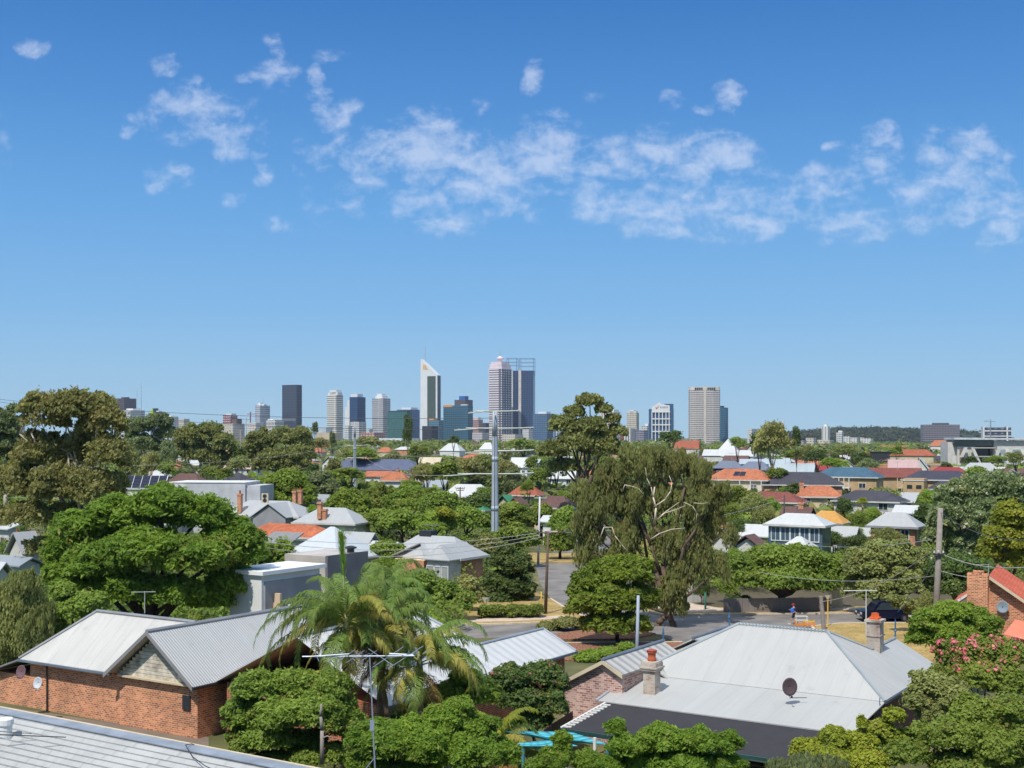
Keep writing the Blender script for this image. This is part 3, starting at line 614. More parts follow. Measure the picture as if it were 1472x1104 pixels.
tower('hall', 'long low white roofed hall below the green glass block', 545, 602, 630, plain('hall_white', C(235, 238, 240, .85), sc=.05), d=2500)
tower('office_building', 'tiny white blocks left of the pale grey tower', 524, 536, 617, facade('f_w8', W_, gl_mid, 5, 4, .4, .7), d=3000)
t = tower('office_building', 'green glass office block with a flecked facade', 556.5, 592, 592, facade('f_grn', C(52, 100, 98, .8), C(95, 160, 150, .75), 5, 5, .5, .5, .15, .6), d=2900, xsplit=586, crown=[(558, 590, 590.5, cw_dark, 'parapet')])
t = tower('office_building', 'blue glass office block with a pale roof behind the green glass block', 571, 603, 589, facade('f_blu2', C(110, 135, 165, .8), C(70, 100, 140, .75), 5, 10, .5, .9, .15, .2), d=3100, crown=[(578, 601, 586, cw_white, 'roof_plant')])
# the white wedge-topped tower
def wedge_tower():
    d = 3300; root = empty('tower', (A(619, 600, d).x, d, 0), R(-18)); tag(root, 'white wedge-topped tower with a green window panel and antenna', 'building')
    c = math.cos(R(18)); xl = (606.5-619)*PXM/c; xr = (631-619)*PXM/c; dp = 22
    zl = H-(516.5-HY)*PXM; zr = H-(539.5-HY)*PXM; b = MB()
    f_ = [(xl, -dp/2, 0), (xr, -dp/2, 0), (xr, -dp/2, zr), (xl+1.5, -dp/2, zl), (xl, -dp/2, zl)]; k = [(x, dp/2, z) for x, y, z in f_]
    b.poly(f_); b.poly(list(reversed(k)))
    for i in range(5): j = (i+1) % 5; b.poly([f_[i], k[i], k[j], f_[j]])
    b.build('walls', [cw_white], root)
    b = MB(); b.box(xr+.05, xr+1.2, -dp/2+3, dp/2, 0, zr-2); b.build('side_glazing', cw_dark, root)
    x0 = (616.6-619)*PXM/c; x1 = (628.6-619)*PXM/c; b = MB(); b.box(x0, x1, -dp/2-1.0, -dp/2+1, 0, H-(541-HY)*PXM)
    b.build('window_panel', facade('f_wp', C(70, 88, 78, .8), C(100, 118, 95, .75), 4.6, 3.2, .5, .5, .2, .5), root)
    # roof emblem: slanted orange strokes
    b = MB(); o_ = [(610, 524), (610, 531)]
    ex = lambda px: (px-619)*PXM/c
    for (a0, a1, y0, y1, sh) in ((610.3, 612.0, 524.5, 531.2, 0), (612.4, 614.4, 525.2, 527.4, .8), (612.4, 615.4, 528.0, 529.8, 1.2), (612.4, 617.0, 530.4, 531.4, 1.6)):
        z0, z1 = H-(y1-HY)*PXM, H-(y0-HY)*PXM
        b.poly([(ex(a0), -dp/2-.4, z1), (ex(a0), -dp/2-.4, z0), (ex(a1+sh), -dp/2-.4, z0), (ex(a1), -dp/2-.4, z1)])
    b.build('emblem', plain('emblem_orange', C(240, 180, 50, .95), .5, sc=.5), root)
    b = MB(); x_ = (611-619)*PXM/c; b.tube((x_, 0, zl-22), (x_, 0, zl+36), .9, .5, 6)
    for k in range(5): b.box(x_-1.7, x_+1.7, -.3, .3, zl+10+k*5, zl+11+k*5)
    b.build('antenna', m_steel, root); KEEP.append((606, 632, 516, 640, d))
wedge_tower()
t = tower('office_building', 'wide teal glass block with an orange roof sign', 637, 680, 583, facade('f_teal', C(72, 118, 138, .8), C(48, 88, 108, .75), 5.2, 6, .7, .85, .1, .2), d=2950, xsplit=673)
b = MB(); w_, dp_, z_ = t['_w'], t['_d'], t['_z']; b.box(-w_/2+2, -w_/2+26, -dp_/2-.6, -dp_/2+1, z_-3.5, z_+1.5); b.build('sign_panel', cw_or, t); b = MB(); b.box(w_/2-26, w_/2-8, -2, 4, z_, z_+2.5); b.build('roof_plant', cw_white, t)
tower('office_building', 'low teal glass block joining the wide teal block on its left', 617, 641, 604, facade('f_teal2', C(110, 150, 165, .8), C(70, 110, 130, .75), 5, 6, .6, .85, .15, .2), d=3050, crown=[(615, 627, 601.5, cw_or, 'orange_roof_strip')])
tower('office_building', 'short blackish brown box before the wedge-topped tower', 607, 630, 612.5, facade('f_blk2', C(58, 54, 62, .8), gl_dark, 6, 6, .4, .7), d=2750)
t = tower('tower', 'brown ribbed tower with a blue crown behind the wide teal block', 653.5, 679.5, 575, facade('f_br2', C(120, 105, 108, .8), C(72, 66, 76, .7), 20, 3.6, .9, .5), d=3250, crown=[(660, 673.5, 569.5, cw_blue, 'blue_crown')])
t = tower('office_building', 'pinkish block with a white roof level right of the wide teal block', 679, 694, 603, facade('f_pk', C(205, 165, 160, .8), C(120, 90, 95, .7), 5, 5, .45, .8), d=3100, crown=[(680, 691, 600, cw_white, 'roof_level')])
tower('office_building', 'dark low block left of the tallest pinkish tower', 691, 703, 608, facade('f_dk2', C(85, 90, 105, .8), gl_dark, 5, 5), d=3150)
# the tallest, pinkish white tower: banded main face, ribbed side face, tiered crown
def crown_tower():
    d = 3350; k = d/F; root = empty('tower', (A(719, 600, d).x, d, 0), YAW); tag(root, 'tall pinkish white tower with a tiered crown, before the navy tower', 'building')
    c, s = math.cos(YAW), abs(math.sin(YAW)); w = (722-703)*k/c; dp = (736-722)*k/s; z = lambda y: H-(y-HY)*k
    b = MB(); b.box(-w/2, w/2, -dp/2, dp/2, 0, z(530)); b.build('walls', facade('f_cr1', C(242, 232, 232, .9), C(120, 112, 122, .75), 6.2, 60, .48, .98, var=.15), root)
    b = MB()
    for i in range(4): b.box(w/2, w/2+1.6, -dp/2+2+i*dp/4, -dp/2+5.2+i*dp/4, 0, z(531))
    b.build('side_ribs', plain('rib_dark', C(75, 80, 98, .8), .5, sc=.1), root)
    b = MB(); b.box(w/2-9, w/2-6.5, -dp/2-1, -dp/2+1, 0, z(531)); b.box(w/2-4.5, w/2-2.5, -dp/2-1, -dp/2+1, 0, z(531)); b.build('front_ribs', MATS['rib_dark'], root)
    b = MB(); b.box(-w*.46, w*.46, -dp*.46, dp*.46, z(530), z(524)); b.build('crown_band', cw_pink, root)
    b = MB(); b.box(-w*.40, w*.40, -dp*.40, dp*.40, z(524), z(520.5)); b.build('upper_crown', plain('crown_pale', C(232, 212, 216, .85), sc=.1), root)
    b = MB(); b.lathe([(5, z(521)), (5.5, z(518)), (9.5, z(516)), (9.5, z(514.8)), (6, z(513.5)), (3, z(512))], (0, 0, 0), 12); b.build('lantern', cw_pink, root)
    b = MB(); b.tube((0, 0, z(512.5)), (0, 0, z(503)), .9, .35, 6); b.build('mast', m_steel, root); KEEP.append((703, 735, 510, 640, d))
crown_tower()
def frame_tower():
    d = 3450; k = d/F; x = lambda px: (px-CX)*k; z = lambda y: H-(y-HY)*k; ox = x(751)
    root = empty('tower', (ox, d, 0), R(-8)); tag(root, 'navy glass tower with open steel frames on its roof, tallest on the skyline', 'building')
    g = facade('f_navy', C(62, 88, 128, .8), C(38, 58, 92, .75), 5.2, 7, .78, .85, .1, .22); b = MB()
    b.box(x(735)-ox, x(746)-ox, -10, 30, 0, z(533)); b.box(x(750)-ox, x(767.5)-ox, -10, 30, 0, z(533)); b.build('walls', g, root)
    b = MB(); b.box(x(746)-ox, x(750)-ox, -12, 28, 0, z(532)); b.box(x(735.6)-ox, x(738)-ox, -11.5, -9, 0, z(533.5)); b.build('white_spine', plain('spine_stone', C(225, 215, 205, .82), sc=.1), root)
    for a0, a1, bars in ((729, 743, (515, 520.5, 525)), (747, 767.5, (515.5, 521, 526.5))):
        b = MB()
        for px in (a0, a1):
            for yy in (-8, 26): b.tube((x(px)-ox, yy, z(540)), (x(px)-ox, yy, z(515)), .7, .7, 5)
        for y_ in bars:
            for yy in (-8, 26): b.tube((x(a0)-ox, yy, z(y_)), (x(a1)-ox, yy, z(y_)), .6, .6, 5)
        for px in (a0, a1): b.tube((x(px)-ox, -8, z(515.3)), (x(px)-ox, 26, z(515.3)), .6, .6, 5)
        b.build('roof_frame', plain('frame_blue_steel', C(85, 115, 150, .8), .5, sc=.1), root)
    KEEP.append((728, 768, 515, 640, d))
frame_tower()
t = tower('office_building', 'blue-grey glass block with a white top right of the navy tower', 765.5, 795, 595, facade('f_bg', C(100, 130, 160, .8), C(70, 98, 130, .75), 5, 6, .6, .85, .1, .25), d=2850, xsplit=786, crown=[(774, 792, 592, cw_white, 'white_roof_level')])
tower('office_building', 'low white gridded block at the foot of the navy tower', 751, 766, 617, facade('f_w9', W_, C(110, 110, 120, .7), 3.6, 3.2, .5, .6), d=2700)
tower('office_building', 'small pale block at the foot of the tallest pinkish tower', 679, 703, 622, facade('f_w10', C(215, 205, 205, .8), gl_mid, 5, 5, .4, .6), d=2700)
tower('office_building', 'low cream blocks right of the big steel power pole top', 722, 752, 624, facade('f_w11', Cr_, gl_mid, 5, 5, .4, .6), d=2650)
tower('office_building', 'faint grey block far right of the navy tower', 800.5, 812, 605, facade('f_gy', C(170, 180, 190, .8), gl_mid, 5, 5, .4, .6), d=3800)
tower('office_building', 'pale narrow block just right of the blue-grey glass block', 795, 799, 607, facade('f_gy2', C(150, 165, 185, .8), gl_mid, 5, 5, .5, .8), d=3300)
tower('apartment_building', 'white and pink block half hidden behind the tall gum crown', 862, 892, 592, facade('f_wp2', W_, C(215, 150, 150, .75), 12, 8, .35, .5), d=2600, crown=[(868, 890, 589, cw_white, 'roof_level')])
tower('office_building', 'narrow rusty red block right of the white and pink block', 890, 899, 612, plain('f_rust', C(165, 85, 75, .8), sc=.05), d=2650)
t = tower('tower', 'small cream tower with a domed white top left of the white-gridded blue tower', 901, 918.5, 594, facade('f_cr2', Cr_, C(120, 115, 110, .7), 4.6, 4, .45, .65), d=2900, xsplit=914, crown=[(902, 917, 591.5, cw_cream, 'crown'), (905, 914, 589.5, cw_white, 'crown_top')])
tower('apartment_building', 'white flats with upright dark strips before the small cream tower', 896.5, 914, 616, facade('f_ws', W_, C(100, 90, 95, .7), 60, 5.5, .97, .45, var=.1), d=2500)
tower('office_building', 'lilac grey low block before the small cream tower', 913, 932, 618.5, facade('f_li', C(165, 160, 175, .8), C(95, 95, 115, .7), 4.5, 20, .5, .95), d=2550)
tower('apartment_building', 'small white stepped block left of the white-gridded blue tower', 921, 935, 612, facade('f_w12', W_, gl_mid, 5, 5, .4, .6), d=3000, crown=[(928, 934, 609, cw_white, 'roof_level')])
def grid_tower():
    d = 2900; k = d/F; x = lambda px: (px-CX)*k; z = lambda y: H-(y-HY)*k; ox = x(950.5)
    root = empty('tower', (ox, d, 0), R(-10)); tag(root, 'blue glass tower with a white grid front and gabled sign top', 'building')
    g = facade('f_gt', C(60, 105, 150, .8), C(42, 78, 115, .75), 5, 5, .7, .85, .1, .2); b = MB()
    b.box(x(933)-ox, x(968)-ox, -8, 26, 0, z(588)); b.box(x(955)-ox, x(967.5)-ox, 4, 24, z(588)+.01, z(580.5)); b.build('walls', g, root)
    b = MB(); y0, y1 = -11, -8.02
    for px in (937, 942, 947, 952, 957, 961.5): b.box(x(px)-ox, x(px)-ox+2.0, y0, y1, 0, z(592))
    for yy in (592, 602, 610.5, 620): b.box(x(937)-ox-.1, x(963)-ox+1, y0-.3, y1, z(yy)-1.6, z(yy)+1.0)
    b.build('white_grid', cw_white, root)
    b = MB(); p = [(x(937.5)-ox, z(592)), (x(963)-ox, z(592)), (x(963)-ox, z(583)), (x(952)-ox, z(581.5)), (x(948)-ox, z(578.5)), (x(943)-ox, z(582)), (x(937.5)-ox, z(585))]
    b.poly([(a, y0, c) for a, c in p]); b.poly([(a, y1+1, c) for a, c in reversed(p)])
    for i in range(len(p)):
        j = (i+1) % len(p); b.poly([(p[i][0], y0, p[i][1]), (p[i][0], y1+1, p[i][1]), (p[j][0], y1+1, p[j][1]), (p[j][0], y0, p[j][1])])
    b.build('sign_top', cw_white, root)
    b = MB(); e = lambda px, py: (x(px)-ox, y0-.4, z(py))
    b.poly([e(942.6, 585.6), e(943.6, 585.0), e(944.6, 587.2), e(944.2, 588.6)]); b.poly([e(944.2, 588.6), e(944.5, 587), e(947.6, 583.4), e(948.4, 583.2)]); b.build('emblem', plain('emblem_red', C(205, 60, 60, .9), sc=.5), root)
    b = MB()
    for i in range(6): b.box(x(949.5+i*1.9)-ox, x(950.7+i*1.9)-ox, y0-.5, y0-.05, z(586.6), z(584.4))
    b.build('sign_letters', plain('sign_pale_grey', C(170, 175, 190, .8), sc=.5), root); KEEP.append((933, 968, 578, 634, d))
grid_tower()
def round_tower():
    d = 2800; k = d/F; x = lambda px: (px-CX)*k; z = lambda y: H-(y-HY)*k; ox = x(1012.5); w = 22.6*k
    root = empty('tower', (ox, d, 0), R(-3)); tag(root, 'wide cream banded apartment tower with a central rib and dark roof louvres', 'building')
    P = [(-w, 0), (-w*.93, -9), (-w*.55, -14), (-w*.07, -15), (w*.07, -15), (w*.55, -14), (w*.93, -9), (w, 0), (w*.9, 26), (-w*.9, 26)]
    b = MB(); b.prism(P, 0, z(561)); b.build('walls', facade('f_rd', C(218, 210, 202, .85), C(112, 106, 110, .75), 2800/F*3.05, 2800/F*2.2, .5, .82, var=.35), root)
    b = MB(); b.box(-2.6, 2.6, -16.5, -14.5, 0, z(557)); b.build('central_rib', cw_cream, root)
    b = MB(); P2 = [(a*.985, c*.985) for a, c in P]; b.prism(P2, z(561), z(556.5)); b.build('roof_parapet', cw_cream, root)
    for s in (-1, 1):
        for i in range(4): 
            b = MB(); xx = s*(7+i*4.6); b.box(xx-1.7, xx+1.7, -15.2, -12, z(560.2), z(557.6)); b.build('louvre', cw_dark, root)
    for px, yy in ((1012.5, 551.5), (1014, 553.5), (1017, 553), (1019, 554.5)): spire(root, px, yy, 557, d, .6, 'antenna')
    KEEP.append((990, 1035, 551, 640, d))
round_tower()
tower('tower', 'slim teal blue glass tower right of the wide cream banded tower', 1033, 1047, 586, facade('f_tb', C(62, 120, 145, .8), C(40, 82, 110, .75), 5, 4, .6, .85, .1, .25), d=2900, crown=[(1034, 1041, 583.5, cw_dark, 'plant_room')])
tower('hotel', 'white slab block left of the gum tree with pale trunk', 1071.5, 1098, 616.5, facade('f_wh', W_, C(150, 155, 160, .7), 3.4, 2.6, .55, .6), d=2300, xsplit=1077)
t = empty('radio_mast', (A(1126, 620, 3000).x, 3000, 0)); tag(t, 'red and white lattice mast above the gum tree with pale trunk', 'mast')
b = MB(); b.tube((0, 0, 0), (0, 0, A(1126, 610, 3000).z), 3.2, 2.2, 4); b.build('lower_section', plain('mast_red', C(205, 90, 85, .85), sc=.1), t); b = MB(); b.tube((0, 0, A(1126, 610, 3000).z), (0, 0, A(1126, 602.5, 3000).z), 2.2, 1.6, 4); b.build('upper_section', cw_white, t)
tower('apartment_building', 'slim white two-lobed tower in front of the wooded hill', 1181, 1193.5, 613, facade('f_sl', W_, C(120, 130, 145, .7), 80, 5.5, .97, .22, var=.1), d=2500, crown=[(1184, 1190, 610, cw_white, 'roof_level')])
tower('apartment_building', 'small grey and white tower before the wooded hill, right of the slim white one', 1202, 1213, 621.5, facade('f_gw', W_, C(120, 125, 135, .7), 4, 4, .5, .7), d=2400, crown=[(1205, 1212, 619, cw_white, 'roof_level')])
for i, (a0, a1, yt, dd, lb) in enumerate(((1212, 1224, 627, 2300, 'left and taller white terrace of flats before the wooded hill'), (1222, 1235, 629, 2250, 'right and lower white terrace of flats before the wooded hill'), (1240, 1256, 630, 2300, 'small white villa block among trees on the wooded hill'),
        (1158, 1174, 629.5, 2100, 'small cream block left of the slim white two-lobed tower'), (1174, 1199, 632.5, 2000, 'wide cream block at the foot of the slim white two-lobed tower'), (1142, 1160, 633, 2050, 'low mauve and white block right of the gum tree with pale trunk'),
        (1098, 1110, 633, 2000, 'low white block beside the white slab hotel'), (1236, 1243, 629, 2500, 'tiny white house on the wooded hill'))):
    tower('building', lb, a0, a1, yt, facade('f_low%d' % i, (W_, W_, W_, Cr_, Cr_, C(205, 180, 185, .8), W_, W_)[i], gl_mid, 4, 5, .4, .6), d=dd)
t = tower('hotel', 'long grey gridded slab hotel on the right skyline', 1325, 1377.5, 610.5, facade('f_slab', C(152, 146, 152, .78), C(78, 76, 88, .75), 2200/F*3, 2200/F*2.2, .55, .8, var=.25), d=2200, dep=.35, yaw=R(-6), crown=[(1341, 1363, 608, plain('slab_plant', C(95, 98, 105, .8), sc=.1), 'plant_room')])
tower('office_building', 'low dark green block between the slab hotel and the white office', 1383, 1402, 624.5, facade('f_dg', C(95, 120, 115, .8), gl_dark, 5, 5), d=2600)
t = tower('office_building', 'white framed dark office block under a crane on the right skyline', 1412, 1452, 614.5, facade('f_wo', C(70, 75, 90, .8), C(150, 160, 175, .75), 2200/F*3.5, 2200/F*9, .5, .4, var=.4), d=2200, dep=.4, yaw=R(-10))
b = MB(); w_, dp_, z_ = t['_w'], t['_d'], t['_z']; 
for xx in (-w_/2-.6, w_/2-8): b.box(xx, xx+2.4, -dp_/2-1, dp_/2, 0, z_+1.6)
b.box(-w_/2, w_/2, -dp_/2-1, -dp_/2-.2, z_-7, z_-5); b.box(-w_/2, w_/2, -dp_/2-1, -dp_/2-.2, z_-16, z_-14.4); b.build('white_frame', cw_white, t)
t = empty('tower_crane', (A(1424, 612, 2150).x, 2150, 0)); tag(t, 'pale tower crane on top of the white framed office block', 'crane')
z = A(1424, 606, 2150).z; b = MB(); b.tube((0, 0, 0), (0, 0, z+1), .9, .9, 4); b.build('crane_mast', cw_grey, t); b = MB(); b.box(-11, 8, -.5, .5, z, z+.9); b.tube((0, 0, z+4), (-10, 0, z+.9), .2, .2, 4); b.tube((0, 0, z), (0, 0, z+4), .5, .3, 4); b.build('jib', cw_grey, t)
KEEP.append((1142, 1256, 626, 636, 2000))
# the wooded hill behind the right suburbs
lf_wood = leaf('distant_wood_leaves', C(96, 108, 72, .8), C(66, 80, 56, .7), .3)
def hill():
    b = MB(); N = 60; prof = lambda t: (.25+.75*math.sin(min(1, t*2.2)*math.pi/2))*(1-.25*max(0, t-.55)/.45) if t < .97 else .4
    xs = [1120+(1345-1120)*i/N for i in range(N+1)]; tops = []
    for i, px in enumerate(xs):
        t = i/N; yt = 627-8.0*math.sin(min(t*1.7, 1)*math.pi/2)+3.2*max(0, t-.5)/.5+.5*math.sin(i*1.3); tops.append(yt)
    rows = [(3000, 0), (3250, .55), (3500, .9), (3700, 1), (4100, 0)]; v = []
    for d, k in rows: v.append([Vector(((px-CX)/F*3700*(.96 if d < 3200 else 1), d, max(0, (H-(yt+1.0-HY)/F*3700)*k) - .05)) for px, yt in zip(xs, tops)])
    for r in range(len(rows)-1):
        for i in range(N): b.poly([v[r][i], v[r][i+1], v[r+1][i+1], v[r+1][i]])
    o = b.build('hill', plain('hill_bush', C(84, 94, 74, .5), .95, sc=.02), None, True); tag(o, kind='structure')
    rng = np.random.default_rng(5); cl = []
    for i in range(900):
        j = rng.integers(0, N); t = rng.random(); r_ = rng.integers(0, 3); a = v[r_][j].lerp(v[r_+1][j], t); r = rng.uniform(7, 15); cl.append((a.x+rng.uniform(-6, 6), a.y, a.z+r*.35, r, r, r*.8))
    P = leaves(cl, 26000, 5.0, 'round', rng); o = bpy.data.objects.new('distant_woods', quads_mesh('distant_woods', *P, lf_wood)); COL.objects.link(o); tag(o, kind='stuff')
hill()
# ---------------- suburban houses ----------------
def wall_box(b, x0, x1, y0, y1, z0, z1): b.box(x0, x1, y0, y1, z0, z1)
def chimney(root, x, y, z0, z1, w=.75, mat=None, pot=True, pm=None, name='chimney'):
    mat = mat or b_orange; b = MB(); b.box(x-w/2, x+w/2, y-w/2, y+w/2, z0, z1-.25); b.box(x-w/2-.09, x+w/2+.09, y-w/2-.09, y+w/2+.09, z1-.25, z1-.08); b.box(x-w/2-.04, x+w/2+.04, y-w/2-.04, y+w/2+.04, z1-.08, z1+.04)
    o = b.build(name, mat, root)
    if pot: b = MB(); b.lathe([(.16, 0), (.2, .1), (.13, .22), (.15, .45), (.2, .5)], (x, y, z1+.03), 10); b.build('chimney_pot', pm or t_terra, o, True)
    return o
def window(root, face, u, z, w, h, W, Dp, mat=None, pane=None, t=.1, wall=0.0):
    """face: 'f' front (-y) or 's' side (+x); u along the face"""
    mat = mat or m_white; fr = MB(); pn = MB()
    if face == 'f':
        y = -Dp/2; fr.box(u-w/2-t, u+w/2+t, y-.10, y+.02, z-h/2-t, z-h/2); fr.box(u-w/2-t, u+w/2+t, y-.10, y+.02, z+h/2, z+h/2+t)
        fr.box(u-w/2-t, u-w/2, y-.098, y+.02, z-h/2, z+h/2); fr.box(u+w/2, u+w/2+t, y-.098, y+.02, z-h/2, z+h/2); fr.box(u-.03, u+.03, y-.08, y+.02, z-h/2, z+h/2)
        pn.box(u-w/2, u+w/2, y-.04, y+.015, z-h/2, z+h/2)
    else:
        x = W/2; fr.box(x-.02, x+.10, u-w/2-t, u+w/2+t, z-h/2-t, z-h/2); fr.box(x-.02, x+.10, u-w/2-t, u+w/2+t, z+h/2, z+h/2+t)
        fr.box(x-.02, x+.098, u-w/2-t, u-w/2, z-h/2, z+h/2); fr.box(x-.02, x+.098, u+w/2, u+w/2+t, z-h/2, z+h/2); pn.box(x-.015, x+.04, u-w/2, u+w/2, z-h/2, z+h/2)
    o = fr.build('window', mat, root); pn.build('pane', pane or m_glass, o); return o
def roof_mesh(b, kind, W, D, ze, zr, ov=.5, t=.14):
    x, y = W/2+ov, D/2+ov; k = (zr-ze)
    if kind == 'hip' or kind == 'pyr':
        r = max(x-y, .05) if x > y else .05; ry = max(y-x, .05) if y > x else 0.0
        if kind == 'pyr': r = .3; ry = 0.0
        A_, B_ = ((-r, 0, zr), (r, 0, zr)) if x >= y or kind == 'pyr' else ((0, -ry, zr), (0, ry, zr))
        c = [(-x, -y, ze), (x, -y, ze), (x, y, ze), (-x, y, ze)]
        if x >= y or kind == 'pyr': F_ = [(c[0], c[1], B_, A_), (c[1], c[2], B_), (c[2], c[3], A_, B_), (c[3], c[0], A_)]
        else: F_ = [(c[0], c[1], A_), (c[1], c[2], B_, A_), (c[2], c[3], B_), (c[3], c[0], A_, B_)]
        for f in F_: b.poly(f)
        for i in range(4):
            p, q = c[i], c[(i+1) % 4]; b.poly([(p[0], p[1], p[2]-t), (q[0], q[1], q[2]-t), q, p])
        b.poly([(p[0], p[1], p[2]-t) for p in reversed(c)])
    elif kind == 'gable':      # ridge along the width
        b.slab([(-x, -y, ze), (x, -y, ze), (x, 0, zr), (-x, 0, zr)], t); b.slab([(x, y, ze), (-x, y, ze), (-x, 0, zr), (x, 0, zr)], t)
    elif kind == 'front':      # ridge runs away from the front, gable faces it
        b.slab([(-x, -y, ze), (0, -y, zr), (0, y, zr), (-x, y, ze)], t); b.slab([(0, -y, zr), (x, -y, ze), (x, y, ze), (0, y, zr)], t)
    elif kind == 'flat': b.box(-x, x, -y, y, ze, max(zr, ze+.15))
    elif kind == 'shed': b.slab([(-x, -y, ze), (x, -y, ze), (x, y, zr), (-x, y, zr)], t)
def gable_wall(b, kind, W, D, ze, zr, ov):
    s = (zr-ze)
    if kind == 'front':
        for y in (-D/2, D/2): b.poly([(-W/2, y, ze), (W/2, y, ze), (0, y, zr-s*ov/(W/2+ov)-.1)])
    if kind == 'gable':
        for x in (-W/2, W/2): b.poly([(x, -D/2, ze), (x, D/2, ze), (x, 0, zr-s*ov/(D/2+ov)-.1)])
def house(label, x0, x1, ye, yr, kind, rmat, wmat, ez=3.0, r=.75, yaw=YAW, chim=(), wins='auto', name='house', cat='house', ov=.5, extra=None, d=None, keep=True, look=None, group=None):
    """a house whose roof spans columns x0..x1, nearest eave at row ye (eave height ez) and ridge at row yr"""
    if d is None: d = F*(H-ez)/(ye-HY)
    if d > 140 and kind in ('hip', 'gable') and d < 1300: q_ = (x1-x0)*.11; x0 -= q_; x1 += q_; yr += .10*(ye-yr)
    if yaw == YAW and d > 240: yaw = R(-32.5+((int(x0*7)+int(ye*3)) % 23)); r *= .9
    c, s = math.cos(yaw), abs(math.sin(yaw)); wa = (x1-x0)*d/F; w = wa/(c+r*s)-2*ov; w = max(w, 2.5); dp = w*r
    if kind == 'pyr': dp = w
    if kind == 'hip': dp *= .8
    for _ in range(3):
        half = (dp/2*c+w/2*s); dc = d+half*.75; w = max(((x1-x0)*dc/F)/(c+r*s)-2*ov, 2.5); dp = w if kind == 'pyr' else w*r*(.8 if kind == 'hip' else 1)
    half = (dp/2*c+w/2*s); dc = d+half*.75; x = ((x0+x1)/2-CX)/F*dc
    zr = max(H-(yr-HY)/F*dc, ez+.3) if kind != 'flat' else ez+.35
    ezz = H-(ye-HY)/F*(d)                            # true eave height at the near corner
    ez = max(ezz, 2.2)
    zr = max(zr, ez+.3)
    root = empty(name, (x, dc, 0), yaw); tag(root, label, cat, group)
    b = MB(); b.box(-w/2, w/2, -dp/2, dp/2, 0, ez-.08 if kind != 'flat' else ez); gable_wall(b, kind, w, dp, ez-.08, zr, ov); b.build('wall', wmat, root)
    b = MB(); roof_mesh(b, kind, w, dp, ez, zr, ov); ro = b.build('roof', rmat, root)
    if kind in ('hip', 'pyr', 'flat') and d < 420:
        b = MB(); fx, fy = w/2+ov+.02, dp/2+ov+.02; b.box(-fx, fx, -fy-.05, -fy, ez-.24, ez+.02); b.box(-fx, fx, fy, fy+.05, ez-.24, ez+.02); b.box(fx, fx+.05, -fy-.05, fy+.05, ez-.24, ez+.02); b.box(-fx-.05, -fx, -fy-.05, fy+.05, ez-.24, ez+.02); b.build('gutter', m_offw if int(x0) % 3 else m_greyw, root)
    for ch in chim: chimney(root, w/2*ch[0], dp/2*ch[1], ez, zr+ch[2], ch[3] if len(ch) > 3 else .8)
    if wins == 'auto' and d < 620:
        zz = [1.55] if ez < 4.5 else [1.5, 4.4]
        for z in zz:
            if z+.8 > ez: z = ez-.95
            for u in (-.28, .28): window(root, 'f', w*u, z, min(1.6, w*.16), 1.15, w, dp)
            window(root, 's', 0, z, 1.5, 1.1, w, dp)
        b = MB(); b.box(-.5, .5, -dp/2-.06, -dp/2+.02, 0, 2.1); b.build('door', m_darkwood, root)
    if keep: KEEP.append((x0, x1, min(yr, ye)-1, ye+(4 if d > 500 else 8), d))
    root['_w'] = w; root['_d'] = dp; root['_z'] = ez; root['_r'] = zr
    if label is None: auto(root, look, (x0+x1)/2, (ye+yr)/2)
    if extra: extra(root, w, dp, ez, zr)
    return root
def solar(root, w, dp, ez, zr, u=(-.1, .35), n=3, f=(.3, .7)):
    y0, y1 = -dp/2-.5, 0; m = plain('solar_cells', C(38, 44, 70, .8), .15, .2)
    fy = lambda t: (y0+(y1-y0)*t, ez+(zr-ez)*t+.12); a, b_ = fy(f[0]), fy(f[1]); b = MB(); st = (u[1]-u[0])*w/n
    for i in range(n): x = u[0]*w+i*st; b.slab([(x, a[0], a[1]), (x+st*.92, a[0], a[1]), (x+st*.92, b_[0], b_[1]), (x, b_[0], b_[1])], .05)
    b.build('solar_panels', m, root)
def balcony(root, w, dp, ez, zr, mat=None, u=(-.45, .45), z=None, n=5, depth=1.8, face='f'):
    z = z if z is not None else ez-2.6; b = MB(); y0 = -dp/2-depth; b.box(u[0]*w, u[1]*w, y0, -dp/2-.01, z-.2, z); b.box(u[0]*w, u[1]*w, y0, y0+.06, z+.95, z+1.05)
    k = max(int((u[1]-u[0])*w/.35), 4)
    for i in range(k+1): x = u[0]*w+(u[1]-u[0])*w*i/k; b.box(x-.02, x+.02, y0+.01, y0+.05, z, z+.95)
    for i in range(n+1): x = u[0]*w+(u[1]-u[0])*w*i/n; b.box(x-.09, x+.09, y0-.02, y0+.16, 0, ez-.12)
    b.build('balcony', mat or m_white, root)
def aircon(loc, label, rz=0, s=1.0, parent=None, root=True):
    r_ = empty('air_conditioner', loc, rz); tag(r_, label, 'air conditioner'); b = MB(); b.box(-.45*s, .45*s, -.2*s, .2*s, 0, 1.3*s); b.build('casing', m_cream if not parent else parent, r_)
    for z in (.36, .94):
        b = MB(); b.tube((0, -.21*s, z*s), (0, -.235*s, z*s), .27*s, .27*s, 14); b.build('fan_grille', m_dark, r_)
    return r_
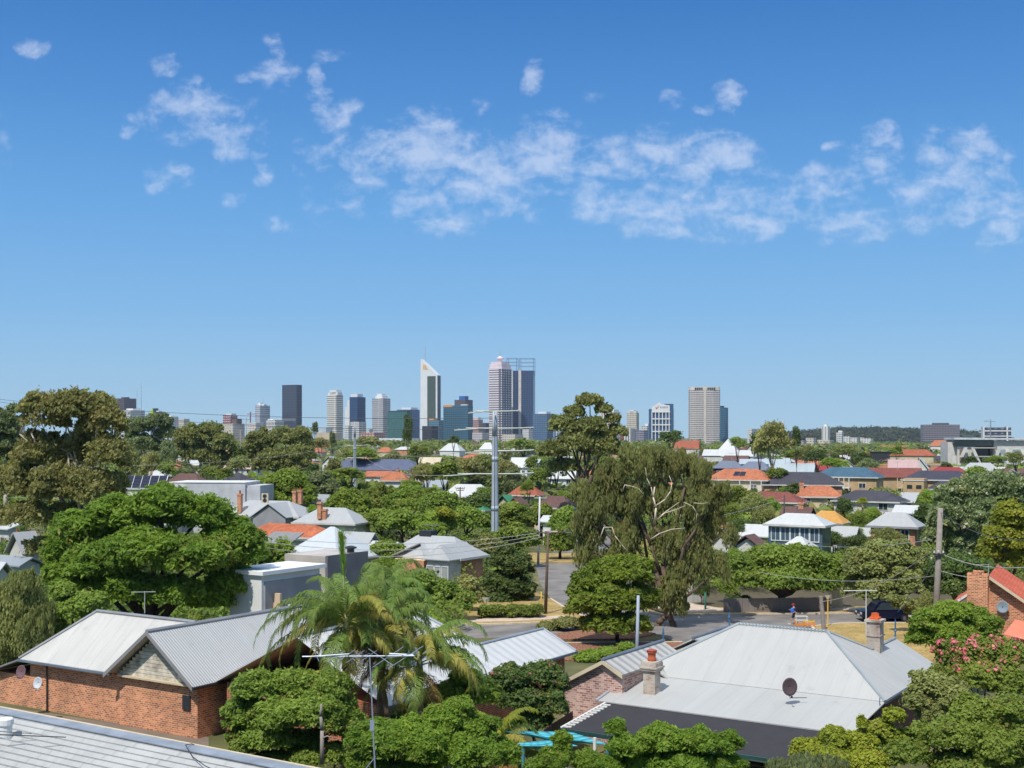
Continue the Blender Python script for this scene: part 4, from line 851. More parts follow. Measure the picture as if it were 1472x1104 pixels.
# right-hand suburb, nearest first
X = []
house('white roofed house on the right with glazed front wall, nearest big white roof', 1106, 1193, 755, 736, 'hip', r_white, m_glassb, 5.6, .6, extra=lambda r, w, d, e, z: [window(r, 'f', w*u, e-1.2, w*.15, 1.6, w, d, m_white, m_glassb) for u in (-.36, -.18, 0, .18, .36)], wins=None)
house('low white sheet roofed annex left of the glazed-front house', 1066, 1127, 771, 752, 'gable', r_white, m_offw, 3.2, .8)
house('white cone-like roofed pavilion below the glazed-front house', 1126, 1172, 787, 771, 'pyr', r_white, m_offw, 3.2, 1.0)
house('pale grey sheet roofed house right of the glazed-front house', 1190, 1236, 776, 754, 'gable', r_pale, m_offw, 3.0, .8)
house('pale grey low roof between the glazed-front house and brick house', 1232, 1262, 771, 757, 'gable', r_pale, m_offw, 3.0, .8)
house('orange brick house with light grey sheet roof on the right', 1251, 1325, 757, 734, 'hip', r_pale, b_orange, 5.4, .7)
house('white sheet roof behind the orange brick house', 1287, 1342, 738, 725, 'gable', r_white, m_offw, 4.5, .7)
house('mustard yellow tiled house', 1162, 1218, 752, 732, 'hip', t_yellow, m_cream, 4.2, .7)
house('lower brown roofed strip house left of the mustard roof', 1126, 1168, 740, 727, 'gable', t_brown, m_cream, 4.5, .5, chim=[(.3, 0, .6)])
house('reddish brown tiled house below the orange roofed balcony house', 1070, 1156, 722, 705, 'hip', t_redb, m_cream, 4.5, .6)
house('bright orange roofed cream house with white annex', 1146, 1208, 714, 696, 'hip', t_orange, m_cream, 5.0, .7, chim=[(-.8, 0, .4)])
house('pale sheet roofed annex in front of the bright orange roof', 1172, 1208, 720, 712, 'shed', r_paleblue, m_cream, 4.0, .5, ov=.3)
house('large charcoal roofed house behind a leafy garden, lower of the charcoal pair', 1203, 1299, 721, 703, 'hip', t_dark, m_offw, 4.6, .65)
house('light grey carport roof beside the charcoal roofed house', 1268, 1321, 722, 708, 'shed', r_pale, m_dark, 3.6, .6)
house('orange tiled two storey house with white balcony and solar panel', 1022, 1109, 690, 672, 'hip', t_orange, m_cream, 6.2, .6, extra=lambda r, w, d, e, z: (solar(r, w, d, e, z, (-.08, .12), 2, (.35, .7)), balcony(r, w, d, e, z)))
house('charcoal roofed house with orange brick wall, upper of the charcoal pair', 1102, 1207, 697, 677, 'hip', t_dark, b_orange, 5.2, .7)
house('teal blue roofed two storey house with white balcony', 1175, 1264, 686, 670, 'hip', t_teal, m_tan, 6.5, .6, extra=lambda r, w, d, e, z: balcony(r, w, d, e, z, u=(-.3, .1)))
house('navy roofed tan house, upper roof', 1303, 1397, 690, 675, 'hip', t_navy, m_tan, 6.4, .6)
house('tan rendered block with two slot windows under the navy roof', 1298, 1334, 690, 685, 'flat', m_tan, m_tan, 6.4, .8, ov=.05, wins=None, extra=lambda r, w, d, e, z: [window(r, 'f', w*u, e-1.6, w*.22, .6, w, d, m_dark) for u in (-.2, .25)])
house('lower navy roofed wing in front of the tan house', 1336, 1382, 703, 690, 'hip', t_navy, m_cream, 4.6, .9)
house('red-brown roofed house between the teal roof and navy roof', 1248, 1318, 686, 671, 'gable', t_redb, m_tan, 6.2, .5, extra=lambda r, w, d, e, z: balcony(r, w, d, e, z, m_cream, u=(.05, .45)))
house('crimson roofed house behind the navy roof', 1337, 1390, 682, 670, 'hip', t_crim, m_cream, 6, .6)
house('large pale grey hip roofed house right of the crimson roof', 1376, 1442, 684, 663, 'hip', r_pale, m_offw, 4.8, .8)
house('pale gabled house at the far right behind the gum trees', 1434, 1476, 690, 674, 'front', r_pale, m_offw, 4.5, .8)
house('orange roof at the far right edge above the flowering gum', 1430, 1474, 698, 684, 'hip', t_terra, m_cream, 4, .7)
house('blue-grey roofed brown house above the orange balcony house, left one', 1026, 1068, 673, 661, 'hip', r_blue, plain('maroon_render', C(120, 60, 58, .7)), 6, .7)
house('blue-grey roofed house with cream side wall, right one of two', 1064, 1108, 675, 662, 'hip', r_blue, m_cream, 6, .7)
house('long pale blue sheet roofed house behind the blue-grey roofs', 1068, 1132, 667, 659, 'gable', r_paleblue, m_offw, 5, .5)
house('pale blue sheet roofed house right of the long pale blue roof', 1108, 1170, 678, 664, 'gable', r_paleblue, m_offw, 5, .7)
house('white steep gabled house with chimneys behind the pale blue roofs', 1200, 1232, 672, 660, 'front', r_white, m_offw, 5, .8)
house('dark red roofed house left of the teal roof', 1160, 1200, 676, 668, 'gable', t_crim, m_cream, 5, .6)
house('pink sheet roofed church-like house', 1278, 1318, 675, 659, 'gable', r_pinks, m_offw, 5.5, .8)
house('white gable end house beside the pink sheet roof', 1306, 1338, 674, 657, 'front', r_white, m_offw, 5.5, .9)
house('peach rendered block left of the pink sheet roof', 1256, 1290, 669, 660, 'flat', m_pink, m_pink, 6, .7, ov=.05)
house('peach blank block left of the large white flats', 1336, 1360, 668, 652, 'flat', m_pink, m_pink, 7.5, .8, ov=.05, wins=None)
house('long cream two storey house with brown-red roof', 1284, 1340, 655, 645, 'hip', t_terra, m_cream, 7, .5)
house('black flat roofed long building', 1248, 1288, 650, 643, 'flat', m_dark, m_dark, 7, .6, wins=None)
house('red roofed white house in front of the slab hotel', 1338, 1364, 641, 632, 'hip', t_orange, m_white, 9, .7)
house('white steep pointed roof house right of the cream banded tower', 1028, 1066, 650, 631, 'pyr', r_white, m_offw, 6, 1)
house('white low annex before the steep pointed white roof', 1012, 1042, 655, 645, 'gable', r_white, m_offw, 6, .7)
house('white low house right of the steep pointed white roof', 1040, 1082, 656, 646, 'gable', r_white, m_offw, 6, .6)
house('red tiled house with white gable below the cream banded tower', 972, 1004, 645, 632, 'gable', t_terra, m_offw, 7.5, .7)
house('red gabled house behind the gum with pale trunk', 1070, 1092, 649, 639, 'front', t_terra, m_offw, 6.5, .8)
house('brown roofed low house below the steep pointed white roof', 1042, 1076, 662, 654, 'gable', t_brown, m_cream, 5, .6)
# centre
house('white hip roofed house with peach walls left of the big steel pole', 640, 708, 714, 694, 'hip', r_white, m_pink, 4.6, .6)
house('green sheet roofed house right of the big steel pole', 714, 742, 724, 711, 'front', r_green, m_cream, 4, .8)
house('second green roof partly sunk in trees left of the big steel pole', 672, 706, 733, 722, 'hip', r_green, m_cream, 3.5, .7)
house('peach gable end house with brown roof right of the big steel pole', 728, 760, 727, 715, 'front', t_brown, m_pink, 4, .8)
house('dull terracotta roofed house in the trees right of the big steel pole', 733, 781, 712, 697, 'hip', t_terra, m_cream, 4, .7)
house('dark brown roofed house behind the white steel street pole', 768, 832, 730, 711, 'hip', t_brown, m_cream, 4.5, .7)
house('long blue slate roofed house with a small dormer, behind the slender steel pole', 479, 608, 676, 658, 'hip', t_slate, m_offw, 4.2, .45)
house('bright orange roofed house below the long blue slate roof, left part', 527, 562, 685, 676, 'gable', t_orange, m_white, 4.4, .6)
house('bright orange roofed house below the long blue slate roof, right part', 549, 588, 691, 676, 'hip', t_orange, m_white, 4.4, .7, chim=[(.2, 0, .4)])
house('brown gabled cream house right of the orange roofs', 586, 618, 684, 668, 'hip', t_brown, m_tan, 5.5, .7, extra=lambda r, w, d, e, z: balcony(r, w, d, e, z))
house('grey flat roofed low house left of the white hip roof', 606, 644, 700, 690, 'shed', r_grey, m_white, 3.6, .7)
house('white gabled cottage left of the long blue slate roof', 462, 490, 667, 656, 'front', r_pale, m_white, 5, .7)
house('orange roof among gum trees at the left end of the blue slate roof', 442, 468, 650, 643, 'hip', t_orange, m_cream, 5, .7)
house('orange roof behind the gum trees, just under the beige hall', 455, 478, 644, 638, 'gable', t_orange, m_cream, 6, .7)
house('orange roofed house left of the tall dark pine', 543, 566, 650, 642, 'hip', t_orange, m_cream, 5, .7)
house('pale gabled house behind the blue slate roof', 527, 551, 646, 638, 'front', r_pale, m_offw, 6, .7)
house('white roofed villa with gablet under the wide teal block', 634, 667, 648, 636, 'hip', r_white, m_white, 6, .8)
house('brown low roofed house right of the white villa', 664, 690, 642, 635, 'hip', t_brown, m_cream, 7, .6)
house('white steep roofed house just behind the big steel pole', 690, 712, 646, 635, 'hip', r_white, m_white, 6, .8)
house('white boxy house right of the big steel pole', 735, 762, 672, 656, 'gable', r_white, m_white, 6, .6)
house('second white boxy house in the trees, with a blue sheet annex', 756, 778, 668, 660, 'shed', r_paleblue, m_white, 6, .7)
house('white sheet roofed house under the tall gum crown', 790, 828, 688, 668, 'gable', r_white, m_white, 5, .7)
house('cream sheet roof in trees below the teal block', 603, 636, 668, 656, 'gable', plain('cream_sheet', C(215, 200, 170, .8)), m_cream, 4.5, .7)
house('orange roof seen through the pale limbed peppermint tree', 936, 966, 706, 692, 'gable', t_orange, m_cream, 4.5, .7)
house('blue-grey roofed cottage seen through the peppermint tree', 836, 872, 748, 735, 'gable', r_blue, m_offw, 4, .7)
house('white cottage roof beside the white steel street pole', 784, 806, 750, 740, 'gable', r_white, m_white, 3.6, .7)
house('white sheet roofed house with orange chimney right of the peppermint tree', 1018, 1072, 782, 758, 'front', r_white, m_offw, 3.4, .8, chim=[(-.2, -.5, .3)])
house('brown roofed cottage with white bargeboard above the round fig tree', 1058, 1098, 784, 768, 'front', t_brown, m_offw, 3.4, .8)
# left
house('chocolate brown hip roof behind the long grey parapet wall, left one', 243, 296, 694, 679, 'hip', t_brown, m_offw, 5.6, .7)
house('dark grey hip roof behind the long grey parapet wall, right one', 310, 374, 698, 679, 'pyr', t_dark, m_offw, 5.6, .8)
house('small white roof with orange chimney behind the solar panel shed', 214, 244, 685, 674, 'hip', r_white, m_offw, 5, .7, chim=[(-.8, 0, .5)])
house('white roof between gum trees on the left skyline', 243, 274, 656, 645, 'gable', r_white, m_offw, 6, .7)
house('cream gable house below the left gum trees', 334, 356, 660, 651, 'front', r_pale, m_cream, 6, .7)
house('reddish roof and white annex left of the large gum', 327, 372, 674, 664, 'gable', r_pinks, m_offw, 5, .5)
house('orange roof glimpsed left of the bronze gum, upper one', 24, 48, 690, 681, 'gable', t_orange, m_cream, 4, .7)
house('red roof glimpsed through the bronze gum', 64, 102, 706, 694, 'gable', t_terra, m_cream, 4, .7)
house('grey roof glimpsed at the far left above the orange roof', 20, 50, 674, 664, 'hip', r_grey, m_offw, 5, .7)
house('white flat carport roof at the left edge', -10, 32, 760, 752, 'shed', r_white, m_offw, 3.4, .6)
house('pale grey gabled cottage at the left edge, below the bronze gum', 8, 62, 795, 764, 'front', r_pale, m_offw, 3.2, .8, chim=[(-.8, -.2, -.3)])
house('grey sheet roofed long cottage at the left edge', -20, 66, 812, 799, 'gable', r_grey, m_offw, 3.2, .5)
house('white sheet roof at the left edge, nearest to the olive bush', -60, 30, 836, 806, 'gable', r_white, m_offw, 3.2, .6)
house('white annex beside the grey capped pyramid roof', 506, 540, 782, 763, 'gable', r_pale, m_offw, 3.6, .6)
house('low white sheet roof between pyramid roof and bay window house', 532, 578, 788, 777, 'gable', r_white, m_offw, 3.4, .6)
house('grey outbuilding with steep roof left of the street trees', 455, 474, 724, 709, 'gable', r_grey, m_offw, 5, .6)
# long parapet building
def longwall():
    d = 205; k = d/F; p0 = A(243, 694, d+6); root = empty('hall', (A(308, 700, d).x, d, 0), R(-6)); tag(root, 'long pale grey parapet walled hall on the left', 'building')
    z = H-(694-HY)*k; b = MB(); b.box(-7.5, 5.2, 0, 8, 0, z); b.box(5.2, 7.6, .4, 8, 0, z-.45); b.build('wall', m_greyw if False else plain('pale_grey_render', C(205, 206, 208, .8), .85), root)
    b = MB(); b.box(-7.6, 5.3, -.1, 8.1, z, z+.12); b.build('parapet_cap', m_white, root); KEEP.append((243, 373, 690, 722, d))
    root = empty('shed', (A(206, 690, 200).x, 200, 0), R(-6)); tag(root, 'white sheet roofed shed carrying the tilted solar array', 'shed')
    z = H-(704-HY)/F*200; b = MB(); b.box(-3.6, 4.2, .2, 6, 0, z); b.build('wall', m_offw, root); b = MB(); b.box(-3.8, 4.4, 0, 6.2, z, z+.25); b.build('roof', r_white, root)
    ar = empty('solar_array', (root.location.x-.2, 200.6, z+.25), R(-6)); tag(ar, 'tilted array of dark solar panels on the white shed', 'solar panels')
    m = plain('solar_cells', C(38, 44, 70, .8), .15, .2)
    for i in range(5):
        for j in range(4):
            b = MB(); x = -3.3+i*1.38; t0, t1 = j/4, (j+.9)/4; b.slab([(x, t0*1.4, t0*1.9+.1), (x+1.3, t0*1.4, t0*1.9+.1), (x+1.3, t1*1.4, t1*1.9+.1), (x, t1*1.4, t1*1.9+.1)], .05); b.build('solar_panel', m, ar)
    b = MB()
    for i in range(6): x = -3.34+i*1.38; b.slab([(x-.04, 0, .06), (x+.06, 0, .06), (x+.06, 1.42, 1.98), (x-.04, 1.42, 1.98)], .05); b.box(x-.03, x+.05, 1.36, 1.42, 0, 1.9)
    b.build('rack', m_white, ar); KEEP.append((176, 245, 680, 712, 200))
longwall()
# heritage villa with banded chimneys
def villa():
    root = house('heritage villa with grey-white roofs, banded chimneys and front gable', 322, 452, 742, 717, 'hip', r_pale, m_offw, 4.2, .62, wins=None, yaw=R(-20))
    w, dp, ez, zr = root['_w'], root['_d'], root['_z'], root['_r']
    def frontgable(xc, gw, pr, zt, mat=r_pale):
        b = MB(); b.slab([(xc-gw/2, -dp/2-pr, ez), (xc, -dp/2-pr, zt), (xc, 0, zt), (xc-gw/2, 0, ez)], .12); b.slab([(xc, -dp/2-pr, zt), (xc+gw/2, -dp/2-pr, ez), (xc+gw/2, 0, ez), (xc, 0, zt)], .12); b.build('gable_roof', mat, root)
        b = MB(); b.poly([(xc-gw/2+.4, -dp/2-pr+.3, ez-.05), (xc+gw/2-.4, -dp/2-pr+.3, ez-.05), (xc, -dp/2-pr+.3, zt-.25)]); b.box(xc-gw/2+.4, xc+gw/2-.4, -dp/2-pr+.3, -dp/2, 0, ez-.05); b.build('gable_wall', m_greyw, root)
    frontgable(w*.24, w*.46, 2.5, zr-.1)
    for i, (px, y0, y1, dd) in enumerate(((345, 710, 735, 0), (432, 705, 722, 4), (424, 706, 720, 5))):
        q = root.matrix_basis.inverted() @ A(px, y1, root.location.y-2+dd); chimney(root, q.x, q.y, q.z-.3, A(px, y0, root.location.y-2+dd).z, .62)
    aircon(A(381, 723, root.location.y-3), 'cream double fan air conditioner on the heritage villa roof', 0, 1.15)
    r2 = house('grey-white roofed wing of the heritage villa with two chimneys', 430, 528, 752, 727, 'hip', r_pale, m_offw, 4.0, .7, wins=None, yaw=R(-20))
    for px, y0, y1 in ((460, 722, 742), (467, 732, 745)):
        q = r2.matrix_basis.inverted() @ A(px, y1, r2.location.y-2); chimney(r2, q.x, q.y, q.z-.4, A(px, y0, r2.location.y-2).z, .62, pot=False)
    r3 = house('flat mottled terracotta tiled roof in front of the heritage villa', 356, 484, 772, 751, 'hip', t_old, m_offw, 3.4, .42, wins=None)
    house('weathered grey corrugated lean-to in front of the mottled terracotta roof', 366, 436, 787, 766, 'shed', corr('weathered_sheet', C(150, 150, 150, .75), .2, .5, .6, .4), m_offw, 3.0, .7, ov=.2, wins=None)
    house('wide white capped pyramid roofed house in front of the terracotta roof', 404, 552, 803, 757, 'pyr', corr('pyramid_sheet', C(205, 211, 215, .82), .25, .4), m_offw, 3.4, 1.0, chim=[(.38, -.1, -1.0)])
villa()
def bay_house():
    root = house('grey roofed house with a white bay window right of the palms', 548, 706, 801, 770, 'hip', r_pale, b_orange, 3.4, .6, wins=None)
    w, dp, ez, zr = root['_w'], root['_d'], root['_z'], root['_r']
    xc, gw, pr = w*.36, w*.30, 2.2; zt = ez+1.5
    b = MB(); b.slab([(xc-gw/2-.4, -dp/2-pr-.4, ez), (xc, -dp/2-pr+.5, zt), (xc, 1, zt), (xc-gw/2-.4, 1, ez)], .12); b.slab([(xc, -dp/2-pr+.5, zt), (xc+gw/2+.4, -dp/2-pr-.4, ez), (xc+gw/2+.4, 1, ez), (xc, 1, zt)], .12); b.slab([(xc-gw/2-.4, -dp/2-pr-.4, ez+.01), (xc+gw/2+.4, -dp/2-pr-.4, ez+.01), (xc, -dp/2-pr+.55, zt+.01)], .1); b.build('bay_roof', r_pale, root)
    b = MB(); b.box(xc-gw/2, xc+gw/2, -dp/2-pr, -dp/2+.2, 0, ez-.05); b.build('bay_wall', plain('pale_render', C(222, 215, 208, .82)), root)
    for u in (-.3, .02, .32):
        f = MB(); x = xc+gw*u; y = -dp/2-pr; f.box(x-.55, x+.55, y-.09, y+.02, 1.0, 1.08); f.box(x-.55, x+.55, y-.09, y+.02, 2.6, 2.68); f.box(x-.55, x-.47, y-.088, y+.02, 1.08, 2.6); f.box(x+.47, x+.55, y-.088, y+.02, 1.08, 2.6); o = f.build('window', m_white, root)
        f = MB(); f.box(x-.47, x+.47, y-.04, y+.01, 1.08, 2.6); f.build('pane', plain('curtained_glass', C(190, 195, 195, .7), .3), o)
    b = MB(); b.slab([(-w/2+1.2, -dp/2-2, ez-.1), (-w/2+3.8, -dp/2+.6, ez+1.4), (-w/2+3.8, 0, ez+1.4), (-w/2+1.2, 0, ez-.1)], .1); b.slab([(-w/2+3.8, -dp/2+.6, ez+1.4), (-w/2+6.4, -dp/2-2, ez-.1), (-w/2+6.4, 0, ez-.1), (-w/2+3.8, 0, ez+1.4)], .1); b.build('left_gable_roof', r_pale, root)
    b = MB(); b.box(-w/2+1.6, -w/2+6, -dp/2-1.7, -dp/2+.1, 0, ez-.3); b.build('brick_bay', b_orange, root)
    b = MB(); b.box(-2.2, -.6, -.2, 1.0, zr-.2, zr+.5); b.build('rooftop_cooler', m_dark, root)
bay_house()
# white and grey modern house behind the palms
def modern():
    root = empty('house', (A(376, 827, 90.5).x, 90.5, 0), YAW); tag(root, 'modern white and grey flat roofed house behind the palms', 'house'); z = 6.5
    b = MB(); b.box(-3.2, 0, 0, 6.3, 0, z); b.build('white_wall', m_white, root)
    b = MB(); b.box(0, .12, .25, 6.35, 0, z-.5); b.build('grey_wall', m_greyw, root)
    b = MB(); b.box(-3.6, .35, -.25, 6.7, z, z+.28); b.build('roof', plain('white_membrane', C(245, 246, 246, .88), .6, var=.05), root)
    b = MB(); b.box(.12, .75, 1.1, 1.3, 0, z-1.4); b.build('fin_wall', plain('sandstone_fin', C(235, 205, 170, .85)), root)
    b = MB(); b.box(.12, .18, 4.1, 6.25, 0, 3.3); f = b.build('sliding_door', m_white, root); b = MB(); b.box(.14, .2, 4.2, 5.12, .1, 3.2); b.box(.14, .2, 5.22, 6.15, .1, 3.2); b.build('pane', m_glassb, f)
    b = MB(); b.box(-6, -1.7, 8.9, 13.9, 0, z+.55); b.build('block_wall', plain('light_block', C(200, 192, 182, .8)), root)
    b = MB(); b.box(-1.7, -1.5, 8.95, 14, 0, z+.6); b.build('dark_wall', plain('charcoal_render', C(128, 128, 132, .75)), root)
    b = MB(); b.lathe([(.3, 0), (.3, .35), (.5, .4), (.5, .5), (.2, .6)], (-2.2, 12.6, z+.5), 10); b.build('roof_vent', m_dark, root)
    aircon(root.matrix_basis @ Vector((.6, 2.6, 3.2)), 'white air conditioner against the grey wall of the modern house', YAW+R(90), .75, m_white); KEEP.append((345, 530, 795, 890, 90))
modern()
# big white apartment complex on the right
def flats():
    d = 640; k = d/F; X0 = A(1362, 640, d).x; root = empty('apartment_building', (X0, d, 0), R(-4)); tag(root, 'large off-white modern flats with slanted fins at the right edge', 'building')
    px = lambda p: (p-1362)*k; z = lambda y: H-(y-HY)*k
    b = MB(); b.box(px(1364), px(1376), 2, 16, 0, z(635.5)); b.box(px(1376), px(1400), 0, 16, 0, z(642)); b.box(px(1427), px(1500), 0, 16, 0, z(634)); b.box(px(1400)+.01, px(1427)-.01, 5, 16, 0, z(637)); b.build('wall', m_offw, root)
    b = MB(); b.box(px(1372), px(1426), .5, 15, z(641.5), z(631)); b.build('penthouse_glazing', plain('dark_glazing', C(105, 118, 115, .7), .15), root)
    b = MB(); b.slab([(px(1369), -3, z(629)), (px(1428), -3, z(629.4)), (px(1428), 16, z(629.4)), (px(1369), 16, z(629))], 1.0); b.box(px(1428)+.02, px(1500), -2, 16, z(632), z(629.8)); b.build('roof', plain('pale_metal_roof', C(215, 222, 226, .85), .5), root)
    for (a, c, y0, y1) in ((1378, 1384, 657, 643), (1393, 1404, 643, 668), (1424, 1430, 668, 643)):
        b = MB(); p0, p1 = px(a), px(c); b.poly([(p0, -2.4, z(y0)), (p0+1.6, -2.4, z(y0)), (p1+1.6, -2.4, z(y1)), (p1, -2.4, z(y1))]); b.poly([(p1, -1.6, z(y1)), (p1+1.6, -1.6, z(y1)), (p0+1.6, -1.6, z(y0)), (p0, -1.6, z(y0))]); b.poly([(p0, -2.4, z(y0)), (p1, -2.4, z(y1)), (p1, -1.6, z(y1)), (p0, -1.6, z(y0))]); b.poly([(p0+1.6, -1.6, z(y0)), (p1+1.6, -1.6, z(y1)), (p1+1.6, -2.4, z(y1)), (p0+1.6, -2.4, z(y0))]); b.build('slanted_fin', m_offw, root)
    for y in (643, 655.5):
        b = MB(); b.box(px(1396), px(1428), -2.5, 5, z(y)-.5, z(y)); b.build('balcony_slab', m_concrete, root)
        b = MB(); b.box(px(1400), px(1426), 4.6, 4.95, z(y)-4.2, z(y)-.6); b.build('balcony_glazing', m_glass, root)
    for a, c in ((1436, 1448), (1453, 1469)):
        for y in (649, 662):
            f = MB(); f.box(px(a)-.2, px(c)+.2, -.12, .02, z(y+4)-.2, z(y-3)+.2); o = f.build('window', m_white, root); f = MB(); f.box(px(a), px(c)-1.6, -.16, -.05, z(y+4), z(y-3)); f.build('pane', plain('sky_glass', C(170, 190, 195, .7), .1), o)
    for a, c in ((1379, 1386),):
        for y in (650, 661): f = MB(); f.box(px(a), px(c), -.15, .02, z(y+4), z(y-4)); f.build('louvre_screen', plain('brown_screen', C(150, 125, 105, .75)), root)
    KEEP.append((1362, 1472, 628, 665, d))
flats()
# ---------------- foreground roofs ----------------
def dish_obj(root, rx, rz, depth, mat, tilt=0.0):
    b = MB(); n = 28; rings = [(.04, 0), (.3, .09), (.55, .30), (.8, .64), (1, 1)]
    for t, q in rings:
        for i in range(n): a = 2*math.pi*i/n; b.v.append((rx*t*math.cos(a), depth*(1-q)+tilt*rz*t*math.sin(a), rz*t*math.sin(a)))
    for j in range(len(rings)-1):
        for i in range(n): i2 = (i+1) % n; b.f.append([j*n+i, j*n+i2, (j+1)*n+i2, (j+1)*n+i]); b.m.append(0)
    b.f.append(list(range(n))); b.m.append(0); o = b.build('dish', mat, root, True); md = o.modifiers.new('t', 'SOLIDIFY'); md.thickness = .018; return o
def gutter(root, p0, p1, mat, r=.07, name='gutter'):
    b = MB(); b.tube(p0, p1, r, r, 6); return b.build(name, mat, root)
cap_grey = plain('ridge_cap_grey', C(170, 176, 182, .8), .5)
m_finial = plain('blue_finial', C(70, 115, 150, .8), .5)
gal = corr('painted_grey_sheet', C(206, 206, 202, .66), .12, .10, .62, .2, seam=.76, ribw=.02)
# A: the large hip roofed house at lower right
def house_right():
    C0 = Vector((18.6, 62.4, 0)); root = empty('house', C0, YAW); tag(root, 'large hip roofed house with pale grey painted roof and two chimneys at lower right', 'house')
    ze, zr = 3.3, 5.84
    b = MB(); b.box(-13.6, -.5, -.2, 8.4, 0, 3.22); b.box(-4.7, -.5, 8.4, 10.6, 0, 3.22); b.build('wall', b_dark, root)
    b = MB(); Ar, Br = (-9.6, 4.45, zr), (-4.45, 4.45, zr); L0, L1 = (-14.05, 0, ze), (-14.05, 8.9, ze); Cc, Eb, D, P = (0, 0, ze), (0, 11, ze), (-2.55, 11, 4.76), (-2.55, 6.35, 4.76)
    b.poly([L0, Cc, Br, Ar]); b.poly([Cc, Eb, D, P, Br]); b.poly([L1, L0, Ar]); b.poly([(-5.1, 8.9, ze), L1, Ar, Br, P]); b.poly([(-5.1, 11, ze), (-5.1, 8.9, ze), P, D])
    b.poly([(0, 0, ze-.1), (0, 11, ze-.1), Eb, Cc]); b.build('roof', gal, root)
    b = MB()
    for p, q in ((Ar, Br), (Br, Cc), (Ar, L0), (Br, P), (P, D)): b.tube((p[0], p[1], p[2]+.02), (q[0], q[1], q[2]+.02), .085, .085, 6)
    b.build('ridge_capping', plain('capping_pale', C(186, 196, 200, .62), .6), root)
    b = MB()
    for i in range(26): x = -9.5+i*.2; b.box(x-.03, x+.03, 4.33, 4.57, zr-.06, zr+.11)
    b.build('ridge_scallops', plain('capping_pale', 0), root)
    b = MB(); b.slab([(-13.9, -4.6, 2.62), (-.2, -4.75, 2.62), (0, 0, ze-.012), (-14.05, 0, ze-.012)], .06); b.build('veranda_roof', gal, root)
    b = MB(); b.slab([(-14.05, -.05, 3.35), (-13.9, -4.65, 2.68), (-13.75, -4.65, 2.68), (-13.9, -.05, 3.35)], .1); b.build('barge_flashing', cap_grey, root)
    # black shade roof with white battens
    b = MB(); b.slab([(-12.95, -9.3, 2.18), (1.0, -9.3, 2.18), (.6, -4.72, 2.56), (-12.95, -4.72, 2.56)], .05); b.build('black_shade_roof', plain('black_shade_cloth', C(60, 58, 62, .75), .95, var=.12, sc=1.5), root)
    b = MB()
    for i in range(12): y = -5.0-i*.37; b.box(-13.25, -12.8, y-.06, y+.06, 2.53+(y+4.72)*.083, 2.6+(y+4.72)*.083)
    b.slab([(-13.3, -9.3, 2.22), (-13.2, -9.3, 2.22), (-13.2, -4.7, 2.62), (-13.3, -4.7, 2.62)], .08); b.build('battens', m_white, root)
    b = MB(); b.box(-13.1, 1.1, -9.42, -9.3, 1.95, 2.13); b.build('fascia', m_white, root)
    b = MB(); b.box(-13.2, 1.1, -9.56, -9.42, 2.06, 2.2); b.build('gutter', plain('dark_green_gutter', C(45, 80, 75, .8), .5), root)
    b = MB()
    for x in (-12.9, -9.4, -6, -2.5, .8): b.box(x-.07, x+.07, -9.4, -9.26, 0, 1.95)
    b.build('veranda_posts', m_white, root)
    b = MB(); b.slab([(-.04, -.1, ze+.03), (.1, -.1, ze+.03), (.1, 11.1, ze+.03), (-.04, 11.1, ze+.03)], .12); b.build('gutter', plain('dark_slate_gutter', C(75, 85, 95, .8), .5), root)
    for (x, y, z) in ((-2.55, 11, 4.8),): 
        b = MB(); b.lathe([(.06, 0), (.04, .3), (.1, .38), (.04, .48), (.05, .8), (.01, 1.1)], (x, y, z), 8); b.build('finial', m_finial, root)
    b = MB(); b.tube((-.1, -.6, 2.5), (-.1, -.6, 3.6), .035, .02, 6); b.build('finial', m_finial, root)
    # chimneys
    q = root.matrix_basis.inverted() @ A(937, 1018, 66.5); z0, z1 = q.z, A(937, 950, 66.5).z; w = .68
    b = MB(); b.box(q.x-w/2, q.x+w/2, q.y-w/2, q.y+w/2, z0-.8, z1-.55); k = 0
    for (e, a, c) in ((.06, -.55, -.47), (.12, -.47, -.36), (.17, -.36, -.28), (.10, -.28, -.06), (.06, -.06, 0)): b.box(q.x-w/2-e, q.x+w/2+e, q.y-w/2-e, q.y+w/2+e, z1+a, z1+c)
    o = b.build('chimney', b_old, root); b = MB(); b.lathe([(.2, 0), (.25, .1), (.2, .18), (.22, .42), (.28, .46), (.26, .52), (.16, .53)], (q.x, q.y, z1), 14); b.build('chimney_pot', plain('terracotta_pot', C(200, 100, 62, .8), .8), o, True)
    b = MB(); b.lathe([(.22, 0), (.30, .05), (.24, .09), (.1, .11)], (q.x, q.y, z1+.5), 14); b.build('pot_cap', plain('pot_cap_red', C(178, 78, 66, .8), .8), o, True)
    q = root.matrix_basis.inverted() @ A(1258, 946, 69.6); z0, z1 = q.z, A(1258, 890, 69.6).z; w = .74
    b = MB(); b.box(q.x-w/2, q.x+w/2, q.y-w/2, q.y+w/2, z0-.9, z1-.12); b.box(q.x-w/2-.05, q.x+w/2+.05, q.y-w/2-.05, q.y+w/2+.05, z0+1.25, z0+1.33); b.box(q.x-w/2-.1, q.x+w/2+.1, q.y-w/2-.1, q.y+w/2+.1, z1-.12, z1)
    o = b.build('chimney', brick('chimney_render', C(190, 165, 150, .8), C(150, 120, 108, .8), C(185, 175, 160, .8), .3, .16, pale=.7), root)
    b = MB(); b.box(q.x-.26, q.x+.26, q.y-.26, q.y+.26, z1, z1+.12); b.lathe([(.24, .1), (.2, .3), (.22, .34)], (q.x, q.y, z1), 4); b.build('chimney_pot', plain('orange_pot', C(238, 110, 50, .85), .8), o)
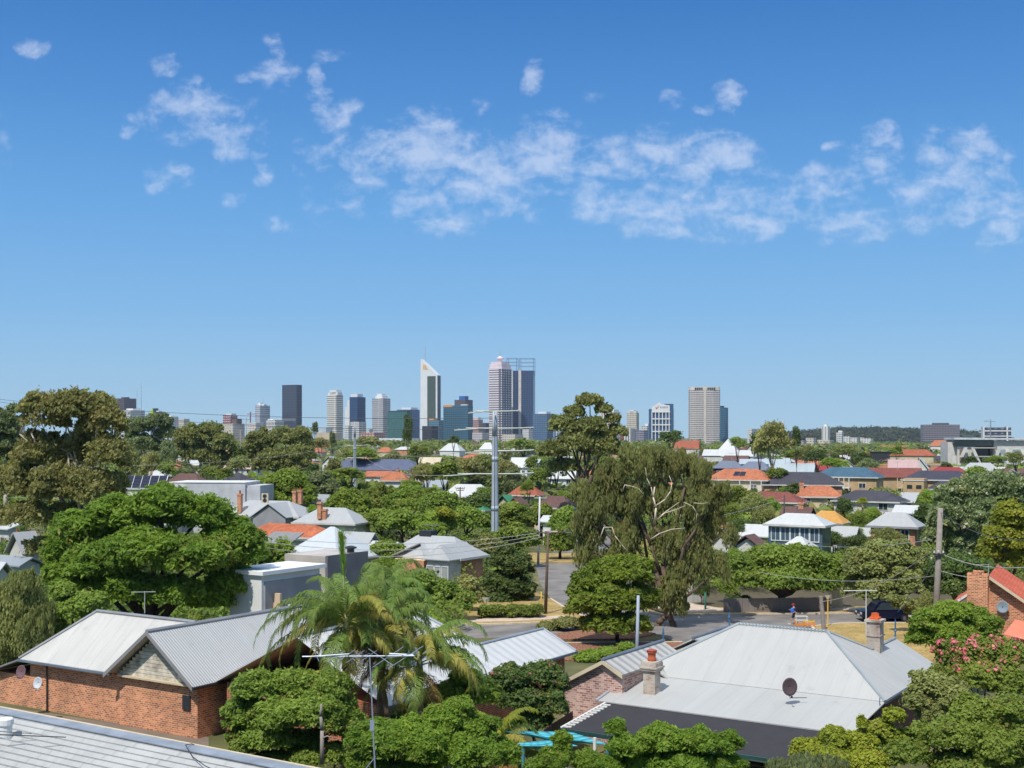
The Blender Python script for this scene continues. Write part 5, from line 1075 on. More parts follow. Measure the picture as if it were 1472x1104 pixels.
    for (fx, fy, lz) in ((q.x, q.y, 0),):
        b = MB(); b.box(fx-.55, fx+.55, fy-.52, fy-.40, z0-.35, z0-.05); b.build('flashing', m_steel, root)
    # satellite dish standing on the roof
    dp_ = A(1135, 987, 62.9); r2 = empty('satellite_dish', dp_, 0); tag(r2, 'dark brown satellite dish standing on the pale grey roof', 'satellite dish')
    prof = [(.02, 0)] + [(.38*t, .09*t*t) for t in (.25, .5, .75, 1)]; b = MB(); n = 24; kk = len(b.v)
    for r_, z in prof:
        for i in range(n): a = 2*math.pi*i/n; b.v.append((r_*math.cos(a), -.05-z*0+(.09-z), r_*1.22*math.sin(a)))
    for j in range(len(prof)-1):
        for i in range(n): i2 = (i+1) % n; b.f.append([kk+j*n+i, kk+j*n+i2, kk+(j+1)*n+i2, kk+(j+1)*n+i]); b.m.append(0)
    b.f.append([kk+i for i in range(n)]); b.m.append(0)
    o = b.build('dish', plain('dish_brown', C(92, 74, 78, .8), .6), r2, True); md = o.modifiers.new('t', 'SOLIDIFY'); md.thickness = .02
    b = MB(); b.tube((0, .08, 0), (.05, .25, -.55), .025, .025, 6); b.tube((0, 0, -.4), (0, -.45, -.42), .018, .018, 5); b.tube((.05, .25, -.62), (.9, .15, -.28-.3), .02, .02, 5); b.box(-.05, .05, -.5, -.42, -.47, -.38); b.build('arm', m_dark, r2)
    KEEP.append((850, 1345, 880, 1075, 60)); return root
hr = house_right()
# B: the gabled wing of mottled pink brick with fluted roof beside it
def brick_wing():
    C0 = Vector((18.6, 62.4, 0)); root = empty('house', C0, YAW); tag(root, 'mottled pink brick gabled house with fluted grey roof left of the big pale roof', 'house')
    gx, zr, ze = -14.1, 4.54, 3.0; fl = corr('fluted_grey_sheet', C(192, 190, 184, .78), .76, .6, .5, .3, ribw=.1)
    b = MB(); b.slab([(-16.95, -3.45, ze-.03), (gx, -3.45, zr), (gx, 4.0, zr), (-16.95, 4.0, ze-.03)], .08); b.build('roof', fl, root)
    b = MB(); b.slab([(gx, -3.45, zr), (-12.9, -3.45, zr-.66), (-12.9, -.2, zr-.66), (gx, -.2, zr)], .08); b.slab([(gx, -.2, zr), (-11.5, -.2, 3.1), (-11.5, 4, 3.1), (gx, 4, zr)], .08); b.build('roof', fl, root)
    b = MB(); b.tube((gx, -3.5, zr+.04), (gx, 4.1, zr+.04), .09, .09, 6); b.build('ridge_capping', plain('slate_capping', C(120, 132, 145, .8), .5), root)
    b = MB(); b.poly([(-16.7, -3.2, 0), (-13.05, -3.2, 0), (-13.05, -3.2, zr-.75), (gx, -3.2, zr-.12), (-16.7, -3.2, ze-.05)]); b.box(-16.7, -16.5, -3.19, 3.8, 0, ze-.1); b.box(-13.25, -13.05, -3.19, 0, 0, zr-.8); b.build('wall', b_pink, root)
    b = MB()
    for s0, s1 in (((-16.98, ze-.06), (gx, zr-.02)), ((gx, zr-.02), (-12.9, zr-.68))):
        b.poly([(s0[0], -3.5, s0[1]-.2), (s1[0], -3.5, s1[1]-.2), (s1[0], -3.5, s1[1]+.02), (s0[0], -3.5, s0[1]+.02)]); b.poly([(s0[0], -3.44, s0[1]+.02), (s1[0], -3.44, s1[1]+.02), (s1[0], -3.44, s1[1]-.2), (s0[0], -3.44, s0[1]-.2)]); b.poly([(s0[0], -3.5, s0[1]+.02), (s1[0], -3.5, s1[1]+.02), (s1[0], -3.44, s1[1]+.02), (s0[0], -3.44, s0[1]+.02)]); b.poly([(s0[0], -3.44, s0[1]-.2), (s1[0], -3.44, s1[1]-.2), (s1[0], -3.5, s1[1]-.2), (s0[0], -3.5, s0[1]-.2)])
    b.build('bargeboard', m_cream, root)
    b = MB(); b.box(-14.1, -13.3, -3.26, -3.1, .6, 1.6); b.build('window', m_dark, root)
    b = MB(); b.lathe([(.05, 0), (.035, .4), (.08, .46), (.02, .8)], (gx, 4.0, zr), 8); b.build('finial', m_finial, root)
    # second small gable behind it
    r2 = empty('house', C0, YAW); tag(r2, 'pale sheet roofed gable wing with blue finial behind the fluted roof', 'house')
    b = MB(); b.slab([(-15.2, 4.9, 3.4), (-12.6, 4.9, 4.7), (-12.6, 10.4, 4.7), (-15.2, 10.4, 3.4)], .08); b.slab([(-12.6, 4.9, 4.7), (-10.0, 9.1, 3.4), (-10.0, 10.4, 3.4), (-12.6, 10.4, 4.7)], .08); b.build('roof', gal, r2)
    b = MB(); b.tube((-12.6, 4.8, 4.74), (-12.6, 10.5, 4.74), .08, .08, 6); b.build('ridge_capping', plain('slate_capping', 0), r2); b = MB(); b.box(-15, -10.3, 9.0, 10.2, 0, 3.3); b.build('wall', b_dark, r2)
    b = MB(); b.lathe([(.05, 0), (.035, .5), (.08, .56), (.02, .9)], (-12.6, 10.3, 4.7), 8); b.build('finial', m_finial, r2)
brick_wing()
# C: the left brick house
def house_left():
    C0 = Vector((-17.0, 67.9, 0)); root = empty('house', C0, YAW); tag(root, 'orange-red brick house with white corrugated roofs and a weatherboard gable at lower left', 'house')
    zr, zr2 = 5.75, 5.68; wh = corr('white_painted_sheet', C(230, 227, 220, .63), 1.15, .12, .65, .30, seam=1.15); cg = corr('zinc_corrugated', C(208, 208, 206, .68), .19, .8, .5, .2, ribw=.2)
    b = MB(); b.slab([(-15.4, 0, 3.0), (-7.1, 0, 3.0), (-3.55, 3.1, zr), (-12.1, 3.1, zr)], .1); b.poly([(-15.4, 0, 3), (-12.1, 3.1, zr), (-15.4, 6.2, 3)]); b.slab([(-3.55, 3.1, zr), (-3.55, 6.2, 3), (-15.4, 6.2, 3), (-12.1, 3.1, zr)], .1); b.build('roof', wh, root)
    b = MB(); b.slab([(-3.55, -.45, zr2), (0, -.45, 3.0), (0, 12, 3.0), (-3.55, 12, zr2)], .08); b.build('roof', cg, root)
    b = MB(); b.slab([(-7.1, -.45, 3.02), (-3.55, -.45, zr2), (-3.55, 12, zr2), (-7.1, 12, 3.02)], .08); b.build('roof', wh, root)
    b = MB(); b.tube((-12.1, 3.1, zr+.05), (-3.5, 3.1, zr+.05), .11, .11, 6); b.tube((-3.55, -.5, zr2+.05), (-3.55, 12.1, zr2+.05), .11, .11, 6); b.tube((-12.1, 3.1, zr+.03), (-15.4, 0, 3.04), .1, .1, 6); b.build('ridge_capping', plain('lead_capping', C(150, 153, 158, .8), .5), root)
    # walls
    b = MB(); b.box(-15.0, -6.7, .5, 5.8, 0, 2.95); b.box(-6.7, -.4, .3, 11.6, 0, 2.95); b.build('wall', b_orange, root)
    b = MB(); n = 11; b.poly([(-6.6, .22, 2.96), (-.5, .22, 2.96), (-3.55, .22, zr2-.35)]); 
    for i in range(n):
        z = 2.98+i*.21; hw = 3.05*(1-(z-2.96)/(zr2-.35-2.96))-.02
        if hw > .1: b.box(-3.55-hw, -3.55+hw, .17+.001*i, .24, z, z+.19)
    b.build('weatherboards', plain('peeling_cream_paint', C(225, 215, 195, .8), .85, var=.5, sc=2.2), root)
    for s0, s1 in (((-7.15, 3.0), (-3.55, zr2+.03)), ((-3.55, zr2+.03), (.05, 3.0))):
        b = MB()
        for y0, y1 in ((-.52, -.46),): b.poly([(s0[0], y0, s0[1]-.22), (s1[0], y0, s1[1]-.22), (s1[0], y0, s1[1]+.03), (s0[0], y0, s0[1]+.03)]); b.poly([(s0[0], y1, s0[1]+.03), (s1[0], y1, s1[1]+.03), (s1[0], y1, s1[1]-.22), (s0[0], y1, s0[1]-.22)]); b.poly([(s0[0], y0, s0[1]+.03), (s1[0], y0, s1[1]+.03), (s1[0], y1, s1[1]+.03), (s0[0], y1, s0[1]+.03)]); b.poly([(s0[0], y1, s0[1]-.22), (s1[0], y1, s1[1]-.22), (s1[0], y0, s1[1]-.22), (s0[0], y0, s0[1]-.22)])
        b.build('bargeboard', plain('grey_bargeboard', C(150, 148, 148, .8)), root)
    b = MB(); b.box(-6.5, -.6, -.05, .3, 2.86, 2.97); b.build('gable_ledge', m_cream, root)
    b = MB(); b.box(-15.45, -7.0, -.12, 0, 2.86, 2.99); b.build('gutter', plain('slate_capping', C(120, 132, 145, .8), .5), root)
    b = MB(); b.box(0, .12, -.45, 12, 2.84, 2.98); b.build('gutter', m_dark, root)
    b = MB(); b.tube((-13.3, .4, 0), (-13.3, .4, 2.9), .05, .05, 6); b.build('downpipe', m_dark, root)
    b = MB(); b.slab([(-15.4, 0, 3.0), (-15.4, 5, 3.05), (-18.8, 5, 1.95), (-18.8, 0, 1.9)], .1); b.build('lean_to_roof', plain('lead_capping', 0), root); b = MB(); b.box(-18.4, -15.0, .5, 4.6, 0, 1.9); b.build('lean_to_wall', b_orange, root)
    b = MB(); b.box(-1.5, -.9, .22, .32, 1.5, 2.3); b.build('wall_vent', m_dark, root)
    for (px, py, rad, lb, col) in ((30, 966, .34, 'brown satellite dish under the left house eave', C(120, 90, 95, .8)), (54, 982, .30, 'pale grey satellite dish against the left brick wall', C(205, 210, 215, .85))):
        p = A(px, py, 73.5 if px < 40 else 72.3); r2 = empty('satellite_dish', p, R(-20)); tag(r2, lb, 'satellite dish'); dish_obj(r2, rad, rad*1.15, .08, plain(lb[:12].strip().replace(' ', '_')+'_paint', col, .75), .25)
        b = MB(); b.tube((0, .08, 0), (0, .5, -.25), .025, .025, 6); b.tube((0, 0, -rad), (0, -.35, -rad*.8), .014, .014, 5); b.build('arm', m_dark, r2)
    KEEP.append((0, 440, 873, 1070, 65))
house_left()
# D: house with ribbed white roof behind the palms
def house_mid():
    C0 = Vector((.65, 73.6, 0)); root = empty('house', C0, YAW); tag(root, 'house with ribbed white sheet roof behind the palm trees', 'house'); rb = corr('ribbed_white_sheet', C(220, 221, 220, .72), .8, .2, .5, .2, seam=.8, ribw=.03)
    b = MB(); b.poly([(0, -13, 3), (0, 6.3, 3), (-2.4, 6.3, 4.2), (-2.4, -1.1, 4.2), (-6, -2.3, 6.0), (-6, -13, 6.0)]); b.poly([(-2.4, 6.3, 4.2), (-4.8, 6.3, 3.0), (-4.8, -.9, 3), (-2.4, -1.1, 4.2)]); b.slab([(-6, -13, 6), (-6, -2.3, 6), (-12, -2.3, 3), (-12, -13, 3)], .08); b.poly([(-6, -2.3, 6), (-2.4, -1.1, 4.2), (-4.8, -.9, 3), (-12, -2.3, 3)]); b.build('roof', rb, root)
    b = MB(); b.tube((-6, -13, 6.04), (-6, -2.3, 6.04), .1, .1, 6); b.tube((-6, -2.3, 6.04), (-2.4, -1.1, 4.24), .09, .09, 6); b.tube((-2.4, -1.1, 4.24), (-2.4, 6.3, 4.24), .08, .08, 6); b.tube((-2.4, 6.3, 4.24), (0, 6.3, 3.04), .07, .07, 6); b.build('ridge_capping', plain('capping_blue_grey', C(160, 172, 184, .8), .5), root)
    b = MB(); b.box(-11.4, -.6, -12.6, -2.8, 0, 2.95); b.box(-4.4, -.6, -2.8, 5.9, 0, 2.95); b.build('wall', b_red, root)
    b = MB(); b.box(-.02, .12, -13, 6.35, 2.86, 3.0); b.build('gutter', plain('slate_capping', 0), root); KEEP.append((560, 850, 865, 1000, 72))
house_mid()
# E: near ribbed sheet roof at the bottom left corner
def near_roof():
    p0, p1 = G(0, 1018, 4.5), G(442, 1104, 4.5); u = (p1-p0).normalized(); ang = math.atan2(u.y, u.x); root = empty('house', (p0.x, p0.y, 0), ang); tag(root, 'near building with ribbed grey sheet roof at the bottom left corner', 'house')
    Ln = (p1-p0).length+7; sh = corr('near_ribbed_sheet', C(198, 199, 196, .72), 3.0, .1, .6, .35, seam=2.5); b = MB()
    sl = -.10; n = 30; pitch = .50                     # ribs run parallel to the far edge; the sheets fall gently towards the camera
    for i in range(n):
        y0 = -.55-i*pitch; zz = lambda y: 4.42+(y+.55)*(-sl)*1.0
        b.poly([(-4, y0, zz(y0)), (-4, y0-.20, zz(y0-.20)), (Ln, y0-.20, zz(y0-.20)), (Ln, y0, zz(y0))]); b.poly([(-4, y0-.20, zz(y0-.20)), (-4, y0-.235, zz(y0-.235)+.10), (Ln, y0-.235, zz(y0-.235)+.10), (Ln, y0-.20, zz(y0-.20))])
        b.poly([(-4, y0-.235, zz(y0-.235)+.10), (-4, y0-.295, zz(y0-.295)+.10), (Ln, y0-.33, zz(y0-.33)+.10), (Ln, y0-.235, zz(y0-.235)+.05)]); b.poly([(-4, y0-.33, zz(y0-.33)+.10), (-4, y0-pitch, zz(y0-pitch)), (Ln, y0-pitch, zz(y0-pitch)), (Ln, y0-.33, zz(y0-.33)+.10)])
    b.build('roof', sh, root)
    b = MB(); b.slab([(-4, -.62, 4.5), (Ln, -.62, 4.5), (Ln, 0, 4.56), (-4, 0, 4.56)], .04); b.build('edge_flashing', plain('flashing_grey', C(150, 158, 168, .8), .5, var=.25, sc=1.2), root)
    b = MB(); b.box(-4, Ln, -.04, .06, 4.42, 4.575); b.build('edge_trim', m_cream, root)
    b = MB(); b.box(-3.8, Ln-.3, -15.6, -.2, 0, 2.9); b.box(-3.8, Ln-.3, -.5, -.2, 2.9, 4.45); b.build('wall', b_dark, root)
    q = root.matrix_basis.inverted() @ G(8, 1052, 4.5); b = MB(); b.lathe([(.26, -.3), (.26, .35), (.32, .4), (.32, .62), (.28, .66)], (q.x, q.y, 4.4), 14); b.build('vent_pipe', m_white, root)
    r2 = empty('roof_pole', root.matrix_basis @ Vector((q.x+.3, q.y-1.6, 4.3)), ang); tag(r2, 'dark antenna pole lying over the near ribbed roof at the left edge', 'pole')
    b = MB(); b.tube((-3, -.4, .25), (3.4, 1.7, .45), .03, .02, 6); b.tube((-2.5, .5, .3), (1.4, 1.6, .35), .015, .015, 5); b.build('rod', m_dark, r2); b = MB(); b.box(-1.6, -.6, -.3, -.1, .05, .15); b.build('bracket', m_dark, r2)
    r3 = empty('cable', root.matrix_basis @ Vector((12.4, -.3, 4.6)), ang); tag(r3, 'thin dark cable looping over the edge of the near ribbed roof', 'cable')
    b = MB(); b.path([(.3, .5, -.2), (-.1, .2, .0), (0, -.2, .05), (.6, -.6, .03), (1.4, -1.1, -.03), (2.6, -1.6, -.08), (4.2, -2.0, -.12)], .018, .018, 5); b.build('wire', m_dark, r3)
    KEEP.append((0, 450, 1015, 1110, 38))
near_roof()
# F: orange brick house at the right edge
def brick_right():
    d = 92; k = d/F; o_ = A(1447, 800, d); root = empty('house', (o_.x, d, 0), R(-25)); tag(root, 'orange brick house with tiled roof and wide chimney at the right edge', 'house'); z = lambda y: H-(y-HY)*k
    zr = z(828); ze = z(893)
    b = MB(); b.slab([(-1.2, -.5, zr), (3.6, -.5, ze), (3.6, 9, ze), (-1.2, 9, zr)], .12); b.build('roof', tile('orange_red_tiles', C(222, 112, 76, .85), C(176, 74, 50, .8), .14), root)
    b = MB(); b.slab([(-4.2, .6, ze+.6), (-1.2, .6, zr-.5), (-1.2, 9, zr-.5), (-4.2, 9, ze+.6)], .12); b.build('rear_roof', MATS['orange_red_tiles'], root)
    b = MB(); b.poly([(-1.6, 0, 0), (3.2, 0, 0), (3.2, 0, ze+.3), (-1.1, 0, zr-.25), (-1.6, 0, zr-.6)]); b.box(-3.6, 3.2, .02, 8.5, 0, ze); b.build('wall', b_orange, root)
    b = MB(); b.poly([(-3.6, .9, ze-1), (-1.7, .9, ze-1), (-1.7, .9, zr-1.2), (-3.6, .9, ze+.3)]); b.build('white_gable_wall', m_white, root)
    b = MB(); b.box(-2.7, -1.25, -.55, .3, 0, z(826)); b.box(-2.3, -1.55, -.45, .2, z(826), z(822)); o = b.build('chimney', b_orange, root)
    b = MB(); b.poly([(-1.15, -.58, zr-.02), (-1.15, -.58, zr-.24), (3.7, -.58, ze-.26), (3.7, -.58, ze-.02)]); b.poly([(-1.15, -.52, zr-.02), (3.7, -.52, ze-.02), (3.7, -.52, ze-.26), (-1.15, -.52, zr-.24)]); b.poly([(-1.15, -.58, zr-.02), (3.7, -.58, ze-.02), (3.7, -.52, ze-.02), (-1.15, -.52, zr-.02)]); b.build('bargeboard', m_cream, root)
    b = MB(); b.poly([(-4.3, .5, ze+.5), (-4.3, .5, ze+.72), (-1.3, .5, zr-.38), (-1.3, .5, zr-.6)]); b.build('bargeboard', m_white, root)
    b = MB(); b.slab([(-.1, -1.6, z(907)), (2.0, -1.7, z(915)), (2.2, -.1, z(898)), (.6, -.05, z(889))], .05); b.build('awning', plain('salmon_awning', C(232, 138, 110, .85), .8), root)
    b = MB(); b.tube((1.0, -1.6, z(911)), (2.4, -.1, z(915)), .04, .04, 6); b.build('awning_arm', m_white, root)
    p = root.matrix_basis @ Vector((-.25, -.35, z(872))); r2 = empty('satellite_dish', p, R(-25)); tag(r2, 'blue-grey satellite dish on the orange brick gable', 'satellite dish'); dish_obj(r2, .42, .44, .08, plain('dish_blue_grey', C(140, 155, 165, .8), .7), .2)
    b = MB(); b.tube((0, 0, 0), (0, .33, -.1), .03, .03, 6); b.tube((0, -.1, -.44), (.05, -.4, -.6), .02, .02, 5); b.build('arm', m_dark, r2); KEEP.append((1385, 1472, 822, 910, d))
brick_right()
# G: turquoise shade sails and white posts of the near garden
def sails():
    tq = plain('turquoise_sail_cloth', C(85, 190, 205, .82), .8, var=.08)
    def sail(label, pts, posts):
        root = empty('shade_sail', (0, 0, 0)); c = sum((A(*p) for p in pts), Vector())/len(pts); root.location = (c.x, c.y, 0); tag(root, label, 'shade sail')
        P = [A(*p)-root.location for p in pts]; n = len(P); b = MB(); N = 6
        if n == 4:
            g = [[(P[0].lerp(P[1], i/N)).lerp(P[3].lerp(P[2], i/N), j/N)-Vector((0, 0, .25*math.sin(math.pi*i/N)*math.sin(math.pi*j/N))) for i in range(N+1)] for j in range(N+1)]
            for j in range(N):
                for i in range(N): b.poly([g[j][i], g[j][i+1], g[j+1][i+1], g[j+1][i]])
        o = b.build('sail', tq, root, True); o.modifiers.new('t', 'SOLIDIFY').thickness = .02
        for p in posts: q = A(*p)-root.location; b = MB(); b.tube((q.x, q.y, 0), (q.x, q.y, q.z+.1), .07, .07, 8); b.build('post', p_ := (m_white if p[0] == 855 else plain('turquoise_post', C(70, 150, 175, .8), .6)), root)
    sail('long turquoise shade sail below the pink brick gable, upper one', [(712, 1050, 57), (800, 1058, 56), (880, 1072, 50.5), (822, 1052, 61)], [(800, 1066, 55), (873, 1072, 51)])
    sail('short turquoise shade sail, lower one', [(738, 1072, 52), (830, 1072, 50), (800, 1062, 56), (745, 1068, 56)], [(752, 1078, 51.8), (855, 1064, 50.5)])
    root = empty('garden_wall', (A(845, 1080, 54).x, 54, 0), YAW); tag(root, 'white garden screen wall behind the turquoise sails', 'wall'); b = MB(); b.box(-2.2, 2.6, 0, .15, 0, 1.5); b.build('panel', m_white, root); b = MB(); b.box(-2.3, 2.7, -.04, .19, 1.5, 1.58); b.build('coping', m_concrete, root)
sails()
# timber fence beside the brick gable
def fence(label, p0, p1, h, mat, bw=.18, name='fence', gap=.02, cat='fence', cap=None):
    d = (p1-p0); L_ = math.hypot(d.x, d.y); root = empty(name, (p0.x, p0.y, 0), math.atan2(d.y, d.x)); tag(root, label, cat); b = MB(); n = max(int(L_/bw), 1)
    for i in range(n): b.box(i*bw, (i+1)*bw-gap, -.012 if i % 2 else 0, .02, 0.05, h+(i*7 % 5)*.006)
    b.build('palings', mat, root); b = MB(); b.box(0, L_, .021, .07, h*.25, h*.25+.08); b.box(0, L_, .021, .07, h*.8, h*.8+.08); b.build('rails', cap or mat, root)
    return root
fence('brown timber paling fence left of the pink brick gable', Vector((1.6, 62.5, 0)), Vector((3.3, 66.8, 0)), 1.9, plain('fence_brown', C(120, 98, 82, .7), .9, sc=3))
fence('pale ribbed steel fence behind the pink flowering bush', G(1385, 935, 0)+Vector((0, 0, 0)), G(1480, 945, 0), 1.4, plain('pale_fence', C(185, 195, 205, .8), .6))
fence('cream panel fence beside the olive round tree, behind the street', G(1196, 876, 0), G(1214, 874, 0), 1.9, m_cream, .3)
fence('white panel fence behind the peppermint tree', G(985, 869, 0), G(1011, 866, 0), 2.0, m_white, .3)
fence('dark garden wall under the round fig tree', G(1040, 882, 0), G(1200, 880, 0), 1.4, plain('shade_wall', C(150, 140, 132, .7)), .6)
# ---------------- poles, wires, street things ----------------
def pole(name, label, px0, y0, px1, y1, r0, r1, mat, d=None, arms=(), cat='power pole', n=10, group=None, armmat=None, yw=0.0):
    """a pole from its foot (px0,y0 on the ground unless d given) to its top (px1,y1); arms: (row, left px, right px, tilt)"""
    if d is None: d = F*H/(y0-HY)
    k = d/F; bx = (px0-CX)*k; root = empty(name, (bx, d, 0)); tag(root, label, cat, group)
    tp = A(px1, y1, d)-root.location; b = MB(); b.tube((0, 0, -.2), tp, r0, r1, n); b.build('shaft', mat, root, n > 8)
    for a in arms:
        y, xl, xr = a[:3]; z = H-(y-HY)*k; f = z/tp.z; xc = tp.x*f; q = MB(); L_, R_ = (xl-CX)*k-bx, (xr-CX)*k-bx; th = a[3] if len(a) > 3 else .06; dz = a[4] if len(a) > 4 else 0
        q.tube((xc, 0, z), (L_, 0, z+dz), th*1.3, th, 6); q.tube((xc, 0, z), (R_, 0, z+dz), th*1.3, th, 6); o = q.build('crossarm', armmat or mat, root)
        q = MB()
        for xx in (L_, (L_+xc)/2, (R_+xc)/2, R_): q.lathe([(.03, 0), (.07, .05), (.04, .1), (.07, .15), (.03, .22)], (xx, 0, z+dz+th*.6), 6)
        q.build('insulators', plain('insulator_grey', C(150, 150, 150, .8)), o)
    return root
# big steel transmission pole
def steel_pole(label, bx, ytop, ybase, d, r0, r1, rows, half, seed):
    k = d/F; root = empty('transmission_pole', ((bx-CX)*k, d, 0)); tag(root, label, 'power pole'); zt = H-(ytop-HY)*k; b = MB(); N = 6
    for i in range(N):
        t0, t1 = i/N, (i+1)/N; b.tube((0, 0, zt*t0), (0, 0, zt*t1), r0+(r1-r0)*t0, r0+(r1-r0)*t1, 12, i == N-1)
    for i in (2, 4): z = zt*i/N; b.tube((0, 0, z-.05), (0, 0, z+.6), (r0+(r1-r0)*i/N)*1.05, (r0+(r1-r0)*i/N)*1.04, 12)
    b.build('shaft', m_steel, root, True)
    b = MB(); b.tube((-.05, -r0*.93, 4), (-.02, -r1*.95, zt), .07, .05, 6); b.build('cable_duct', plain('duct_dark', C(95, 105, 120, .8)), root)
    for i, (y, l, r) in enumerate(rows):
        z = H-(y-HY)*k
        for s, ext in ((-1, l), (1, r)):
            q = MB(); e = s*ext*k; q.tube((0, 0, z), (e*.72, -1.0*0, z+.05), .13, .10, 6); q.tube((e*.4, 0, z), (e, -.8 if s < 0 else .8, z+(-.25 if s < 0 else .15)), .08, .1, 6); q.lathe([(.07, 0), (.16, .03), (.07, .06)], (e*.9, 0, z+.0), 8); q.build('insulator_arm', plain('pale_insulator', C(205, 208, 195, .8), .6), root)
    return root
steel_pole('big grey steel transmission pole rising in front of the skyline', 711.5, 592, 800, 168, .55, .34, ((595, 0, 1), (591.5, 38, 35), (616, 58, 56), (648.5, 42, 56), (681.5, 74, 56)), 0, 1)
steel_pole('slender pale steel transmission pole below the white skyline towers', 510, 611, 705, 330, .52, .26, ((640.5, 15, 17), (658, 15, 17)), 0, 2)
pole('power_pole', 'white steel street pole behind the junction, left of the peppermint', 773.5, 812, 776, 714, .17, .11, plain('white_pole_paint', C(215, 215, 212, .85)), arms=((716, 768, 786, .05),))
pole('power_pole', 'grey power pole with wide crossarm and street lamp at the junction corner', 784, 884, 788, 764, .17, .10, m_darkwood, arms=((766.5, 771, 812, .06, .1),))
r_ = empty('street_lamp', (A(797, 764, 116).x, 116, A(797, 765, 116).z)); tag(r_, 'small street lamp head on the crossarm of the junction corner pole', 'street lamp'); b = MB(); b.box(-.3, .3, -.12, .12, 0, .12); b.build('lamp_head', m_cream, r_); b = MB(); b.tube((-.7, 0, -.08), (-.2, 0, .05), .03, .03, 6); b.build('bracket', m_steel, r_)
pole('power_pole', 'brown timber pole rising from the street trees left of the big steel pole', 661, 760, 661.5, 700, .17, .12, m_darkwood, d=225, arms=((702, 655, 668, .06), (705, 656, 667, .05)))
pole('power_pole', 'thin grey pole in the trees under the orange roofs, left one', 547, 730, 547.5, 684, .15, .1, m_wood, d=290, arms=((686, 541, 554, .05),))
pole('power_pole', 'thin grey pole beside the white wall under the orange roofs, middle one', 577, 735, 577, 686, .15, .1, m_wood, d=280, arms=((688, 570, 584, .05),))
pole('power_pole', 'thin grey pole in the trees right of the brown gabled cream house', 613.5, 735, 613.5, 687, .15, .1, m_wood, d=270, arms=((689, 607, 620, .05),))
pole('power_pole', 'short pale pole in the trees above the bay window house', 575, 790, 575, 745, .12, .09, m_wood, d=190)
pole('power_pole', 'pale timber pole on the skyline left of the slim white spired tower', 345, 650, 345.5, 618, .2, .15, m_wood, d=520, arms=((619.5, 340, 351, .08),))
pole('power_pole', 'taller pale timber pole with crossarm just right of its neighbour', 353.5, 660, 354, 600, .22, .15, m_wood, d=500, arms=((603, 347, 361, .08),))
pole('power_pole', 'pale timber pole among the orange and charcoal roofs', 1162, 715, 1163, 686, .16, .11, m_wood, d=300, arms=((687.5, 1156, 1170, .05),))
pole('power_pole', 'thin green-grey pole above the glazed-front house', 1127, 775, 1127.5, 712, .12, .09, m_dark, d=190)
pole('power_pole', 'large weathered grey timber pole leaning slightly right, on the right side', 1343, 868, 1352, 730, .26, .20, m_wood, d=95, n=12)
def wood_fittings():
    d = 95; k = d/F; root = [o for o in COL.objects if o.get('label') == 'large weathered grey timber pole leaning slightly right, on the right side'][0]; z = lambda y: H-(y-HY)*k; x = lambda p: (p-CX)*k-root.location.x
    b = MB(); b.box(x(1339), x(1356), -.35, -.25, z(797.5), z(795.5)); b.tube((x(1341), -.3, z(796)), (x(1345), -.2, z(803)), .03, .03, 5); b.tube((x(1354), -.3, z(796)), (x(1349), -.2, z(803)), .03, .03, 5); b.box(x(1350), x(1361), -.1, -.04, z(806.5), z(805.5)); b.build('brackets', m_dark, root)
    b = MB()
    for p, y in ((1341, 795), (1347, 794.5), (1354, 795), (1337, 804)): b.lathe([(.04, 0), (.08, .06), (.05, .1), (.08, .15), (.03, .2)], (x(p), -.3, z(y)), 8)
    b.build('insulators', m_offw, root)
    b = MB(); b.box(x(1344), x(1351), -.3, -.2, z(801), z(798)); b.build('fuse_box', m_dark, root)
wood_fittings()
pole('power_pole', 'pale steel light pole between the leafy tree and fluted roof', 914.5, 945, 917.5, 856, .13, .10, plain('pale_blue_pole', C(175, 185, 200, .8)), d=84, cat='pole')
pole('bollard_post', 'short grey timber post beside the yellow sign pole', 1185, 906, 1180, 857, .2, .16, m_wood, d=106, cat='post', n=8)
def sign_pole(label, px, yt, yb, d, w):
    root = empty('road_sign', ((px-CX)*d/F, d, 0)); tag(root, label, 'road sign'); z = lambda y: H-(y-HY)*d/F; b = MB(); b.tube((0, 0, 0), (0, 0, z(yt)-.1), .05, .05, 8); b.build('post', plain('yellow_post', C(245, 200, 70, .88), .6), root)
    b = MB(); h = z(yt); s = w; b.poly([(-s/2, .06, h), (s/2, .06, h), (0, .06, h-s*1.05)]); b.poly([(0, .09, h-s*1.05), (s/2, .09, h), (-s/2, .09, h)]); b.poly([(-s/2, .06, h), (-s/2, .09, h), (s/2, .09, h), (s/2, .06, h)]); b.build('sign_plate', plain('sign_back_metal', C(190, 190, 185, .8), .5), root)
sign_pole('triangular give way sign seen from behind on a yellow post by the hedge', 698.5, 859, 886, 115.5, .75); sign_pole('grey backed sign on a yellow post beside the short grey timber post', 1190, 856, 902, 108.5, .5)
pole('sign_post', 'thin yellow stub post on the golden verge left of the corner power pole', 778, 872, 778, 851, .04, .04, plain('yellow_post', 0), d=121, cat='post')
pole('sign_post', 'thin green street post by the pale corner path under the peppermint tree', 1014, 877, 1014, 852, .1, .1, plain('green_post', C(60, 120, 100, .8)), d=119, cat='post')
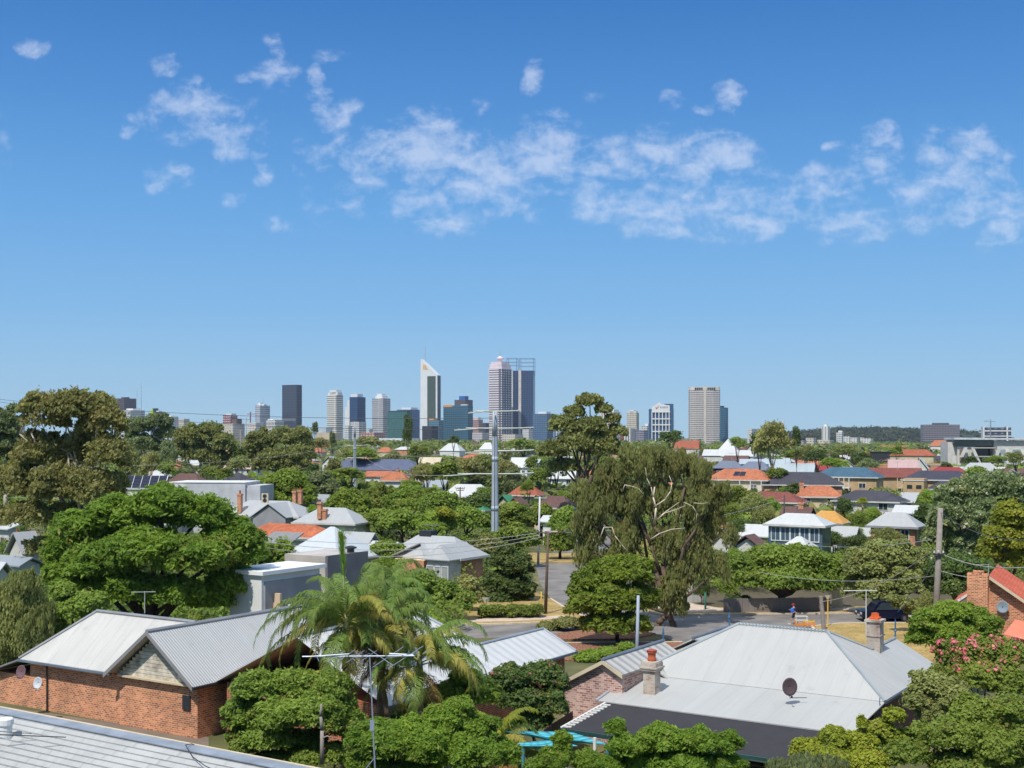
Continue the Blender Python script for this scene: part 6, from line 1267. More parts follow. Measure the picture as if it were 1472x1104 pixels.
# ---- antennas ----
def antenna(name, label, px, ytop, ybot, d, boom, els, mat=m_wirel, tilt=0.0, yaw=0.0, r=.02, mast_r=.025, el_half=.5, boomz=0):
    base = A(px, ybot, d); root = empty(name, base, yaw); tag(root, label, 'tv antenna'); h = (ybot-ytop)*d/F; b = MB(); b.tube((0, 0, -.1), (0, 0, h+.05), mast_r, mast_r, 6); b.build('mast', mat, root)
    b = MB(); b.tube((boom[0], 0, h), (boom[1], 0, h), r, r, 6); o = b.build('boom', mat, root); b = MB()
    for i in range(els): x = boom[0]+(boom[1]-boom[0])*(i+.5)/els; l = el_half*(1-.45*i/els); b.tube((x, -l, h+.01), (x, l, h+.01), .008, .008, 4)
    b.build('elements', mat, o); return root
antenna('tv_antenna', 'tv antenna with a flat boom on the left house roof ridge', 208, 851, 879, 71, (-.75, .6), 9, yaw=R(8), el_half=.18)
antenna('tv_antenna', 'white tv antenna crossbar on a thin mast beside the rendered chimney', 1245, 849, 912, 73, (-1.35, .65), 10, plain('antenna_white', C(225, 222, 210, .85)), yaw=R(4), el_half=.12, r=.03, mast_r=.03)
antenna('tv_antenna', 'small tv antenna above the orange brick chimney at right', 1421, 811.5, 826, 92, (-1.05, .1), 9, yaw=R(6), el_half=.15)
antenna('tv_antenna', 'small tv antenna over the bay window house', 622, 755, 790, 150, (-1.1, .9), 9, yaw=R(-8), el_half=.2)
def big_antenna():
    d = 46; base = A(540, 1112, d); root = empty('tv_antenna', base); tag(root, 'large grey fishbone tv antenna on a tall mast in front of the palms', 'tv antenna'); k = d/F; mt = plain('antenna_zinc', C(170, 180, 195, .8), .45, .3)
    h = (1112-943)*k; tp = Vector(((531.5-540)*k, 0, h)); b = MB(); b.tube((0, 0, -.3), tp, .035, .022, 8); b.tube((-.35, 0, .2), (0, 0, .62), .02, .02, 6); b.build('mast', mt, root)
    P = lambda px, py: Vector(((px-540)*k, 0, (1112-py)*k)); a, c = P(434, 944.5), P(596, 942); b = MB(); b.tube(a+Vector((0, .1, 0)), c+Vector((0, -.1, 0)), .028, .022, 6); b.tube(P(440, 944), P(502, 940), .018, .018, 5); b.tube(P(560, 940), P(594, 941.5), .04, .03, 5); o = b.build('boom', mt, root)
    b = MB(); rng = random.Random(3)
    for px, dx, dy, L_ in ((497, -14, 10, 1), (500, 18, -10, 1), (512, -12, 8, 1), (520, 14, -9, .9), (545, 22, 12, 1.1), (560, -22, 16, 1.1), (575, 24, -12, 1.3), (586, -26, 18, 1.2), (530, -12, 8, 1), (552, 16, -8, 1), (470, 8, -5, 1), (455, 7, 5, 1), (484, -12, 7, 1)):
        q = P(px, 943); e = Vector((dx*k, -.55*L_, -dy*k*.75)); b.tube(q, q+e, .011, .011, 4); b.tube(q, q-e*.8, .011, .011, 4)
    b.build('elements', mt, o)
    b = MB(); b.box((533-540)*k-.03, (536-540)*k+.05, -.05, .05, (1112-1050)*k, (1112-1036)*k); b.build('clamp', mt, root)
big_antenna()
# ---- wires ----
def wire(label, a, b_, sag, r=.02, mat=None, N=14, group=None):
    a = A(*a); b_ = A(*b_); root_loc = Vector((a.x, a.y, 0)); pts = []
    for i in range(N+1): t = i/N; p = a.lerp(b_, t); p.z -= sag*4*t*(1-t); pts.append(p-a)
    m = MB(); m.path(pts, r, r, 4); o = m.build('overhead_wire', mat or m_wire); o.location = a; tag(o, label, 'overhead wire', group)
G_ = 'overhead wires'
wire('high thin wire crossing the sky left of the black glass tower', (-5, 573.5, 240), (711, 601, 168), 1.2, .035, group=G_)
wire('second high wire just under the first across the left skyline', (-5, 577, 245), (711, 617, 168), 1.6, .035, group=G_)
wire('wire from the slender steel pole running left over the dark gums', (495, 641, 330), (-20, 668, 200), 2, .03, m_wirel, group=G_)
wire('lower wire from the slender steel pole to the left edge over the parapet hall', (495, 658, 330), (-20, 716, 190), 2.5, .03, m_wirel, group=G_)
wire('wire between slender pole and big steel pole, upper one', (526, 641, 330), (669, 649, 168), 1.5, .03, m_wirel, group=G_)
wire('wire between slender pole and big steel pole, lower one', (526, 658, 330), (638, 683, 168), 1.5, .03, m_wirel, group=G_)
for i, (ya, yb, yl, dl) in enumerate(((766, 757, 'uppermost', 0), (769, 762, 'middle', .3), (772, 768, 'lowest', .6))):
    wire('%s of three street wires from the junction pole to the left' % yl, (772+i*3, ya, 116), (300, yb+4, 100), 1.1+dl, .022, m_wirel, group=G_)
wire('street wire from the junction pole running right behind the peppermint', (811, 766, 116), (1127, 716, 190), 1.0, .022, m_wirel, group=G_)
wire('service wire from the leaning timber pole down to the short grey post', (1347, 786, 95), (1180, 865, 106), .8, .02, m_wirel, group=G_)
wire('wire from the pole top running right through the gum trees', (1352, 736, 95), (1480, 776, 70), .6, .02, m_wire, group=G_)
wire('upper right-hand wire from the leaning timber pole to the right edge', (1356, 797, 95), (1480, 815, 72), .4, .03, m_wirel, group=G_)
wire('wire from the leaning timber pole to the orange brick chimney', (1350, 820, 95), (1424, 832, 92), .15, .02, m_wirel, group=G_)
wire('wire crossing in front of the olive round tree to the left', (1342, 828, 95), (1060, 815, 120), .8, .02, m_wirel, group=G_)
wire('fine wire across the glazed-front house garden', (1127, 776, 190), (1340, 776, 95), .8, .025, m_wirel, group=G_)
wire('wire falling from the leaning timber pole towards the parked cars', (1344, 806, 95), (1290, 880, 90), .3, .015, m_wire, group=G_)
# ---- person walking on the road ----
def person():
    base = G(1141.5, 897, 0.01); root = empty('person', base, R(0)); tag(root, 'person in a red cap and blue and black top walking left along the road', 'person')
    # facing left (-x), mid stride
    J = [('pel', (0, 0, .95), .13), ('wa', (0, 0, 1.08), .12), ('ch', (-.03, 0, 1.3), .155), ('sh', (-.03, 0, 1.44), .12), ('ne', (-.04, 0, 1.53), .055), ('he', (-.07, 0, 1.66), .10), ('ht', (-.07, 0, 1.74), .085),
         ('lk', (-.20, -.09, .53), .068), ('la', (-.34, -.09, .12), .042), ('lt', (-.46, -.09, .05), .035), ('rk', (.02, .09, .52), .068), ('ra', (.27, .09, .20), .042), ('rt', (.26, .09, .06), .035), ('lh', (-.02, -.1, .9), .09), ('rh', (0, .1, .9), .09),
         ('ls', (-.03, -.2, 1.42), .06), ('le', (.10, -.25, 1.16), .046), ('lw', (-.12, -.22, 1.02), .034), ('lf', (-.2, -.21, 1.0), .032), ('rs', (-.03, .2, 1.42), .06), ('re', (-.14, .25, 1.18), .046), ('rw', (-.34, .2, 1.22), .034), ('rf', (-.42, .2, 1.25), .032)]
    E = [('pel', 'wa'), ('wa', 'ch'), ('ch', 'sh'), ('sh', 'ne'), ('ne', 'he'), ('he', 'ht'), ('pel', 'lh'), ('lh', 'lk'), ('lk', 'la'), ('la', 'lt'), ('pel', 'rh'), ('rh', 'rk'), ('rk', 'ra'), ('ra', 'rt'), ('sh', 'ls'), ('ls', 'le'), ('le', 'lw'), ('lw', 'lf'), ('sh', 'rs'), ('rs', 're'), ('re', 'rw'), ('rw', 'rf')]
    ix = {j[0]: i for i, j in enumerate(J)}
    def skin(name, names, edges, mat, grow=0.0):
        id_ = {n: i for i, n in enumerate(names)}; me = bpy.data.meshes.new(name); me.from_pydata([J[ix[n]][1] for n in names], [(id_[a], id_[b]) for a, b in edges], []); me.materials.append(mat)
        o = bpy.data.objects.new(name, me); COL.objects.link(o); o.parent = root; md = o.modifiers.new('s', 'SKIN'); me.skin_vertices[0].data[0].use_root = True
        for i, n in enumerate(names): r = J[ix[n]][2]+grow; me.skin_vertices[0].data[i].radius = (r, r)
        o.modifiers.new('u', 'SUBSURF').levels = 2; o.modifiers['u'].render_levels = 2; return o
    skin('body', [j[0] for j in J], E, plain('skin_tone', C(205, 150, 125, .8), .6))
    skin('jersey', ['wa', 'ch', 'sh', 'ls', 'le', 'rs', 're'], [('wa', 'ch'), ('ch', 'sh'), ('sh', 'ls'), ('ls', 'le'), ('sh', 'rs'), ('rs', 're')], plain('jersey_dark', C(36, 38, 66, .8), .8), .018)
    skin('shorts', ['wa', 'pel', 'lh', 'lk', 'rh', 'rk'], [('wa', 'pel'), ('pel', 'lh'), ('lh', 'lk'), ('pel', 'rh'), ('rh', 'rk')], plain('shorts_navy', C(30, 34, 58, .8), .8), .02)
    b = MB(); b.lathe([(.14, 0), (.18, .12), (.17, .34), (.08, .42)], (-.16, -.10, 1.02), 10); b.build('blue_panel', plain('bright_blue_cloth', C(50, 120, 225, .85), .8), root)
    b = MB(); b.lathe([(.115, 0), (.118, .05), (.09, .11), (.03, .14)], (-.07, 0, 1.68), 12); b.box(-.25, -.12, -.07, .07, 1.685, 1.70); b.build('cap', plain('red_cap', C(190, 35, 50, .85), .8), root)
    for x, y, z in ((-.42, -.09, .0), (.22, .09, .0)): b = MB(); b.box(x-.16, x+.12, y-.05, y+.05, z, z+.09); b.build('shoe', m_offw if x < 0 else m_dark, root)
person()
# ---- cars ----
def car(label, base, rz, col, L_=4.7, W=1.85, Ht=1.75, name='car', group=None):
    root = empty(name, base, rz); tag(root, label, 'car', group); pm = plain('car_paint_%d' % int(col[2]*1000), col, .25, .4, var=.03); pr = [(-L_/2, .45), (-L_/2, .95), (-L_*.30, 1.02), (-L_*.17, Ht-.05), (-L_*.1, Ht), (L_*.42, Ht), (L_*.48, Ht-.15), (L_/2, 1.0), (L_/2, .45), (L_*.42, .32), (-L_*.42, .32)]
    b = MB(); n = len(pr); ins = lambda z: W/2*(1-.12*max(0, (z-1.0)/.75)); a = [(x, -ins(z), z) for x, z in pr]; c = [(x, ins(z), z) for x, z in pr]; b.poly(a); b.poly(list(reversed(c)))
    for i in range(n): j = (i+1) % n; b.poly([a[j], a[i], c[i], c[j]])
    o = b.build('body', pm, root); md = o.modifiers.new('b', 'BEVEL'); md.width = .06; md.segments = 2
    g = m_glass
    for s in (-1, 1):
        b = MB(); yy = lambda z: s*(ins(z)+.012); b.poly([(-L_*.24, yy(1.08), 1.08), (L_*.44, yy(1.08), 1.08), (L_*.42, yy(Ht-.14), Ht-.14), (-L_*.13, yy(Ht-.14), Ht-.14)]); b.build('side_window', g, root)
    b = MB(); w1, w2 = ins(1.08)-.1, ins(Ht-.1)-.1; dx = -.012; b.poly([(-L_*.285+dx, -w1, 1.08), (-L_*.285+dx, w1, 1.08), (-L_*.185+dx, w2, Ht-.15), (-L_*.185+dx, -w2, Ht-.15)]); b.build('windscreen', g, root)
    b = MB(); b.poly([(L_*.498, -w1, 1.12), (L_*.498, w1, 1.12), (L_*.486, w2, Ht-.2), (L_*.486, -w2, Ht-.2)]); b.build('rear_window', g, root)
    for sx in (-.31, .31):
        for s in (-1, 1):
            b = MB(); b.tube((L_*sx, s*(W/2-.2), .34), (L_*sx, s*(W/2+.01), .34), .34, .34, 18); w = b.build('wheel', plain('tyre_rubber', C(35, 35, 38, .8), .9), root); b = MB(); b.tube((L_*sx, s*(W/2+.0), .34), (L_*sx, s*(W/2+.025), .34), .2, .2, 12); b.build('rim', plain('alloy', C(180, 182, 186, .8), .3, .7), w)
    for s in (-1, 1):
        b = MB(); b.box(-L_/2-.03, -L_/2+.1, s*W*.36-.2, s*W*.36+.2, .68, .86); b.build('headlight', plain('lamp_lens', C(225, 228, 232, .85), .15), root)
        b = MB(); b.box(L_/2-.06, L_/2+.03, s*W*.42-.1, s*W*.42+.1, .7, 1.0); b.build('tail_light', plain('red_lens', C(150, 20, 20, .8), .2), root)
    b = MB(); b.box(-L_/2-.035, -L_/2+.02, -.26, .26, .48, .6); b.build('number_plate', m_offw, root); return root
car('dark navy off-road car parked nose left behind the rendered chimney', G(1272, 892), R(3), C(30, 36, 66, .8), 4.8, 1.9, 1.85); car('black car facing the camera, parked right of the navy one', G(1316, 893), R(78), C(34, 38, 46, .8), 4.6, 1.85, 1.8)
for i_, (px_, y0_, y1_, d_, lb_) in enumerate(((1052, 652, 664, 300, 'tv antenna above the blue-grey roofs on the right'), (1129, 658, 667, 290, 'tall thin tv antenna above the long pale blue roof'), (1290, 664, 676, 300, 'tv antenna over the red-brown roof beside the navy roof'), (1278, 696, 706, 230, 'tv antenna on the lower charcoal roof'),
        (1185, 724, 736, 200, 'tv antenna by the mustard yellow roof'), (398, 707, 719, 225, 'tv antenna on the heritage villa ridge'), (672, 684, 695, 280, 'tv antenna on the white hip roof left of the big steel pole'), (560, 650, 660, 480, 'tv antenna on the long blue slate roof'), (1146, 727, 738, 180, 'tv antenna above the glazed-front house'))):
    antenna('tv_antenna', lb_, px_, y0_, y1_, d_, (-.9, .9), 6, m_wirel, yaw=R(8*i_), el_half=.4, r=.035, mast_r=.035)
# orange barrier frames near the post
r_ = empty('road_barrier', G(1158, 903), R(5)); tag(r_, 'orange and yellow works barrier just over the roof ridge', 'barrier'); b = MB()
for x in (-.9, -.1, .75): b.box(x-.05, x+.05, -.04, .04, 0, .7)
b.box(-.95, .8, -.06, -.04, .25, .45); b.build('frame', plain('safety_orange', C(250, 150, 50, .9), .6), r_); b = MB(); b.box(-.2, .8, -.062, -.04, .52, .64); b.build('rail', plain('yellow_post', 0), r_)
r_ = empty('trolley', G(1152, 899), 0); tag(r_, 'small white wire frame left of the orange barrier', 'frame'); b = MB()
for x in (-.5, .5):
    for y in (-.25, .25): b.tube((x, y, 0), (x, y, .8), .025, .025, 5)
for z in (.45, .8): b.tube((-.5, -.25, z), (.5, -.25, z), .025, .025, 5); b.tube((-.5, .25, z), (.5, .25, z), .025, .025, 5); b.tube((-.5, -.25, z), (-.5, .25, z), .025, .025, 5); b.tube((.5, -.25, z), (.5, .25, z), .025, .025, 5)
b.build('frame', m_white, r_)
r_ = empty('letterbox', G(774, 886), R(-20)); tag(r_, 'low white box at the foot of the junction corner pole', 'letterbox'); b = MB(); b.box(-.25, .25, -.12, .12, 0, .42); b.build('box', m_white, r_); b = MB(); b.box(-.28, .28, -.15, .15, .42, .47); b.build('lid', m_concrete, r_)
r_ = empty('gate_pillar', (24.4, 73.8, 0), YAW); tag(r_, 'white rendered wall stub beside the rendered chimney', 'wall'); b = MB(); b.box(-1.0, .2, -.2, .2, 0, 4.0); b.build('wall', m_white, r_)
bpy.data.objects.remove(r_.children[0]); bpy.data.objects.remove(r_)
# ---------------- trees near the camera ----------------
hero('tree', 'big bronze-green gum tree with a ragged crown at the left', 'tree', 128, 132, [(62, 600, 34, 40), (110, 590, 41, 33), (148, 610, 36, 33), (60, 655, 39, 39), (115, 650, 39, 36, 2), (155, 655, 34, 36), (85, 700, 41, 39), (135, 705, 44, 36), (100, 745, 29, 25), (30, 700, 34, 39), (40, 745, 44, 28), (60, 790, 26, 21), (98, 577, 21, 17), (146, 583, 24, 19), (50, 576, 13, 14)],
     lf_brown, bark_p, 84000, .34, 'gum', 13, (bark_p, [((.16, .07), (128, 800), (130, 740), (112, 680), (105, 640), (96, 610)), ((.14, .05), (128, 760), (142, 700), (146, 650), (150, 620)), ((.1, .04), (118, 690), (100, 650), (75, 640), (60, 610))]), 11, trunk_r=.33, frac=.34, fill=.2)
hero('tree', 'dark grey-green gum tree at the left edge behind the big bronze gum', 'tree', 8, 190, [(4, 615, 26, 24), (14, 640, 26, 26), (-6, 650, 26, 30), (20, 590, 12, 10)], lf_grey, bark_p, 12000, .5, 'gum', 10, None, 12, trunk_r=.4)
hero('tree', 'huge bright green feathery jacaranda behind the left house', 'tree', 215, 92, [(120, 775, 50, 38), (175, 745, 55, 34), (235, 728, 52, 30), (290, 745, 52, 34), (335, 790, 42, 38), (150, 810, 52, 34, -2), (215, 795, 56, 34, -3), (280, 805, 50, 34, -3), (330, 840, 36, 30), (110, 830, 40, 30), (180, 850, 50, 28, -2), (250, 855, 48, 26, -2), (235, 706, 20, 11), (95, 800, 30, 30), (300, 860, 40, 24)],
     lf_jac, bark_d, 120000, .30, 'feather', 32, None, 13, trunk_r=.45, frac=.42, fill=.4)
hero('tree', 'dark leafy shrub mass between the jacaranda and left house ridge', 'tree', 110, 84, [(100, 880, 34, 24), (70, 905, 26, 26), (130, 870, 30, 20), (90, 850, 20, 14)], lf_mid, bark_d, 22000, .2, 'round', 14, None, 14, trunk_r=.2)
hero('shrub', 'feathery olive-brown bush at the left edge beside the left house', 'bush', 20, 82, [(20, 865, 44, 36), (40, 905, 34, 34), (0, 920, 34, 34), (58, 880, 22, 22), (30, 835, 26, 18)], lf_olive, bark_d, 42000, .17, 'weep', 26, None, 15, trunk_r=.15)
hero('tree', 'tall gum with a high open crown right of the skyline towers', 'tree', 840, 205, [(848, 578, 22, 12), (826, 594, 16, 12), (868, 590, 14, 10), (812, 614, 26, 18), (850, 614, 26, 16), (880, 604, 12, 10), (830, 638, 34, 22), (795, 650, 24, 18), (865, 645, 30, 24), (888, 622, 16, 12), (810, 672, 24, 14)], lf_olive, bark_b, 36000, .48, 'gum', 12, None, 16, trunk_r=.5)
pepper = [(838, 705, 20, 18), (836, 748, 20, 20), (838, 790, 18, 20), (1048, 765, 14, 18), (1040, 705, 14, 18), (862, 830, 18, 18), (1042, 820, 12, 14), (905, 650, 20, 12), (880, 680, 27, 25), (925, 665, 29, 21), (968, 660, 26, 21), (1005, 675, 22, 21), (860, 722, 26, 25), (905, 720, 29, 28), (950, 712, 26, 25), (995, 718, 27, 26), (1022, 705, 16, 20), (850, 765, 22, 23), (900, 768, 27, 28), (960, 775, 29, 28), (1005, 765, 24, 28), (1030, 740, 13, 21), (880, 800, 21, 21), (985, 812, 22, 28), (965, 842, 22, 26, -1), (1015, 808, 16, 20), (945, 650, 18, 11), (1035, 800, 13, 13), (930, 820, 19, 21, 1), (978, 868, 13, 15, -1)]
hero('tree', 'very large weeping peppermint tree with bare pale limbs, centre right', 'tree', 968, 109, pepper, lf_olive, bark_b, 118000, .23, 'weep', 7,
     (plain('bare_pale_wood', C(232, 212, 190, .85), .8), [((0.090, 0.054), (941, 752, -4.5), (943, 730, -4.8), (939, 715, -4.8), (941, 700, -4.6)), ((0.054, 0.018), (941, 728, -4.8), (956, 718, -5), (964, 706, -5), (966, 694, -4.8), (962, 684, -4.5)), ((0.060, 0.018), (944, 748, -4.7), (955, 738, -5.2), (970, 733, -5.4), (985, 727, -5.4)), ((0.048, 0.018), (950, 741, -5), (962, 732, -5.1), (976, 722, -5)), ((0.042, 0.012), (939, 715, -4.8), (936, 700, -4.8), (930, 688, -4.7), (928, 672, -4.6)), ((0.060, 0.024), (936, 775, -4.6), (948, 767, -5), (965, 761, -5.2), (984, 759, -5)), ((0.042, 0.012), (895, 706, -4), (898, 697, -4.4), (908, 699, -4.6), (918, 702, -4.6), (926, 712, -4.6)), ((0.042, 0.012), (862, 776, -4), (868, 758, -4.4), (880, 758, -4.6), (884, 770, -4.8), (894, 783, -5), (904, 794, -5)), ((0.030, 0.012), (983, 722, -4.6), (996, 728, -5), (1002, 738, -5), (1000, 752, -5)), ((0.030, 0.012), (998, 723, -4.4), (1010, 724, -4.6), (1018, 722, -4.5))]), 17, trunk_r=.33, stems=[(0, 0), (-1.4, .5)], fill=.13)
hero('tree', 'bright green leafy street tree before the junction, left of the pale steel light pole', 'tree', 888, 100, [(860, 835, 34, 26), (905, 825, 34, 24), (850, 870, 34, 26, -1), (890, 865, 38, 26, -1), (925, 865, 22, 28), (870, 898, 38, 20, -1), (908, 900, 30, 18, -1), (885, 812, 22, 14), (835, 850, 18, 18)], lf_green, bark_d, 56000, .26, 'feather', 26, None, 18, trunk_r=.2, frac=.44)
hero('tree', 'dense dome-shaped dark green fig tree over the far footpath', 'tree', 1124, 119, [(1075, 812, 30, 22), (1110, 800, 36, 20), (1150, 802, 36, 20), (1190, 818, 28, 24), (1085, 835, 34, 22, -1), (1130, 835, 42, 24, -2), (1175, 840, 34, 22, -1), (1062, 835, 20, 18), (1130, 815, 60, 20)], lf_mid, bark_b, 60000, .26, 'round', 22, None, 19, trunk_r=.5)
hero('tree', 'broad round olive green tree right of the dome-shaped fig', 'tree', 1270, 116, [(1245, 815, 32, 30), (1290, 800, 34, 24), (1262, 850, 36, 28, -1), (1305, 840, 34, 34, -1), (1325, 815, 22, 28), (1228, 845, 18, 24), (1290, 875, 32, 16), (1320, 875, 22, 16), (1265, 785, 22, 10)], lf_olive, bark_b, 60000, .24, 'round', 22, None, 20, trunk_r=.35)
hero('tree', 'large pale-flowering gum behind the leaning timber pole', 'tree', 1400, 150, [(1375, 715, 30, 24), (1415, 700, 34, 22), (1450, 705, 30, 26), (1365, 745, 28, 30), (1410, 745, 36, 32), (1450, 750, 30, 30), (1350, 775, 22, 24), (1385, 785, 30, 26), (1435, 690, 20, 14)], lf_grey, bark_p, 52000, .34, 'gum', 18, None, 21, trunk_r=.4, flowers=(lf_white, 2600, .32, None))
hero('tree', 'yellow-green dense tree at the right edge above the orange brick house', 'tree', 1450, 118, [(1455, 745, 30, 24), (1440, 775, 30, 24), (1470, 775, 30, 30), (1420, 795, 20, 18), (1460, 805, 34, 22)], lf_yel, bark_b, 30000, .26, 'round', 20, None, 22, trunk_r=.35)
hero('tree', 'dark olive tree low behind the orange brick house, right of the timber pole', 'tree', 1370, 112, [(1350, 820, 24, 22), (1385, 815, 28, 18), (1365, 845, 30, 20), (1400, 835, 24, 20), (1430, 825, 26, 16)], lf_dark, bark_b, 26000, .26, 'round', 16, None, 23, trunk_r=.3)
hero('tree', 'mid green small tree just behind the leaning timber pole', 'tree', 1350, 190, [(1335, 745, 22, 20), (1350, 765, 20, 20), (1338, 780, 24, 18), (1315, 755, 16, 16)], lf_dark, bark_b, 14000, .4, 'round', 12, None, 24, trunk_r=.3)
hero('tree', 'bright green rounded tree before the orange brick house, behind the pink bush', 'tree', 1368, 80, [(1340, 895, 32, 20), (1370, 882, 32, 18), (1405, 898, 34, 20), (1330, 918, 26, 18), (1370, 915, 36, 22, -1), (1415, 920, 26, 16)], lf_green, bark_b, 46000, .19, 'feather', 26, None, 25, trunk_r=.2, frac=.42)
top_sel = lambda cl: cl[:, 2] > np.percentile(cl[:, 2], 45)
hero('shrub', 'oleander covered in pink flowers at the right edge', 'bush', 1415, 60, [(1375, 945, 32, 24), (1415, 938, 34, 22), (1455, 945, 32, 24), (1360, 972, 26, 22), (1400, 975, 38, 26, -1), (1450, 985, 34, 30, -1)], lf_mid, bark_b, 40000, .15, 'round', 26, None, 26, trunk_r=.1, flowers=(lf_flow, 3600, .13, top_sel))
hero('shrub', 'olive green bush below the pink oleander', 'bush', 1345, 58, [(1335, 985, 28, 22), (1365, 1000, 30, 24), (1320, 1010, 24, 22), (1345, 1025, 30, 24)], lf_olive, bark_b, 28000, .14, 'round', 22, None, 27, trunk_r=.1)
hero('tree', 'dense dark green tree filling the lower right corner', 'tree', 1410, 52, [(1400, 1030, 40, 30), (1445, 1030, 36, 34), (1370, 1060, 40, 30, -1), (1425, 1075, 44, 30, -1), (1470, 1070, 36, 36), (1330, 1060, 30, 24), (1300, 1085, 34, 22, -1), (1380, 1100, 50, 22, -1), (1450, 1105, 44, 22)], lf_mid, bark_b, 70000, .13, 'round', 30, None, 28, trunk_r=.2)
hero('tree', 'yellow-green citrus tree before the black shade roof', 'tree', 1235, 52, [(1200, 1062, 24, 18), (1235, 1070, 30, 20), (1265, 1050, 22, 16), (1160, 1078, 26, 18), (1195, 1092, 34, 18, -1), (1245, 1095, 36, 18, -1), (1285, 1065, 22, 22), (1238, 1040, 8, 14), (1285, 1030, 18, 14)], lf_yel, bark_b, 42000, .12, 'round', 26, None, 29, trunk_r=.12)
hero('shrub', 'silvery green spiky shrub at the bottom edge left of the citrus', 'bush', 1150, 48, [(1160, 1098, 30, 14), (1195, 1102, 26, 12), (1120, 1100, 20, 10)], lf_grey, bark_b, 12000, .12, 'weep', 20, None, 30, trunk_r=.08)
hero('tree', 'feathery bright green jacaranda tops in front of the black shade roof', 'tree', 960, 47, [(885, 1048, 14, 16), (900, 1075, 28, 20), (950, 1065, 34, 22), (1005, 1068, 32, 20), (1045, 1070, 22, 18), (925, 1098, 40, 18), (985, 1098, 44, 18), (1040, 1100, 34, 16), (870, 1100, 26, 14)], lf_jac, bark_b, 70000, .12, 'feather', 34, None, 31, trunk_r=.12, frac=.44)
hero('tree', 'feathery young tree before the turquoise shade sails', 'tree', 810, 47, [(808, 1068, 13, 18), (800, 1092, 26, 16), (845, 1095, 24, 14), (775, 1100, 22, 10)], lf_jac, bark_b, 24000, .12, 'feather', 30, None, 32, trunk_r=.06, frac=.45)
hero('tree', 'bushy bright green tree at the bottom centre below the palms', 'tree', 630, 50, [(590, 1052, 34, 22), (640, 1036, 34, 22), (685, 1050, 32, 24), (560, 1075, 38, 26, -1), (615, 1075, 44, 28, -1), (675, 1085, 44, 26, -1), (720, 1085, 28, 22), (545, 1050, 26, 18), (520, 1066, 26, 20), (530, 1095, 30, 16), (590, 1100, 50, 14), (660, 1018, 24, 16)], lf_jac, bark_b, 100000, .125, 'feather', 36, None, 33, trunk_r=.15, frac=.42)
hero('tree', 'dark leaved garden tree below the left palm, right of the brick wall', 'tree', 420, 56, [(370, 990, 36, 26), (420, 985, 38, 24), (470, 990, 36, 26), (355, 1030, 30, 30), (405, 1030, 42, 30, -1), (460, 1030, 40, 30, -1), (492, 1018, 22, 20), (385, 1062, 40, 22, -1), (440, 1068, 34, 20), (345, 1060, 22, 18), (500, 1045, 26, 28)], lf_mid, bark_b, 90000, .14, 'feather', 32, (m_wood, [((.10, .05), (463, 1098, -3), (463, 1050, -3), (461, 1030, -3), (462, 1012, -3)), ((.04, .02), (462, 1062, -3), (470, 1058, -3.1), (477, 1060, -3.1))]), 34, trunk_r=.15, frac=.4)
hero('shrub', 'bougainvillea-like bush with few red flowers left of the pink brick gable', 'bush', 770, 64, [(735, 975, 30, 20), (775, 970, 32, 20), (800, 985, 20, 22), (750, 1005, 34, 24), (790, 1015, 26, 26), (765, 1035, 34, 18), (710, 985, 20, 18)], lf_dark, bark_b, 52000, .14, 'round', 26, None, 35, trunk_r=.12, flowers=(lf_flow, 260, .12, top_sel))
hero('tree', 'mid green garden tree between the palms and bougainvillea bush', 'tree', 665, 61, [(650, 1000, 34, 22), (690, 1000, 30, 24), (625, 1010, 26, 20), (670, 975, 26, 14)], lf_green, bark_b, 34000, .14, 'round', 24, None, 36, trunk_r=.12)
hero('tree', 'glossy dark magnolia beside the bay window house', 'tree', 722, 126, [(724, 808, 20, 18), (744, 815, 22, 20), (712, 838, 22, 18), (740, 845, 28, 20), (718, 862, 32, 14), (728, 793, 16, 12), (755, 855, 14, 14)], lf_dark, bark_b, 40000, .26, 'round', 22, None, 37, trunk_r=.3, flowers=(lf_olive, 900, .3, None))
hero('tree', 'bushy green tree between the bay window house and palms', 'tree', 625, 112, [(600, 838, 28, 18), (635, 848, 26, 16), (665, 860, 20, 12), (615, 862, 32, 16), (655, 872, 26, 10)], lf_mid, bark_b, 36000, .24, 'round', 22, None, 38, trunk_r=.2)
hero('shrub', 'bronze-leaved shrub beside the magnolia', 'bush', 676, 118, [(672, 840, 16, 14), (680, 858, 18, 14)], lf_brown, bark_b, 9000, .22, 'round', 16, None, 39, trunk_r=.1)
hero('shrub', 'low leafy shrubs at the left end of the mulched garden bed', 'bush', 800, 107, [(790, 901, 20, 8), (815, 896, 24, 9), (840, 900, 14, 7)], lf_olive, bark_b, 14000, .2, 'round', 22, None, 40, trunk_r=.06)
hero('shrub', 'green bush just left of the fluted roof, by the street', 'bush', 860, 92, [(845, 945, 24, 10), (875, 938, 22, 8), (900, 930, 14, 7)], lf_green, bark_b, 14000, .18, 'round', 22, None, 41, trunk_r=.06)
hero('tree', 'dense round green tree left of the slender steel pole, behind the villa', 'tree', 405, 215, [(385, 705, 24, 20), (420, 695, 26, 20), (405, 720, 32, 16), (440, 712, 16, 16), (410, 682, 14, 8)], lf_green, bark_b, 26000, .42, 'round', 16, None, 42, trunk_r=.35)
hero('tree', 'tall drooping gum behind the parapet hall, left of the white skyline towers', 'tree', 405, 330, [(375, 640, 22, 22), (405, 632, 22, 20), (432, 632, 20, 20), (390, 665, 26, 22), (425, 662, 24, 24), (358, 655, 12, 18), (440, 650, 14, 14)], lf_olive, bark_b, 26000, .6, 'gum', 14, None, 43, trunk_r=.5)
